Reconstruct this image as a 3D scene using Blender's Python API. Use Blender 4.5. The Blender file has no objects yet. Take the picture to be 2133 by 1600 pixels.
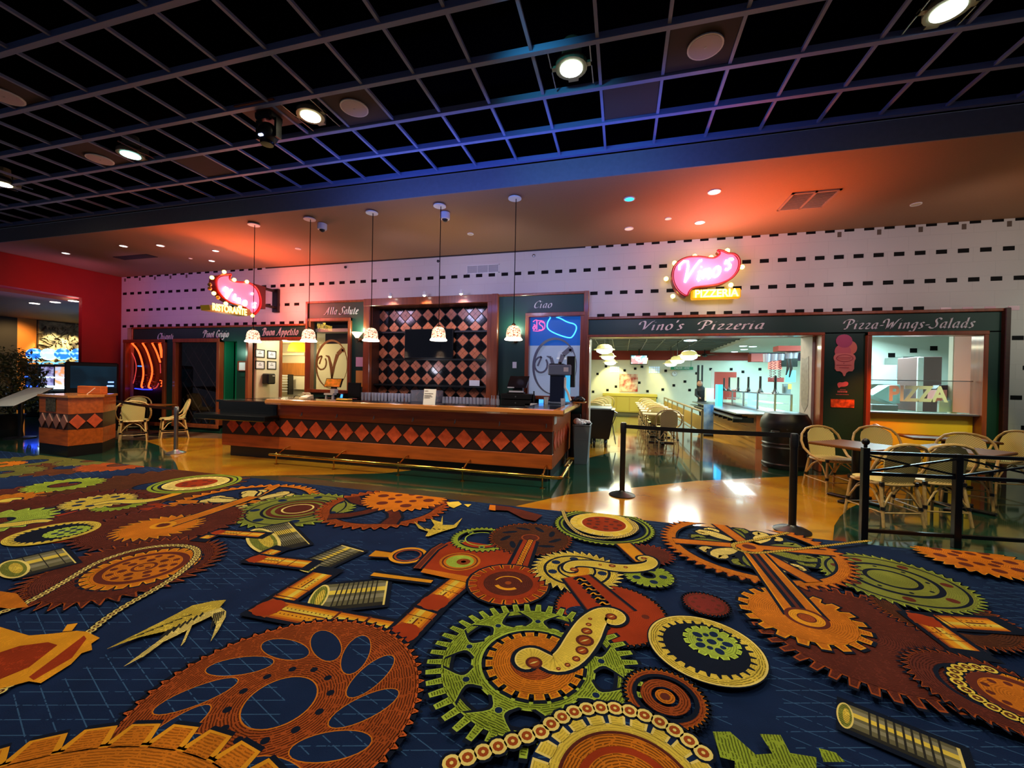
import bpy, math, random
from mathutils import Vector, Matrix
random.seed(7)
PI = math.pi
SC = bpy.context.scene
COL = SC.collection
# ---------------------------------------------------------------- camera
H = 1.5
F = 850.326
def _rot(yaw, pit, rol):
    cy, sy = math.cos(yaw), math.sin(yaw); cp, sp = math.cos(pit), math.sin(pit); cr, sr = math.cos(rol), math.sin(rol)
    base = Matrix(((1,0,0),(0,0,1),(0,-1,0)))
    Rz = Matrix(((cy,-sy,0),(sy,cy,0),(0,0,1))); Rx = Matrix(((1,0,0),(0,cp,-sp),(0,sp,cp))); Rr = Matrix(((cr,-sr,0),(sr,cr,0),(0,0,1)))
    return Rz @ Rx @ base @ Rr
RM = _rot(math.radians(15.0849), math.radians(-.4515), math.radians(-1.1001))
cam = bpy.data.cameras.new('camera'); cam.sensor_width = 36; cam.sensor_fit = 'HORIZONTAL'
cam.lens = 36*F/2133; cam.clip_start = .05; cam.clip_end = 200
co = bpy.data.objects.new('camera', cam); COL.objects.link(co)
cx, cyv, czv = RM @ Vector((1,0,0)), -(RM @ Vector((0,1,0))), -(RM @ Vector((0,0,1)))
co.matrix_world = Matrix(((cx.x,cyv.x,czv.x,0),(cx.y,cyv.y,czv.y,0),(cx.z,cyv.z,czv.z,H),(0,0,0,1)))
SC.camera = co
SC.view_settings.view_transform = 'Standard'; SC.view_settings.look = 'None'
SC.view_settings.gamma = 1; SC.view_settings.exposure = 0.45
SC.view_settings.use_curve_mapping = False
try:
    SC.cycles.max_bounces = 7; SC.cycles.diffuse_bounces = 3; SC.cycles.glossy_bounces = 3
    SC.cycles.transmission_bounces = 5; SC.cycles.transparent_max_bounces = 24
    SC.cycles.use_denoising = True; SC.cycles.sample_clamp_indirect = 4
    SC.cycles.caustics_reflective = False; SC.cycles.caustics_refractive = False
except Exception: pass
# ---------------------------------------------------------------- world and room lights
world = bpy.data.worlds.new('world'); SC.world = world; world.use_nodes = True
world.node_tree.nodes['Background'].inputs[0].default_value = (.45,.50,.72,1)
world.node_tree.nodes['Background'].inputs[1].default_value = .10
def lamp(kind, name, loc, energy, color=(1,1,1), target=None, size=.15, spot=80, blend=.6, sy=None):
    l = bpy.data.lights.new(name, kind); l.energy = energy; l.color = color
    if kind == 'AREA':
        l.size = size
        if sy: l.shape = 'RECTANGLE'; l.size_y = sy
    else: l.shadow_soft_size = size
    if kind == 'SPOT': l.spot_size = math.radians(spot); l.spot_blend = blend
    o = bpy.data.objects.new(name, l); COL.objects.link(o); o.location = loc
    if target is not None:
        o.rotation_euler = (Vector(target)-Vector(loc)).to_track_quat('-Z','Y').to_euler()
    return o
WARM = (1,.80,.55)
# unseen coloured lamps added to wash the walls, soffit and fascia
lamp('AREA', 'blue_wash', (-1.6,4.7,3.7), 32, (.10,.22,1), (-1.6,5.65,4.4), 5.0, sy=.3)
lamp('SPOT', 'cyan_beam', (-1.0,2.6,4.3), 40, (.1,.75,1), (-.6,5.65,4.4), .1, 50, 1)
for x, e, c in ((-13.0,66,(.82,.30,.85)),(-11.2,76,(.66,.28,.98)),(-9.4,44,(.85,.34,.8)),(-6.6,80,(.92,.62,.95)),(-4.3,100,(.66,.61,1)),(-2.2,95,(.66,.61,1)),(.2,85,(.86,.74,1)),(2.6,85,(1,.76,.84)),(4.8,66,(1,.80,.80)),(6.6,44,(1,.94,.76)),(8.0,38,(.90,1,.78))):
    lamp('SPOT', 'wall_wash_light', (x,5.95,3.5), e*.52, c, (x,8.45,3.35), .25, 100, .8)
lamp('SPOT', 'wall_wash_light', (7.2,5.2,3.4), 60, (.85,1,.78), (6.9,8.45,1.2), .25, 70, .8)
lamp('SPOT', 'red_wash', (1.7,7.0,2.5), 215, (1,.14,.006), (1.7,7.0,4.27), .2, 118, 1)
lamp('SPOT', 'red_wash', (-8.2,6.9,2.5), 200, (1,.14,.01), (-8.2,6.9,4.27), .2, 118, 1)
lamp('SPOT', 'red_wash', (5.8,6.3,2.9), 16, (1,.45,.15), (5.8,6.6,4.27), .2, 130, 1)
lamp('SPOT', 'amber_wash', (-3.2,6.8,2.9), 22, (1,.72,.42), (-3.2,6.8,4.27), .2, 140, 1)
lamp('SPOT', 'red_wash', (-12.0,5.9,2.8), 60, (1,.12,.08), (-14,7.4,3.6), .2, 80, 1)
lamp('SPOT', 'orange_wash', (4.15,7.4,2.3), 120, (1,.20,.02), (4.15,8.5,.8), .08, 58, 1)
lamp('SPOT', 'amber_wash', (.5,4.5,4.5), 200, (1,.78,.35), (1.6,6.0,0), .1, 70, .9)
lamp('SPOT', 'amber_wash', (4.0,4.5,4.5), 180, (1,.80,.35), (3.8,6.3,0), .1, 70, .9)
lamp('SPOT', 'amber_wash', (-8.0,4.5,4.5), 240, (1,.80,.35), (-8.6,6.6,0), .1, 75, .9)
lamp('SPOT', 'amber_wash', (-5.6,3.0,4.5), 270, (1,.72,.42), (-5.4,5.9,.5), .1, 60, .9)  # this and the next: unseen lamps added to brighten the bar front
lamp('SPOT', 'amber_wash', (-2.2,3.0,4.5), 270, (1,.72,.42), (-2.0,5.9,.5), .1, 60, .9)
lamp('SPOT', 'host_wash', (-8.4,3.6,4.4), 300, (1,.85,.6), (-9.4,4.9,.6), .1, 100, .9)  # unseen lamp added to brighten the host stand and menu board
lamp('SPOT', 'amber_wash', (-9.2,4.6,4.4), 170, (1,.86,.5), (-10.6,7.0,.4), .1, 50, .9)  # unseen lamp added to brighten the left chairs
lamp('POINT', 'door_fill', (-9.75,8.1,2.1), 7, (.5,1,.75), size=.1)  # added green fill on the door; no lamp stands here
lamp('SPOT', 'panel_wash', (5.3,7.4,2.4), 70, (1,.92,.25), (5.2,8.5,.8), .08, 60, 1)  # unseen lamp added to brighten the mustard panel

# ---------------------------------------------------------------- photo measurements to points of the place
def ray(x, y): return RM @ Vector(((x-1066.5)/F, (y-800)/F, 1))
def FL(x, y, z=0.0):
    d = ray(x, y); t = (z-H)/d.z; return Vector((d.x*t, d.y*t, z))
def AT(x, y, Y=8.45):
    d = ray(x, y); t = Y/d.y; return Vector((d.x*t, Y, H+d.z*t))
def ATX(x, y, X):
    d = ray(x, y); t = X/d.x; return Vector((X, d.y*t, H+d.z*t))
def AD(x, y, D):
    d = ray(x, y); return Vector((d.x*D, d.y*D, H+d.z*D))
# ---------------------------------------------------------------- materials
def lin(c):
    return tuple(((v/255)/12.92 if v/255 <= .04045 else ((v/255+.055)/1.055)**2.4) for v in c)
MATS = {}
def mat(name, rgb, rough=.5, metal=0, noise=0, nscale=8, emit=None, es=0, trans=0, coat=0, bump=0, stretch=None, rgb2=None, spec=None, ior=None):
    if name in MATS: return MATS[name]
    m = bpy.data.materials.new(name); m.use_nodes = True; nt = m.node_tree; b = nt.nodes['Principled BSDF']
    c = lin(rgb)
    b.inputs['Base Color'].default_value = (*c,1); b.inputs['Roughness'].default_value = rough; b.inputs['Metallic'].default_value = metal
    if coat: b.inputs['Coat Weight'].default_value = coat; b.inputs['Coat Roughness'].default_value = .08
    if trans: b.inputs['Transmission Weight'].default_value = trans
    if ior: b.inputs['IOR'].default_value = ior
    if spec is not None: b.inputs['Specular IOR Level'].default_value = spec
    if emit: b.inputs['Emission Color'].default_value = (*lin(emit),1); b.inputs['Emission Strength'].default_value = es
    if noise or bump:
        tc = nt.nodes.new('ShaderNodeTexCoord'); mp = nt.nodes.new('ShaderNodeMapping'); n = nt.nodes.new('ShaderNodeTexNoise')
        nt.links.new(tc.outputs['Object'], mp.inputs[0]); nt.links.new(mp.outputs[0], n.inputs['Vector'])
        if stretch: mp.inputs['Scale'].default_value = stretch
        n.inputs['Scale'].default_value = nscale; n.inputs['Detail'].default_value = 6
        if noise:
            r = nt.nodes.new('ShaderNodeMix'); r.data_type = 'RGBA'
            c2 = lin(rgb2) if rgb2 else tuple(v*(1-noise) for v in c)
            r.inputs['A'].default_value = (*c,1); r.inputs['B'].default_value = (*c2,1)
            rr = nt.nodes.new('ShaderNodeMapRange'); rr.inputs['From Min'].default_value = .35; rr.inputs['From Max'].default_value = .65
            nt.links.new(n.outputs['Fac'], rr.inputs['Value']); nt.links.new(rr.outputs[0], r.inputs['Factor']); nt.links.new(r.outputs['Result'], b.inputs['Base Color'])
        if bump:
            bp = nt.nodes.new('ShaderNodeBump'); bp.inputs['Strength'].default_value = bump; bp.inputs['Distance'].default_value = .01
            nt.links.new(n.outputs['Fac'], bp.inputs['Height']); nt.links.new(bp.outputs[0], b.inputs['Normal'])
    MATS[name] = m; return m
def emat(name, rgb, s):
    if name in MATS: return MATS[name]
    m = bpy.data.materials.new(name); m.use_nodes = True; nt = m.node_tree
    b = nt.nodes['Principled BSDF']; b.inputs['Base Color'].default_value = (*lin(rgb),1)
    b.inputs['Emission Color'].default_value = (*lin(rgb),1); b.inputs['Emission Strength'].default_value = s
    MATS[name] = m; return m
def glassmat(name, rgb=(235,240,240), rough=0.0, tint=.9, milk=0):
    # thin architectural pane: transparent with a fresnel reflection
    if name in MATS: return MATS[name]
    m = bpy.data.materials.new(name); m.use_nodes = True; nt = m.node_tree; nt.nodes.clear()
    o = nt.nodes.new('ShaderNodeOutputMaterial'); t = nt.nodes.new('ShaderNodeBsdfTransparent'); g = nt.nodes.new('ShaderNodeBsdfGlossy')
    f = nt.nodes.new('ShaderNodeFresnel'); ge = nt.nodes.new('ShaderNodeNewGeometry'); mr = nt.nodes.new('ShaderNodeMapRange'); mr.inputs['To Min'].default_value = 1.5; mr.inputs['To Max'].default_value = 1/1.5
    nt.links.new(ge.outputs['Backfacing'], mr.inputs['Value']); nt.links.new(mr.outputs[0], f.inputs[0]); mx = nt.nodes.new('ShaderNodeMixShader')
    t.inputs[0].default_value = (*[v*tint for v in lin(rgb)],1); g.inputs['Roughness'].default_value = rough
    nt.links.new(f.outputs[0], mx.inputs[0]); nt.links.new(t.outputs[0], mx.inputs[1]); nt.links.new(g.outputs[0], mx.inputs[2]); nt.links.new(mx.outputs[0], o.inputs[0])
    if milk:
        d = nt.nodes.new('ShaderNodeBsdfDiffuse'); d.inputs[0].default_value = (*lin(rgb),1); m2 = nt.nodes.new('ShaderNodeMixShader'); m2.inputs[0].default_value = milk
        nt.links.new(mx.outputs[0], m2.inputs[1]); nt.links.new(d.outputs[0], m2.inputs[2]); nt.links.new(m2.outputs[0], o.inputs[0])
    MATS[name] = m; return m
M_WOOD = mat('cherry_wood', (192,92,32), .32, noise=.35, nscale=3, stretch=(.6,6,6), coat=.3)
M_WOODV = mat('cherry_wood_upright', (150,72,34), .35, noise=.35, nscale=3, stretch=(6,6,.5), coat=.3)
M_WOODT = mat('oiled_wood_edge', (205,130,62), .22, noise=.25, nscale=3, stretch=(.4,6,6), coat=.6)
M_DWOOD = mat('dark_wood', (70,32,18), .4, noise=.3, nscale=4, stretch=(1,6,6))
M_GRAN = mat('black_granite', (10,11,12), .16, noise=.6, nscale=140, rgb2=(28,30,30), coat=.2)
M_BLACK = mat('black_plastic', (14,14,16), .38)
M_BLACKM = mat('black_metal', (12,12,13), .35, metal=.2)
M_STEEL = mat('brushed_steel', (170,172,172), .3, metal=1)
M_CHROME = mat('chrome', (215,215,215), .12, metal=1)
M_BRASS = mat('polished_brass', (205,160,70), .16, metal=1)
M_GREEN = mat('dark_green_paint', (14,58,46), .45, noise=.15, nscale=3)
M_GREEND = mat('green_door_paint', (12,112,78), .45)
M_TILEB = mat('black_tile', (14,12,12), .6, spec=.15)
M_WHITE = mat('white_plastic', (225,225,222), .4)
M_PAPER = mat('white_paper', (232,232,236), .7)
M_TEXT = mat('painted_silver_lettering', (225,225,225), .5)
M_TERRA = mat('terracotta_tile', (214,86,46), .45, noise=.3, nscale=12, rgb2=(180,70,38))
M_BROWNT = mat('dark_brown_tile', (52,32,28), .35, noise=.3, nscale=10)
M_RATTAN = mat('rattan_pole', (205,170,110), .45, noise=.25, nscale=30)
M_WEAVE = None
M_RED = mat('red_paint', (165,30,28), .6, noise=.1, nscale=2)
M_GLASS = glassmat('clear_pane', (252,253,253), 0, .98)
# ---------------------------------------------------------------- mesh builder
class MB:
    def __init__(s): s.v = []; s.f = []; s.mi = []; s.m = 0
    def add(s, vs, fs):
        n = len(s.v); s.v += [tuple(v) for v in vs]
        for f in fs: s.f.append(tuple(i+n for i in f)); s.mi.append(s.m)
        return s
    def box(s, x0, y0, z0, x1, y1, z1, bev=0):
        if x0 > x1: x0, x1 = x1, x0
        if y0 > y1: y0, y1 = y1, y0
        if z0 > z1: z0, z1 = z1, z0
        if bev:
            b = min(bev, (x1-x0)/2.01, (y1-y0)/2.01, (z1-z0)/2.01)
            # chamfered box through convex outline layers
            def ring(z, i):
                return [(x0+i,y0+b+0*i,z),(x0+b,y0+i,z),(x1-b,y0+i,z),(x1-i,y0+b,z),(x1-i,y1-b,z),(x1-b,y1-i,z),(x0+b,y1-i,z),(x0+i,y1-b,z)]
            L = [ring(z0,b*.999), ring(z0+b,0), ring(z1-b,0), ring(z1,b*.999)]
            vs = sum(L, []); fs = [tuple(range(7,-1,-1)), tuple(range(24,32))]
            for k in range(3):
                for j in range(8): fs.append((k*8+j, k*8+(j+1)%8, (k+1)*8+(j+1)%8, (k+1)*8+j))
            return s.add(vs, fs)
        return s.add([(x0,y0,z0),(x1,y0,z0),(x1,y1,z0),(x0,y1,z0),(x0,y0,z1),(x1,y0,z1),(x1,y1,z1),(x0,y1,z1)],
                     [(3,2,1,0),(4,5,6,7),(0,1,5,4),(1,2,6,5),(2,3,7,6),(3,0,4,7)])
    def hexa(s, a, b):   # two quads (lists of 4 points), bottom and top
        return s.add(list(a)+list(b), [(3,2,1,0),(4,5,6,7),(0,1,5,4),(1,2,6,5),(2,3,7,6),(3,0,4,7)])
    def prism(s, poly, axis, a, b):
        # poly list of 2D points, extruded on the axis from a to b
        def P(p, t): return (t,p[0],p[1]) if axis == 'x' else ((p[0],t,p[1]) if axis == 'y' else (p[0],p[1],t))
        n = len(poly); vs = [P(p,a) for p in poly]+[P(p,b) for p in poly]
        fs = [tuple(range(n-1,-1,-1)), tuple(range(n,2*n))]
        for i in range(n): fs.append((i,(i+1)%n,n+(i+1)%n,n+i))
        return s.add(vs, fs)
    def tube(s, pts, r, n=8, cap=True, closed=False):
        pts = [Vector(p) for p in pts]; k = len(pts)
        rs = r if isinstance(r, (list,tuple)) else [r]*k
        vs = []; fs = []; up = None
        for i, p in enumerate(pts):
            if closed: t = pts[(i+1)%k]-pts[i-1]
            else: t = pts[min(i+1,k-1)]-pts[max(i-1,0)]
            t = t.normalized() if t.length > 1e-9 else Vector((0,0,1))
            if up is None:
                up = Vector((0,0,1)) if abs(t.z) < .9 else Vector((1,0,0))
            a = t.cross(up)
            if a.length < 1e-6: a = t.orthogonal()
            a.normalize(); b = a.cross(t).normalized(); up = b
            for j in range(n):
                q = p + (a*math.cos(2*PI*j/n)+b*math.sin(2*PI*j/n))*rs[i]; vs.append(q)
        for i in range(k if closed else k-1):
            i2 = (i+1)%k
            for j in range(n): fs.append((i*n+j, i2*n+j, i2*n+(j+1)%n, i*n+(j+1)%n))
        if cap and not closed: fs += [tuple(range(n)), tuple(range(k*n-1,(k-1)*n-1,-1))]
        return s.add(vs, fs)
    def lathe(s, prof, c=(0,0,0), n=20, axis='z', caps=True):
        c = Vector(c); vs = []; fs = []; k = len(prof)
        for r, h in prof:
            for j in range(n):
                a = 2*PI*j/n; x, y = r*math.cos(a), r*math.sin(a)
                vs.append(c+Vector((x,y,h)) if axis == 'z' else (c+Vector((x,h,y)) if axis == 'y' else c+Vector((h,x,y))))
        for i in range(k-1):
            for j in range(n): fs.append((i*n+j, i*n+(j+1)%n, (i+1)*n+(j+1)%n, (i+1)*n+j))
        if caps and prof[0][0] > 1e-5: fs.append(tuple(range(n-1,-1,-1)))
        if caps and prof[-1][0] > 1e-5: fs.append(tuple(range((k-1)*n, k*n)))
        return s.add(vs, fs)
    def sph(s, c, r, n=12, sz=1):
        return s.lathe([(max(r*math.sin(PI*i/n),1e-6), -r*sz*math.cos(PI*i/n)) for i in range(n+1)], c, n+4)
    def build(s, name, m, parent=None, smooth=False, world=True):
        me = bpy.data.meshes.new(name)
        off = Vector((0,0,0))
        if parent is not None and world:
            p = parent
            while p is not None: off += p.location; p = p.parent
        org = off
        if parent is None and s.v:
            xs = [v[0] for v in s.v]; ys = [v[1] for v in s.v]; zs = [v[2] for v in s.v]
            org = Vector(((min(xs)+max(xs))/2, (min(ys)+max(ys))/2, min(zs)))
        me.from_pydata([(v[0]-org.x, v[1]-org.y, v[2]-org.z) for v in s.v], [], s.f)
        ms = m if isinstance(m, (list,tuple)) else [m]
        for q in ms: me.materials.append(q)
        for p, i in zip(me.polygons, s.mi):
            p.material_index = i
            if smooth: p.use_smooth = True
        me.update()
        if smooth:
            try: me.set_sharp_from_angle(angle=math.radians(40))
            except Exception: pass
        o = bpy.data.objects.new(name, me); COL.objects.link(o)
        if parent is not None: o.parent = parent
        else: o.location = org
        return o
def tag(o, label, cat, group=None, kind=None):
    o['label'] = label; o['category'] = cat
    if group: o['group'] = group
    if kind: o['kind'] = kind
    return o
def thing(name, label, cat, loc=(0,0,0), rz=0, group=None):
    o = bpy.data.objects.new(name, None); COL.objects.link(o); o.location = loc; o.rotation_euler = (0,0,rz); o.empty_display_size = .1
    return tag(o, label, cat, group)
def struct(name, mb, m, smooth=False):
    o = mb.build(name, m, smooth=smooth); o['kind'] = 'structure'; return o
def dup(root, loc, rz=0, label=None, group=None, scale=None):
    r = root.copy(); COL.objects.link(r); r.location = loc; r.rotation_euler = (0,0,rz)
    if scale: r.scale = (scale,)*3
    if label: r['label'] = label
    if group: r['group'] = group
    for ch in list(root.children):
        c = ch.copy(); COL.objects.link(c); c.parent = r
        for g in list(ch.children):
            d = g.copy(); COL.objects.link(d); d.parent = c
    return r
# ---------------------------------------------------------------- lettering drawn with a broad pen
def arc(cx, cy, rx, ry, a0, a1, n=10):
    return [(cx+rx*math.cos(math.radians(a0+(a1-a0)*i/n)), cy+ry*math.sin(math.radians(a0+(a1-a0)*i/n))) for i in range(n+1)]
# glyph strokes: x height 1, ascender 1.7; (advance, strokes)
GL = {
 'i': (.45, [[(.02,.85),(.14,1),(.14,.12),(.22,0),(.34,.12)], [(.14,1.36),(.17,1.40)]]),
 'n': (.85, [[(.02,.85),(.14,1),(.14,0)], [(.14,.6),(.34,.95),(.5,1),(.58,.85),(.58,.12),(.66,0),(.78,.12)]]),
 'o': (.8, [arc(.38,.5,.3,.5,70,430,18)]),
 's': (.62, [[(.52,.86),(.4,1),(.22,.98),(.14,.78),(.28,.55),(.44,.4),(.46,.16),(.3,0),(.08,.06)]]),
 'z': (.72, [[(.1,.82),(.14,1),(.6,.94),(.06,.04),(.62,.06),(.66,.2)]]),
 'e': (.68, [[(.1,.5),(.5,.62),(.54,.84),(.4,1),(.2,.9),(.08,.5),(.14,.1),(.34,0),(.58,.14)]]),
 'r': (.6, [[(.02,.85),(.14,1),(.14,0)], [(.14,.6),(.32,.94),(.46,1),(.56,.88)]]),
 'a': (.85, [[(.6,.98),(.34,1),(.12,.7),(.1,.25),(.26,0),(.46,.16),(.6,.5)], [(.62,1),(.6,.14),(.7,0),(.82,.12)]]),
 'g': (.82, [[(.6,.98),(.34,1),(.12,.7),(.1,.3),(.26,.08),(.46,.2),(.6,.5)], [(.62,1),(.6,-.3),(.44,-.55),(.14,-.52),(.04,-.36)]]),
 'l': (.42, [[(.06,1.55),(.16,1.7),(.16,.12),(.24,0),(.36,.12)]]),
 'd': (.85, [[(.6,.9),(.34,1),(.12,.7),(.1,.25),(.26,0),(.46,.16),(.6,.5)], [(.5,1.6),(.62,1.7),(.6,.14),(.7,0),(.82,.12)]]),
 'u': (.85, [[(.02,.85),(.14,1),(.14,.2),(.26,0),(.44,.1),(.58,.5)], [(.58,1),(.58,.12),(.66,0),(.78,.12)]]),
 't': (.52, [[(.2,1.35),(.18,.15),(.28,0),(.42,.12)], [(.02,.95),(.42,1)]]),
 'p': (.82, [[(.02,.85),(.14,1),(.14,-.55)], [(.14,.7),(.36,1),(.56,.9),(.62,.5),(.5,.08),(.28,0),(.14,.2)]]),
 'h': (.85, [[(.06,1.55),(.16,1.7),(.14,0)], [(.14,.6),(.34,.95),(.5,1),(.58,.85),(.58,.12),(.66,0),(.78,.12)]]),
 'V': (1.15, [[(-.25,1.0),(-.32,1.3),(-.1,1.62),(.2,1.6),(.34,1.2),(.42,0)], [(.42,0),(.8,1.1),(1.05,1.6),(1.2,1.62)]]),
 'P': (1.1, [[(.0,.06),(.2,0),(.34,.1),(.36,1.5)], [(-.3,1.0),(-.3,1.35),(.05,1.65),(.6,1.66),(.95,1.4),(.88,1.0),(.6,.78),(.38,.8)]]),
 'W': (1.65, [[(-.25,1.0),(-.32,1.3),(-.1,1.62),(.2,1.6),(.3,1.2),(.36,0)], [(.36,0),(.85,1.5),(.9,0)], [(.9,0),(1.25,1.1),(1.5,1.6),(1.66,1.64)]]),
 'S': (1.0, [[(1.0,1.4),(.9,1.62),(.6,1.68),(.38,1.4),(.5,1.05),(.72,.75),(.72,.3),(.45,0),(.05,.02),(-.14,.28)]]),
 'C': (1.05, [[(1.0,1.35),(.88,1.62),(.6,1.66),(.22,1.3),(.08,.7),(.22,.14),(.55,0),(.95,.25)]]),
 'A': (1.25, [[(-.15,.1),(0,0),(.2,.2),(.8,1.68)], [(.8,1.68),(.88,.12),(.98,0),(1.12,.12)], [(.3,.6),(.86,.64)]]),
 'B': (1.1, [[(.0,.06),(.16,0),(.3,.1),(.34,1.55)], [(-.2,1.2),(-.1,1.5),(.3,1.68),(.75,1.6),(.84,1.25),(.66,.95),(.4,.9)], [(.5,.92),(.86,.75),(.9,.3),(.66,0),(.3,.02)]]),
 'G': (1.15, [[(.98,1.35),(.86,1.62),(.58,1.66),(.22,1.3),(.08,.7),(.22,.14),(.5,0),(.85,.2)], [(.6,.78),(1.0,.8),(.9,.3),(.85,-.3),(.55,-.5)]]),
 "'": (.3, [[(.14,1.7),(.12,1.3)]]),
 '-': (.6, [[(.1,.55),(.5,.58)]]),
 ' ': (.55, []),
}
def script(mk, text, x, z, h, y, width=None, slant=.28, nib=.11, depth=.012, gap=.1, xf=None):
    """write text with x height h starting at x,z on a wall plane y; width squeezes or spreads it"""
    tot = sum(GL[c][0]+gap for c in text)
    sx = h if width is None else width/tot
    pen = 0; nx, nz = math.cos(math.radians(38))*nib, math.sin(math.radians(38))*nib
    for c in text:
        adv, st = GL[c]
        mb = MB()
        for s in st:
            # smooth by one corner cutting pass
            for _ in range(2 if len(s) > 2 else 0):
                q = [s[0]]
                for a, b in zip(s[:-1], s[1:]): q += [(a[0]*.75+b[0]*.25, a[1]*.75+b[1]*.25), (a[0]*.25+b[0]*.75, a[1]*.25+b[1]*.75)]
                s = q+[s[-1]]
            for a, b in zip(s[:-1], s[1:]):
                def T(px, pz):
                    X, Z = x+(pen+px+slant*pz)*sx, z+pz*h
                    return (X, Z) if xf is None else xf(X, Z)
                w = .025
                dx, dz = b[0]-a[0], b[1]-a[1]; L = math.hypot(dx,dz) or 1
                ox, oz = -dz/L*w, dx/L*w
                sg = 1 if (nx*ox+nz*oz) > 0 else -1
                ox, oz = ox*sg, oz*sg
                q = [(a[0]-nx-ox,a[1]-nz-oz),(a[0]+nx+ox,a[1]+nz+oz),(b[0]+nx+ox,b[1]+nz+oz),(b[0]-nx-ox,b[1]-nz-oz)]
                q = [T(*p) for p in q]
                mb.prism(q, 'y', y-depth, y)
        if mb.v: mk(mb)
        pen += adv+gap
    return x+pen*sx
def text_mesh(body, size, name, m, parent, loc, rot=(PI/2,0,0), shear=0, extr=.004, mirror=False, bold=0, width=None, world=True):
    cu = bpy.data.curves.new(name, 'FONT'); cu.body = body; cu.size = size; cu.shear = shear; cu.extrude = extr; cu.offset = bold
    cu.align_x = 'CENTER'; cu.align_y = 'CENTER'
    t = bpy.data.objects.new(name, cu); COL.objects.link(t)
    dg = bpy.context.evaluated_depsgraph_get(); dg.update()
    me = bpy.data.meshes.new_from_object(t.evaluated_get(dg)); bpy.data.objects.remove(t); me.name = name
    me.materials.clear(); me.materials.append(m)
    xs = [v.co.x for v in me.vertices]
    w = (max(xs)-min(xs)) if xs else 1
    k = (width/w) if width else 1
    for v in me.vertices: v.co.x *= k*(-1 if mirror else 1)
    o = bpy.data.objects.new(name, me); COL.objects.link(o)
    p = Vector(loc)
    if parent is not None:
        o.parent = parent
        if world:
            q = parent
            while q is not None: p -= q.location; q = q.parent
    o.location = p; o.rotation_euler = rot
    return o
# ================================================================ THE SHELL
YW = 8.45
def tilemat():
    m = mat('cream_wall_tile', (205,200,192), .42)
    nt = m.node_tree; b = nt.nodes['Principled BSDF']
    tc = nt.nodes.new('ShaderNodeTexCoord'); mp = nt.nodes.new('ShaderNodeMapping'); mp.inputs['Rotation'].default_value = (PI/2,0,0)
    br = nt.nodes.new('ShaderNodeTexBrick'); nt.links.new(tc.outputs['Object'], mp.inputs[0]); nt.links.new(mp.outputs[0], br.inputs['Vector'])
    br.inputs['Scale'].default_value = 1; br.inputs['Brick Width'].default_value = .5836; br.inputs['Row Height'].default_value = .24
    br.inputs['Mortar Size'].default_value = .0025; br.inputs['Color1'].default_value = (*lin((206,201,194)),1); br.inputs['Color2'].default_value = (*lin((203,198,191)),1)
    br.inputs['Mortar'].default_value = (*lin((190,185,179)),1); nt.links.new(br.outputs['Color'], b.inputs['Base Color'])
    return m
M_TILEW = tilemat()
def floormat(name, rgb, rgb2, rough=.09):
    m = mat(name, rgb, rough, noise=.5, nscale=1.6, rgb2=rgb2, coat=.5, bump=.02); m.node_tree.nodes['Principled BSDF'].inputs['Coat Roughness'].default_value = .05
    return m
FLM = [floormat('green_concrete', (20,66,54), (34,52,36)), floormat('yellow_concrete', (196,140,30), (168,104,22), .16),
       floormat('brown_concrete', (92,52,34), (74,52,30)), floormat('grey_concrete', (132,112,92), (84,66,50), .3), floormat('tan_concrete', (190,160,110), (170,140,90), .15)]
fm = MB(); fm.box(-26,-6,-.1,12,24,0)
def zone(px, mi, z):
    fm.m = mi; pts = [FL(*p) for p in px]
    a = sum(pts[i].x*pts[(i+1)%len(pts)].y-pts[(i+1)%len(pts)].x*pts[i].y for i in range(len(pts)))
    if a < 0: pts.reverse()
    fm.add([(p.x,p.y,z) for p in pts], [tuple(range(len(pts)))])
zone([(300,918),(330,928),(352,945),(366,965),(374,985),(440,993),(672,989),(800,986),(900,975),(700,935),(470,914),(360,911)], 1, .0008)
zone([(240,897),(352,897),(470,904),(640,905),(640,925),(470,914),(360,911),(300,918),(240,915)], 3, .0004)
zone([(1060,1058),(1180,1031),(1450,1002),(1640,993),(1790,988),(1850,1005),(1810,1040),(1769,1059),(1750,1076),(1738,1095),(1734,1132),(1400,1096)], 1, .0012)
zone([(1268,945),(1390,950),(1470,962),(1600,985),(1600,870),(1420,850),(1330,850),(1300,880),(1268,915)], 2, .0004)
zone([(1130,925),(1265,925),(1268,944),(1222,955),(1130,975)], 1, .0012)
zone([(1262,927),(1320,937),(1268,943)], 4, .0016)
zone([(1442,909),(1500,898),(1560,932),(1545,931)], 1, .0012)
struct('floor', fm, FLM)

# ---- open grid ceiling over the main room
M_GRID = mat('grey_ceiling_grid', (116,130,172), .5)
M_VOID = mat('black_plenum', (3,3,4), 1.0, spec=.0)
M_PANEL = mat('brown_ceiling_panel', (60,50,46), .85)
gm = MB()
for i in range(-26, 22):
    x = -5.16+.61*i
    gm.box(x-.015, -3, 4.6, x+.015, 5.58, 4.63)
for j in range(-9, 7):
    y = 1.95+.61*j
    if y > 5.65: continue
    w = .026
    gm.box(-21, y-w, 4.585, 8, y+w, 4.65)
struct('ceiling', gm, M_GRID)
vm = MB(); vm.box(-26,-6,5.4,12,5.70,5.5); vm.box(-26,5.66,4.6,12,5.70,5.4)
struct('ceiling', vm, M_VOID)
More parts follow.
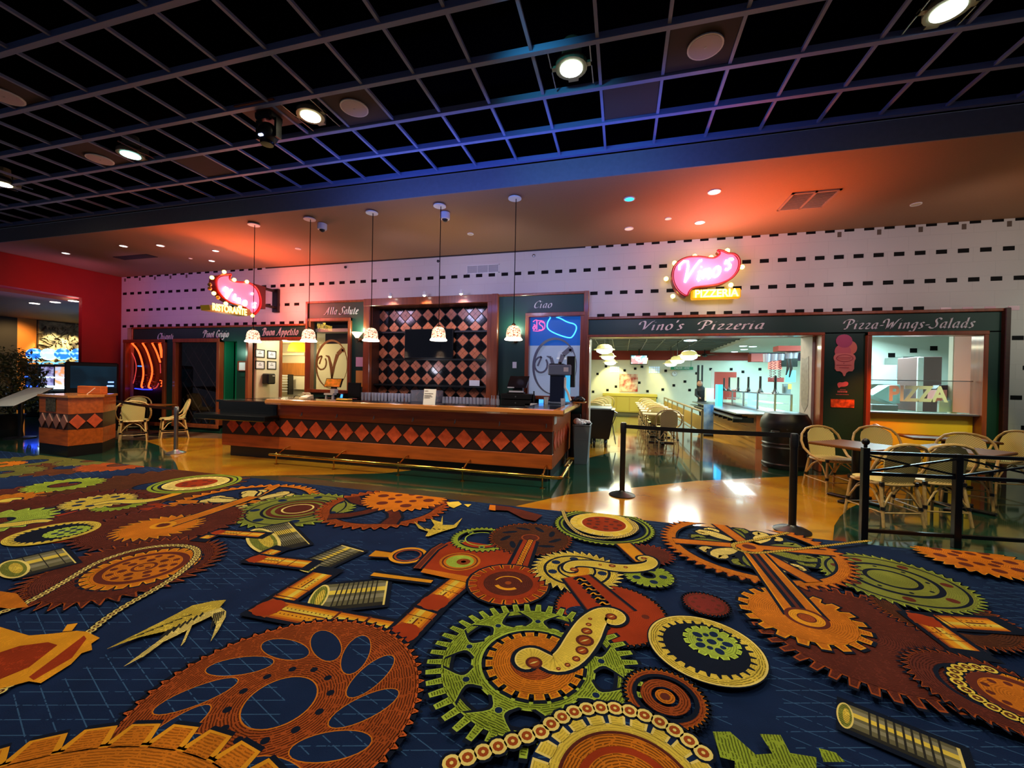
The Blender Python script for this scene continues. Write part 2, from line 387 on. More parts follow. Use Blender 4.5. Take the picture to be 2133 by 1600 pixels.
# solid panels dropped into the grid
pm = MB()
def cell(px, py):
    p = FL(px, py, 4.6); i = math.floor((p.x+5.16)/.61); j = math.floor((p.y-1.95)/.61); return -5.16+.61*i, 1.95+.61*j
for p in [(738,225),(1469,97),(208,332),(450,358),(1330,200),(8,200)]:
    x, y = cell(*p); pm.box(x+.02, y+.035, 4.61, x+.59, y+.575, 4.625)
struct('ceiling', pm, M_PANEL)
# ---- soffit and its blue lit fascia
M_SOFF = mat('taupe_soffit_paint', (148,112,80), .8, noise=.06, nscale=40)
M_FASC = mat('grey_fascia_paint', (120,118,124), .75, noise=.08, nscale=20)
sm = MB(); sm.box(-26,5.65,4.27,12,8.5,4.29); sm.m = 1; sm.box(-26,5.63,4.27,12,5.65,4.56)
sm.m = 0
struct('ceiling', sm, [M_SOFF, M_FASC])
# ---- long tiled wall
wm = MB()
T = 9.1
for x0, x1, z0, z1 in [(-14,8.6,3.33,4.29),(-14,-7.53,2.8,3.33),(-.74,8.6,2.8,3.33),(-14,-13.75,0,2.8),(5.95,8.6,0,2.8)]:
    wm.box(x0, YW, z0, x1, T, z1)
wm.m = 1
P0 = 3.058; PT = .2918
def inside_wall(x, z):
    if z > 3.33: return True
    if z > 2.8: return x < -7.55 or x > -.7
    return x < -13.8 or x > 6.0
for z, off in [(4.262,-.146),(3.79,0),(3.31,-.146),(2.852,0),(2.345,-.146),(1.865,0),(1.385,-.146),(.905,0),(.425,-.146)]:
    for k in range(-62, 20):
        x = P0+off+PT*k
        if x < -13.95 or x > 8.5: continue
        if z > 4.2 and -8.85 < x < -.8: continue
        if inside_wall(x-.075, z) and inside_wall(x+.075, z) and not (4.3 < x < 6.6 and 2.8 < z < 2.9 and x > 5.05):
            wm.box(x-.0735, YW-.004, z-.035, x+.0735, YW, z+.035)
wm.m = 0
wm.m = 2
for k in range(-60, 20, 2):
    x = P0+.0+PT*k
    if x < -11.5 or x > 3.6: wm.box(x-.03, YW-.003, 4.14, x+.03, YW, 4.23)
wm.m = 3
wm.box(-8.85, YW-.02, 4.245, -.78, YW, 4.27)  # dark strip along the top of the wall
wm.m = 4
for x in (5.18,5.47,5.76,6.06,6.35): wm.box(x-.07, YW-.005, 2.79, x+.07, YW, 2.86)
struct('wall_back', wm, [M_TILEW, M_TILEB, mat('brown_notch_tile', (96,80,68), .5), mat('dark_strip_metal', (34,28,26), .6), mat('pink_glazed_tile', (225,180,190), .2)])

# ---- left end: red header, column, slot hall behind
rm = MB(); rm.box(-14.45,5.7,3.5,-14,8.45,4.27); rm.box(-14.12,7.56,0,-14,8.45,3.5)
struct('wall_left', rm, M_RED)
sl = MB(); sl.box(-26,5.0,3.42,-14.45,14,3.5)
struct('ceiling', sl, mat('tan_hall_ceiling', (130,100,80), .7))
p0 = ATX(36,700,-21); p1 = ATX(76,700,-21); p2 = ATX(169,700,-21)
hw = MB(); hw.box(-21.2,2,0,-21.0,p0.y,3.45); hw.m = 1; hw.box(-21.2,p0.y,0,-21,p1.y,3.45); hw.m = 2; hw.box(-21.2,p1.y,0,-21,14,3.45)
struct('wall_left', hw, [mat('dark_hall_wall', (30,24,24), .8), mat('amber_hall_wall', (200,120,40), .6, noise=.1, nscale=2), mat('dark_hall_wall', (30,24,24), .8)])
def carved():
    m = mat('carved_stone', (176,160,120), .8, noise=.75, nscale=3.5, rgb2=(60,48,36), bump=1.0)
    return m
art = MB()
rnd = random.Random(3)
ya, yb = p1.y+.02, p2.y-.02
art.box(-20.98, ya, 1.2, -20.9, yb, 3.40)
for k in range(150):
    y = rnd.uniform(ya+.1, yb-.1); z = rnd.uniform(1.35, 3.3); a = rnd.uniform(0,PI); L = rnd.uniform(.08,.22)
    dy, dz = math.cos(a)*L, math.sin(a)*L
    art.prism([(y-dy,z-dz),(y+.3*dz,z-.3*dy),(y+dy,z+dz),(y-.3*dz,z+.3*dy)], 'x', -20.9, -20.9+rnd.uniform(.03,.1))
ao = art.build('wall_relief', carved()); tag(ao, 'carved stone relief panel lit from above in the far slot hall', 'wall art')
# ---- dark green and cherry shop front
ST = MB()      # green surfaces
def gb(x0, x1, z0, z1, y=8.42, yb=8.6): ST.box(x0, y, z0, x1, yb, z1)
gb(-13.45,-7.53,2.47,2.79)
gb(-12.18,-11.88,0,2.47); gb(-13.75,-11.88,0,.1); gb(-11.88,-10.22,0,.1)
gb(-9.72,-9.36,0,2.47); ST.box(-10.2,8.42,2.40,-9.72,8.9,2.47)
gb(-9.36,-7.5,0,.92)
gb(-7.5,-5.87,2.93,3.32); gb(-7.5,-7.4,0,2.93); gb(-6.29,-5.87,0,2.93); gb(-7.4,-6.29,0,1.16)
gb(-2.6,-.74,2.93,3.32); gb(-2.6,-1.97,0,2.93); gb(-1.97,-.74,0,1.16); gb(-.8,-.74,1.16,2.93)
gb(-.74,5.93,2.44,2.79,8.42,8.6)
gb(3.40,4.08,0,2.46); gb(5.66,5.90,0,2.46)
struct('wall_back', ST, M_GREEN)
dg = MB(); dg.box(-10.24,8.5,0,-10.2,8.84,2.47); dg.box(-10.2,8.78,0,-9.72,8.84,2.4,.01); dg.box(-10.14,8.765,.2,-9.78,8.78,1.0); dg.box(-10.14,8.765,1.15,-9.78,8.78,2.25)
struct('door_1', dg, M_GREEND)
# cherry trims, each run its own trim
def trim(boxes, m=None):
    t = MB()
    for b in boxes: t.box(*b, bev=.008)
    return struct('trim_%d' % (trim.n), t, m or M_WOODV)
trim.n = 1
def frame(x0, x1, z0, z1, w=.075, y0=8.36, y1=8.5, bottom=True, top=True):
    b = [(x0,y0,z0,x0+w,y1,z1),(x1-w,y0,z0,x1,y1,z1)]
    if top: b.append((x0,y0-.01,z1-w,x1,y1,z1))
    if bottom: b.append((x0,y0-.01,z0,x1,y1,z0+w))
    o = trim(b); trim.n += 1; return o
def run(x0, x1, z0, z1, y0=8.38, y1=8.46, m=None):
    o = trim([(x0,y0,z0,x1,y1,z1)], m); trim.n += 1; return o
run(-13.48,-7.53,2.76,2.81); run(-13.48,-13.44,2.45,2.8)
frame(-13.77,-12.17,.06,2.46, .09); frame(-11.88,-10.24,.08,2.47,.1)
frame(-9.37,-7.44,.9,2.48,.08, bottom=False)
run(-7.56,-7.5,0,3.33); run(-7.56,-5.85,3.30,3.35)
frame(-7.46,-6.25,1.12,2.93,.08)
frame(-5.89,-2.66,0,3.35,.17,8.34,8.75, bottom=False); run(-2.72,-2.58,0,3.35,8.30,8.4)
run(-2.6,-.72,3.30,3.35)
frame(-1.99,-.76,1.12,2.93,.08); run(-.78,-.68,0,3.35,8.36,8.5)
run(-.72,5.95,2.77,2.82)
frame(-.70,3.42,0,2.455,.05,8.34,8.6, bottom=False)
frame(4.05,5.69,0,2.455,.065,8.34,8.6, bottom=False)
run(5.89,5.96,0,2.82,8.34,8.5, M_DWOOD)
# opening reveal of the pizzeria
M_REV = mat('pale_reveal_plaster', (190,180,168), .55, noise=.15, nscale=6)
rv = MB(); rv.box(-.66,8.6,2.44,3.36,T,2.52); rv.box(3.33,8.6,0,3.45,T,2.52); rv.box(-.75,8.6,0,-.66,T,2.52)
struct('wall_back', rv, M_REV)
# shield shaped plaque scar on the reveal
pl = MB()
pl.prism([(8.72,1.15),(8.86,1.02),(9.0,1.15),(9.04,1.45),(9.04,2.05),(8.9,2.02),(8.74,2.06),(8.7,1.5)], 'x', 3.325, 3.33)
tag(pl.build('wall_plaque', mat('worn_grey_plaque', (150,140,130), .35, noise=.3, nscale=14)), 'worn grey shield shaped panel on the side of the wide opening', 'plaque')
# niche lining
nb = MB(); nb.box(-5.72,8.75,0,-2.83,8.8,3.3)
nb.m = 0
nb.m = 1
nx0 = AT(822,658,8.75).x-.0; nz0 = AT(822,658,8.75).z
pit = .2955
for i in range(-3, 12):
    for j in range(-9, 3):
        for h in (0,1):
            x = nx0+pit*i+(pit/2 if h else 0); z = nz0+(pit+.004)*j+(pit/2 if h else 0); r = pit/2-.008
            nb.m = 2 if h else 1
            q = [(x-r,z),(x,z-r),(x+r,z),(x,z+r)]
            def clip(q):
                out = []
                lim = [(0,-5.72,1),(0,-2.84,-1),(1,3.17,-1)]
                for ax, v, s in lim:
                    o = []
                    for a, b in zip(q, q[1:]+q[:1]):
                        ia, ib = (a[ax]-v)*s >= 0, (b[ax]-v)*s >= 0
                        if ia: o.append(a)
                        if ia != ib:
                            t = (v-a[ax])/(b[ax]-a[ax]); o.append((a[0]+(b[0]-a[0])*t, a[1]+(b[1]-a[1])*t))
                    q = o
                    if len(q) < 3: return q
                return q
            # each diamond is four small tiles
            for dx, dz in ((-1,0),(1,0),(0,-1),(0,1)):
                c = (x+dx*r/2, z+dz*r/2); s = r/2-.004
                qq = clip([(c[0]-s,c[1]),(c[0],c[1]-s),(c[0]+s,c[1]),(c[0],c[1]+s)])
                if len(qq) >= 3: nb.prism(qq, 'y', 8.735, 8.75)
struct('wall_back', nb, [mat('black_grout', (12,10,10), .5), mat('salmon_tile', (205,120,84), .28, noise=.2, nscale=8), mat('black_glazed_tile', (14,12,12), .1)])
lin_ = MB(); lin_.box(-5.74,8.45,0,-5.71,8.75,3.2); lin_.box(-2.84,8.45,0,-2.81,8.75,3.2); lin_.box(-5.74,8.45,3.17,-2.81,8.75,3.22)
struct('trim_30', lin_, M_DWOOD)
# ---- rooms behind the wall
CREAM = mat('cream_paint', (226,214,180), .7, noise=.05, nscale=3)
r1 = MB(); r1.box(-9.45,8.6,0,-9.27,9.33,2.7); r1.box(-12.6,11.6,0,-5.7,11.75,2.7); r1.box(-5.87,8.85,0,-5.75,11.6,2.7)
r1.box(-12.6,9.28,0,-9.45,9.33,2.7)
struct('wall_back', r1, CREAM)
cr = MB(); cr.box(-12.6,8.85,2.62,-5.75,11.75,2.7); cr.box(-9.4,8.55,2.62,-5.9,8.85,2.7); struct('ceiling', cr, CREAM)
tb = MB(); tb.box(-9.30,9.33,0,-9.22,9.39,2.62); struct('trim_31', tb, M_WOODV)
# pizzeria hall
r2 = MB(); r2.box(-1.75,T,0,-1.6,21.1,3.2); r2.box(-1.75,21,0,9.5,21.2,2.64); r2.box(9.4,9.7,0,9.5,21,3.2)
r2.m = 1; r2.box(-1.6,20.9,2.64,5.6,21.1,3.1)
r2.m = 2
f_ = lambda x,y:(1200+x/4.1,640+y/4.1)
for x, y in [(255,505),(415,540),(505,525),(563,508),(765,543),(183,570),(835,668),(340,678),(540,645),(930,635),(145,722),(268,708),(740,703),(970,708),(683,772),(1150,530),(1325,530),(1425,552),(1570,530),(1030,565),(610,718)]:
    p = AT(*f_(x,y), 20.99); r2.box(p.x-.06,20.985,p.z-.06,p.x+.06,21.0,p.z+.06)
M_HALLT = mat('hall_white_tile', (222,220,200), .3, noise=.05, nscale=3)
struct('wall_back', r2, [M_HALLT, mat('brick_red_paint', (150,44,30), .6), M_TILEB])
c2 = MB(); xe = FL(1522,717,3.05).x
c2.box(-1.75,T,3.12,xe,21.1,3.2); c2.m = 1
for k in range(0, 20): c2.box(-1.7,T+.6*k+.2,3.08,xe,T+.6*k+.235,3.12)
for k in range(0, 8): c2.box(-1.6+.61*k-.012,T,3.08,-1.6+.61*k+.012,21,3.12)
c2.m = 2; c2.box(xe,T,3.0,9.5,21.1,3.2)
struct('ceiling', c2, [mat('dark_hall_ceiling', (24,30,34), .8), mat('pale_ceiling_grid', (120,130,130), .5), mat('white_kitchen_ceiling', (215,225,225), .7)])
# kitchen behind the right window
k = MB(); k.box(5.70,9.1,0,5.78,9.2,2.9); k.box(5.25,12.6,0,9.4,12.75,3.0)
k.m = 1; k.box(5.64,8.6,1.1,5.70,8.98,2.6)
k.m = 2
e_ = lambda x,y:(1640+x/4.327,640+y/4.327)
for x, y in [(940,432),(1137,390),(1320,370)]:
    p = AT(*e_(x,y), 12.59); k.box(p.x-.07,12.58,p.z-.055,p.x+.07,12.6,p.z+.055)
struct('wall_back', k, [mat('kitchen_white_tile', (222,228,214), .3), mat('red_tinted_side_wall', (214,146,122), .6), M_TILEB])  # side wall colour carries the red light that falls on it
kb = MB(); kb.box(4.13,8.5,.0,5.61,8.58,1.06); struct('wall_back', kb, mat('mustard_panel', (232,192,50), .45, noise=.06, nscale=3))
kl = MB(); kl.box(4.1,8.38,1.06,5.64,8.62,1.09,.008); struct('trim_32', kl, M_STEEL)
# ================================================================ THE BAR
t = thing('bar_counter', 'long cherry wood bar with a band of terracotta diamonds and a brass foot rail', 'bar counter', (-4.1,5.95,0))
b = MB(); b.box(-7.2,5.95,.2,-.97,6.08,.415,.006); b.box(-7.2,5.95,.755,-.97,6.08,1.03,.006); b.box(-1.10,6.08,.2,-.97,8.1,1.03); b.box(-7.2,6.08,.2,-7.07,7.9,1.0)
b.build('body_panel', M_WOOD, t)
b = MB(); b.box(-7.195,5.955,.415,-.975,6.07,.755)
for k in range(20):
    x = -6.938+.3048*k
    b.m = 1; b.prism([(x-.14,.582),(x,.582-.142),(x+.14,.582),(x,.582+.142)], 'y', 5.943, 5.955)
for k in range(6):
    y = 6.2+.3048*k; b.prism([(y-.14,.582),(y,.44),(y+.14,.582),(y,.724)], 'x', -.975, -.963)
b.build('diamond_band', [M_BROWNT, M_TERRA], t)
b = MB(); b.box(-7.08,6.03,0,-1.05,6.12,.2); b.box(-1.15,6.12,0,-1.02,8.1,.2); b.build('toe_kick', M_BLACK, t)
b = MB(); b.box(-5.9,5.80,1.03,-.87,6.55,1.085); b.box(-1.5,6.5,1.03,-.87,8.15,1.085); b.build('countertop', M_GRAN, t)
b = MB()
b.prism([(5.72,1.04),(5.74,1.01),(5.83,1.01),(5.86,1.03),(5.86,1.098),(5.78,1.10),(5.73,1.09)], 'x', -5.98, -.79)
b.prism([(-.79,1.04),(-.81,1.01),(-.9,1.01),(-.93,1.03),(-.93,1.098),(-.85,1.10),(-.8,1.09)], 'y', 5.74, 8.18)
b.build('edge_moulding', M_WOODT, t)
b = MB(); b.box(-7.32,5.98,.86,-5.95,6.6,1.0); b.box(-7.32,6.5,.4,-6.7,8.0,1.0); b.box(-7.36,5.96,1.0,-5.95,6.62,1.04); b.box(-7.36,6.5,1.0,-6.62,8.0,1.04)
b.build('low_counter', M_GRAN, t)
b = MB(); b.box(-7.45,5.60,.71,-5.86,5.93,.81,.012); b.build('drop_shelf', M_GRAN, t)
b = MB(); b.box(-7.22,5.925,.80,-5.93,5.95,1.03); b.build('splash_panel', M_GRAN, t)
for px in (-5.402,-4.681,-3.963,-3.244,-2.514,-1.785,-1.064):
    b = MB(); b.tube([(px,5.95,.86),(px,5.93,.855),(px,5.925,.82),(px,5.91,.81),(px,5.90,.83)], .005, 6); b.tube([(px,5.945,.875),(px,5.945,.82)], .008, 6)
    b.build('bag_hook', M_STEEL, t)
fr = MB(); fr.tube([(-5.8,5.66,.165),(-.83,5.62,.165),(-.79,5.66,.165),(-.79,6.85,.165)], .024, 10); rail = fr.build('foot_rail', M_BRASS, t, smooth=True)
for x, y in [(-5.65,5.66),(-4.5,5.655),(-3.32,5.645),(-2.25,5.635),(-1.05,5.625),(-.79,6.4)]:
    b = MB(); b.tube([(x,y,0),(x,y,.15)], .011, 8); b.tube([(x,y,.165),(x,y+.2,.25),(x,6.0,.26)], .012, 8); b.sph((x,y,.19), .02, 6); b.lathe([(.035,0),(.035,.008),(.012,.012)], (x,y,0), 10)
    b.build('rail_bracket', M_BRASS, t, smooth=True)
b = MB(); b.box(-.966,6.0,.86,-.955,6.22,1.0); b.build('notice_card', M_PAPER, t)
bc = thing('back_counter', 'black back counter running under the diamond tiled niche', 'counter', (-4,8.2,0))
b = MB(); b.box(-7.3,7.95,0,-1.0,8.36,.96); b.build('cabinet', M_DWOOD, bc)
b = MB(); b.box(-7.35,7.88,.96,-.98,8.36,1.0); b.box(-5.7,8.36,.96,-2.85,8.73,1.0); b.build('worktop', M_GRAN, bc)
# shelves of the niche
for i, z in enumerate((AT(1000,689,8.6).z, AT(1000,749,8.6).z, AT(1000,806,8.6).z)):
    b = MB(); x0 = -5.70 if i != 2 else -4.3
    b.box(-5.70,8.675 if i < 2 else 8.5,z-.02,-2.86,8.733,z+.02)
    o = b.build('glass_shelf' if 0 else 'shelf', M_BLACK)
    tag(o, ['top black shelf across the diamond tiled niche','middle black shelf just under the television','lowest black shelf right above the rows of glasses'][i], 'shelf', 'niche shelves')
# television
tv = thing('television', 'black flat television mounted on the diamond tiled niche', 'television', (-4.3,8.7,1.98))
b = MB(); p = AT(843,686,8.62); q = AT(943,747,8.62)
b.box(p.x,8.62,q.z,q.x,8.67,p.z,.008); b.box(-4.5,8.67,2.2,-4.2,8.735,2.5); b.build('case', M_BLACK, tv)
b = MB(); b.box(p.x+.015,8.616,q.z+.02,q.x-.015,8.62,p.z-.015); b.build('screen', mat('dark_screen', (6,7,12), .06, coat=.6), tv)
# ---- drinking glasses
GLS = glassmat('drinking_glass', (238,240,250), .03, .95, .30)
def tumbler(h, r, label, group):
    b = MB(); b.lathe([(1e-5,0),(r*.78,.0),(r,h)], (0,0,0), 14)
    o = b.build('drinking_glass', GLS, smooth=True); tag(o, label, 'glass', group); return o
g0 = tumbler(.17, .036, 'tall clear glass in the row left of the paper stand', 'tall glasses on the back counter')
first = True
for r in range(2):
    for k in range(15):
        x = -5.72+.085*k+.03*r; y = 8.12+.1*r
        if r == 0 and k % 5 == 3: y += .02
        if first: g0.location = (x,y,1.0); first = False
        else: o = g0.copy(); COL.objects.link(o); o.location = (x,y,1.0)
b = MB(); b.lathe([(.034,0),(.026,.13),(1e-5,.13)], (0,0,0), 14)
g1 = b.build('drinking_glass', GLS, smooth=True); tag(g1, 'short upturned glass in the row right of the clear rack', 'glass', 'short glasses on the back counter')
first = True
for r in range(2):
    for k in range(13):
        x = -3.70+.079*k+.03*r; y = 8.1+.09*r
        if first: g1.location = (x,y,1.0); first = False
        else: o = g1.copy(); COL.objects.link(o); o.location = (x,y,1.0)
b = MB()
for z in (0,.24): b.box(-.33,-.12,z,.33,.12,z+.015)
b.box(-.33,-.12,0,-.32,.12,.25); b.box(.32,-.12,0,.33,.12,.25); b.box(-.33,-.12,0,.33,-.11,.25)
o = b.build('glass_rack', glassmat('frosted_acrylic', (225,228,238), .25, .9, .2)); o.location = (-4.12,8.15,1.0)
tag(o, 'clear acrylic glass rack behind the white paper stand', 'rack')
lamp('POINT', 'counter_fill', (-4.7,7.7,1.75), 7, (.86,.84,1), size=.1)  # unseen fill lamps added to brighten the glasses
lamp('POINT', 'counter_fill', (-3.2,7.7,1.75), 5, (.86,.84,1), size=.1)
gr = thing('stemmed_glass', 'stemmed glass standing in front of the rack, on the back counter', 'glass', (-3.95,7.95,1.0), group='stemmed glasses by the rack')
b = MB(); b.lathe([(.03,0),(.004,.005),(.004,.07),(.03,.1),(.034,.15),(.028,.18)], gr.location, 12); b.build('bowl', GLS, gr, smooth=True)
# short glasses and objects further
for x in (-2.62,-2.5,-2.55,-2.44):
    b = MB(); b.lathe([(.03,0),(.03,.1),(.012,.14),(.012,.19)], (x,8.0+.12*((x*50)%2),1.0), 10)
    tag(b.build('small_bottle', GLS, smooth=True), 'small clear bottle at the right end of the glasses', 'bottle', 'small bottles beside the till')
for x, y in ((-2.46,8.1),(-1.72,8.1)):
    b = MB(); b.lathe([(.035,0),(.035,.17),(.013,.24),(.013,.3)], (x,y,1.0), 12)
    o = b.build('wine_bottle', M_BLACK, smooth=True); tag(o, 'dark bottle standing %s of the black till' % ('left' if x < -2 else 'right'), 'bottle')
# paper stand on the bar
p = AT(881,845,6.0)
s = thing('menu_holder', 'white paper notice in a clear upright holder on the bar', 'notice', (AT(894,845,6.0).x,6.0,1.085))
a_, c_ = AT(882,808,6.0), AT(907,808,6.0)
b = MB(); b.hexa([(a_.x,5.99,1.09),(c_.x,5.99,1.09),(c_.x,6.0,1.09),(a_.x,6.0,1.09)], [(a_.x,6.03,1.34),(c_.x,6.03,1.34),(c_.x,6.04,1.34),(a_.x,6.04,1.34)]); b.build('paper', M_PAPER, s)
b = MB(); b.box(a_.x-.005,5.95,1.085,c_.x+.005,6.05,1.09); b.build('base', M_GLASS, s)
b = MB()
for i, (w, z) in enumerate([(.06,1.31),(.15,1.27),(.12,1.24),(.14,1.22),(.1,1.2)]): b.box(a_.x+.015,5.985+.16*(z-1.09),z-.003,a_.x+.015+w,5.99+.16*(z-1.09),z+.003)
b.build('print_lines', mat('grey_ink', (110,110,120), .8), s)
# long plastic bin edge things on the inside ledge of the bar: straw tray, lime tray
o = MB().box(-5.0,6.3,1.085,-4.75,6.45,1.115,.01).build('garnish_tray', mat('amber_tray', (210,150,50), .3)); tag(o, 'small amber tray lying on the bar near its left end', 'tray')
# telephone
ph = thing('telephone', 'cream desk telephone on the low counter left of the bar', 'telephone', (-6.2,7.2,1.04))
x = AT(638,828,7.2).x
b = MB(); b.hexa([(x-.1,7.1,1.04),(x+.1,7.1,1.04),(x+.1,7.3,1.04),(x-.1,7.3,1.04)], [(x-.1,7.12,1.07),(x+.1,7.12,1.07),(x+.09,7.3,1.12),(x-.09,7.3,1.12)]); b.build('body', mat('cream_plastic', (220,200,160), .4), ph)
b = MB(); b.tube([(x-.1,7.2,1.12),(x-.09,7.2,1.15),(x+.09,7.2,1.15),(x+.1,7.2,1.12)], .018, 8); b.build('handset', mat('cream_plastic', (220,200,160), .4), ph, smooth=True)
b = MB(); b.tube([(x-.28,7.15,1.05),(x-.24,7.15,1.09),(x-.12,7.15,1.09),(x-.1,7.15,1.05)], .008, 6); b.build('cord', M_BLACK, ph, smooth=True)
# counter slab in the serving opening and tills
def till(name, label, x0, x1, y, z0, z1, screen, tilt=.05, cat='cash register'):
    t = thing(name, label, cat, ((x0+x1)/2, y, 1.0))
    b = MB(); b.hexa([(x0,y,z0),(x1,y,z0),(x1,y+.04,z0),(x0,y+.04,z0)], [(x0,y+tilt,z1),(x1,y+tilt,z1),(x1,y+.04+tilt,z1),(x0,y+.04+tilt,z1)]); b.build('screen_case', M_BLACK, t)
    b = MB(); i = .015; b.add([(x0+i,y-.002,z0+i),(x1-i,y-.002,z0+i),(x1-i,y-.002+tilt*.95,z1-i),(x0+i,y-.002+tilt*.95,z1-i)], [(0,1,2,3)]); b.build('screen', screen, t)
    b = MB(); b.box((x0+x1)/2-.05,y+.03,1.0,(x0+x1)/2+.05,y+.12,z0+.02); b.box(x0+.04,y-.05,1.0,x1-.04,y+.2,1.03,.01); b.build('stand', M_BLACK, t)
    return t
p, q = AT(678,788,8.05), AT(711,807,8.05)
def reflmat():
    m = mat('lit_touch_screen', (120,60,20), .1)
    nt = m.node_tree; b = nt.nodes['Principled BSDF']; tc = nt.nodes.new('ShaderNodeTexCoord'); v = nt.nodes.new('ShaderNodeTexNoise'); v.inputs['Scale'].default_value = 9
    r = nt.nodes.new('ShaderNodeValToRGB'); r.color_ramp.elements[0].position = .4; r.color_ramp.elements[0].color = (*lin((150,90,20)),1); r.color_ramp.elements[1].position = .6; r.color_ramp.elements[1].color = (*lin((230,110,30)),1)
    nt.links.new(tc.outputs['Object'], v.inputs['Vector']); nt.links.new(v.outputs['Fac'], r.inputs[0]); nt.links.new(r.outputs[0], b.inputs['Emission Color']); b.inputs['Emission Strength'].default_value = .7
    return m
till('cash_register', 'touch screen till glowing orange under the etched oval window', p.x, q.x, 8.0, q.z, p.z, reflmat(), .08)
p, q = AT(725,797,8.1), AT(750,815,8.1)
till('receipt_printer', 'black receipt printer beside the orange lit till', p.x, q.x, 8.1, 1.06, p.z, M_BLACK, 0, 'printer')
p = AT(714,820,7.95); b = MB(); b.box(p.x-.05,7.9,1.0,p.x+.05,7.96,1.14,.01); b.m = 1; b.add([(p.x-.03,7.898,1.04),(p.x+.035,7.898,1.04),(p.x+.045,7.898,1.12),(p.x-.01,7.898,1.12)], [(0,1,2,3)])
tag(b.build('card_reader', [M_BLACK, emat('blue_screen', (60,150,255), 1.4)]), 'card reader with a small blue screen left of the glasses', 'card reader')
p = AT(690,818,7.9)
b = MB(); b.box(p.x-.12,7.85,1.0,p.x-.09,7.9,1.12); b.box(p.x+.05,7.85,1.0,p.x+.08,7.9,1.12); b.box(p.x-.14,7.83,1.1,p.x+.1,7.95,1.14); b.box(p.x+.03,7.83,1.14,p.x+.14,7.95,1.24)
tag(b.build('cup_dispenser', mat('white_plastic_warm', (225,215,210), .4)), 'white step shaped dispenser in front of the orange lit till', 'dispenser')
# black till under Ciao
t = thing('cash_register', 'black till with monitor and cash drawers below the light switch', 'cash register', (-2.0,8.05,1.0))
b = MB(); b.box(-2.36,7.9,1.0,-1.74,8.3,1.12,.01); b.box(-2.36,7.9,1.13,-1.74,8.3,1.24,.01); b.build('cash_drawers', M_BLACK, t)
b = MB(); b.hexa([(-2.26,7.98,1.36),(-1.86,7.98,1.36),(-1.86,8.02,1.36),(-2.26,8.02,1.36)], [(-2.22,8.1,1.6),(-1.82,8.1,1.6),(-1.82,8.14,1.6),(-2.22,8.14,1.6)]); b.build('monitor', mat('dark_screen', (6,7,12), .06), t)
b = MB(); b.box(-2.15,8.05,1.24,-1.95,8.2,1.42); b.box(-2.25,7.95,1.245,-1.9,8.1,1.27,.005); b.build('stand', M_BLACK, t)
b = MB(); b.box(-2.2,7.94,1.27,-1.9,7.95,1.30); b.box(-2.24,7.96,1.355,-2.1,7.97,1.375); b.build('receipt_paper', M_PAPER, t)
for z in (1.06,1.185):
    b = MB(); b.lathe([(.014,0),(.014,.012)], (-2.05,7.89,z), 10, 'y'); b.build('lock', M_STEEL, t)
b = MB(); b.box(-1.98,7.9,1.0,-1.72,8.0,1.06,.008); o = b.build('card_box', M_PAPER); o.location.x += .12; tag(o, 'white box lying right of the black till', 'box')
p = AT(1128,832,7.8); b = MB(); b.box(p.x-.08,7.8,1.0,p.x+.08,7.88,1.1,.01); b.m = 1; b.box(p.x-.05,7.795,1.03,p.x+.04,7.8,1.15)
tag(b.build('card_reader', [M_BLACK, emat('blue_screen', (60,150,255), 1.4)]), 'card reader with a blue lit face left of the tall dispenser', 'card reader')
# tall drinks dispenser
ds = thing('drinks_dispenser', 'tall blue grey frozen drinks dispenser at the right end of the bar', 'dispenser', (-1.16,7.7,1.085))
p, q, r_ = AT(1144,760,7.7), AT(1192,760,7.7), AT(1192,845,7.7)
zt = p.z
b = MB(); b.box(p.x,7.55,zt-.20,q.x,7.95,zt,.02); b.box(p.x+.04,7.62,1.085,q.x-.06,7.95,zt-.2); b.box(p.x-.02,7.5,1.085,q.x,7.95,1.12,.01); b.build('cabinet', mat('blue_grey_enamel', (120,135,160), .35), ds)
b = MB(); b.box(p.x+.04,7.6,1.13,p.x+.30,7.62,zt-.2); b.build('front_panel', mat('navy_panel', (14,28,60), .3), ds)
b = MB(); b.box(p.x+.33,7.58,1.13,q.x-.02,7.61,zt-.2); b.build('lit_panel', emat('cyan_glow', (60,170,220), .7), ds)
b = MB(); b.tube([(p.x+.34,7.5,zt-.24),(p.x+.34,7.48,zt-.42),(p.x+.4,7.45,1.3),(p.x+.45,7.42,1.16)], .022, 8); b.build('nozzle', M_WHITE, ds, smooth=True)
b = MB(); b.box(q.x-.09,7.6,1.4,q.x+.06,7.75,zt+.16,.01); b.build('ice_hopper', M_BLACK, ds)
b = MB(); b.box(p.x+.02,7.6,zt,q.x-.15,7.9,zt+.02); b.lathe([(.03,0),(.03,.05)], ((p.x+q.x)/2,7.6,zt), 10); b.build('lid', M_BLACK, ds)
b = MB(); b.box(q.x-.14,7.548,zt-.13,q.x-.05,7.55,zt-.05); b.build('sticker', M_PAPER, ds)
b = MB(); b.lathe([(.03,0),(.045,.13),(.041,.13),(.026,.004),(1e-4,.004)], (-1.33,7.35,1.085), 14); tag(b.build('plastic_cup', M_WHITE, smooth=True), 'white cup in front of the tall drinks dispenser', 'cup')
b = MB(); b.lathe([(.035,0),(.045,.12),(.041,.12),(.031,.004),(1e-4,.004)], (-1.0,7.2,1.085), 14); tag(b.build('drinking_glass', GLS, smooth=True), 'single glass standing on the right end of the bar', 'glass')
bt = thing('towel_heap', 'dark crumpled bar towel on a wooden board at the end of the bar', 'towel', (-.86,7.9,1.1))
b = MB(); b.box(-.90,7.75,1.1,-.66,8.1,1.125,.01); b.build('board', M_WOODT, bt)
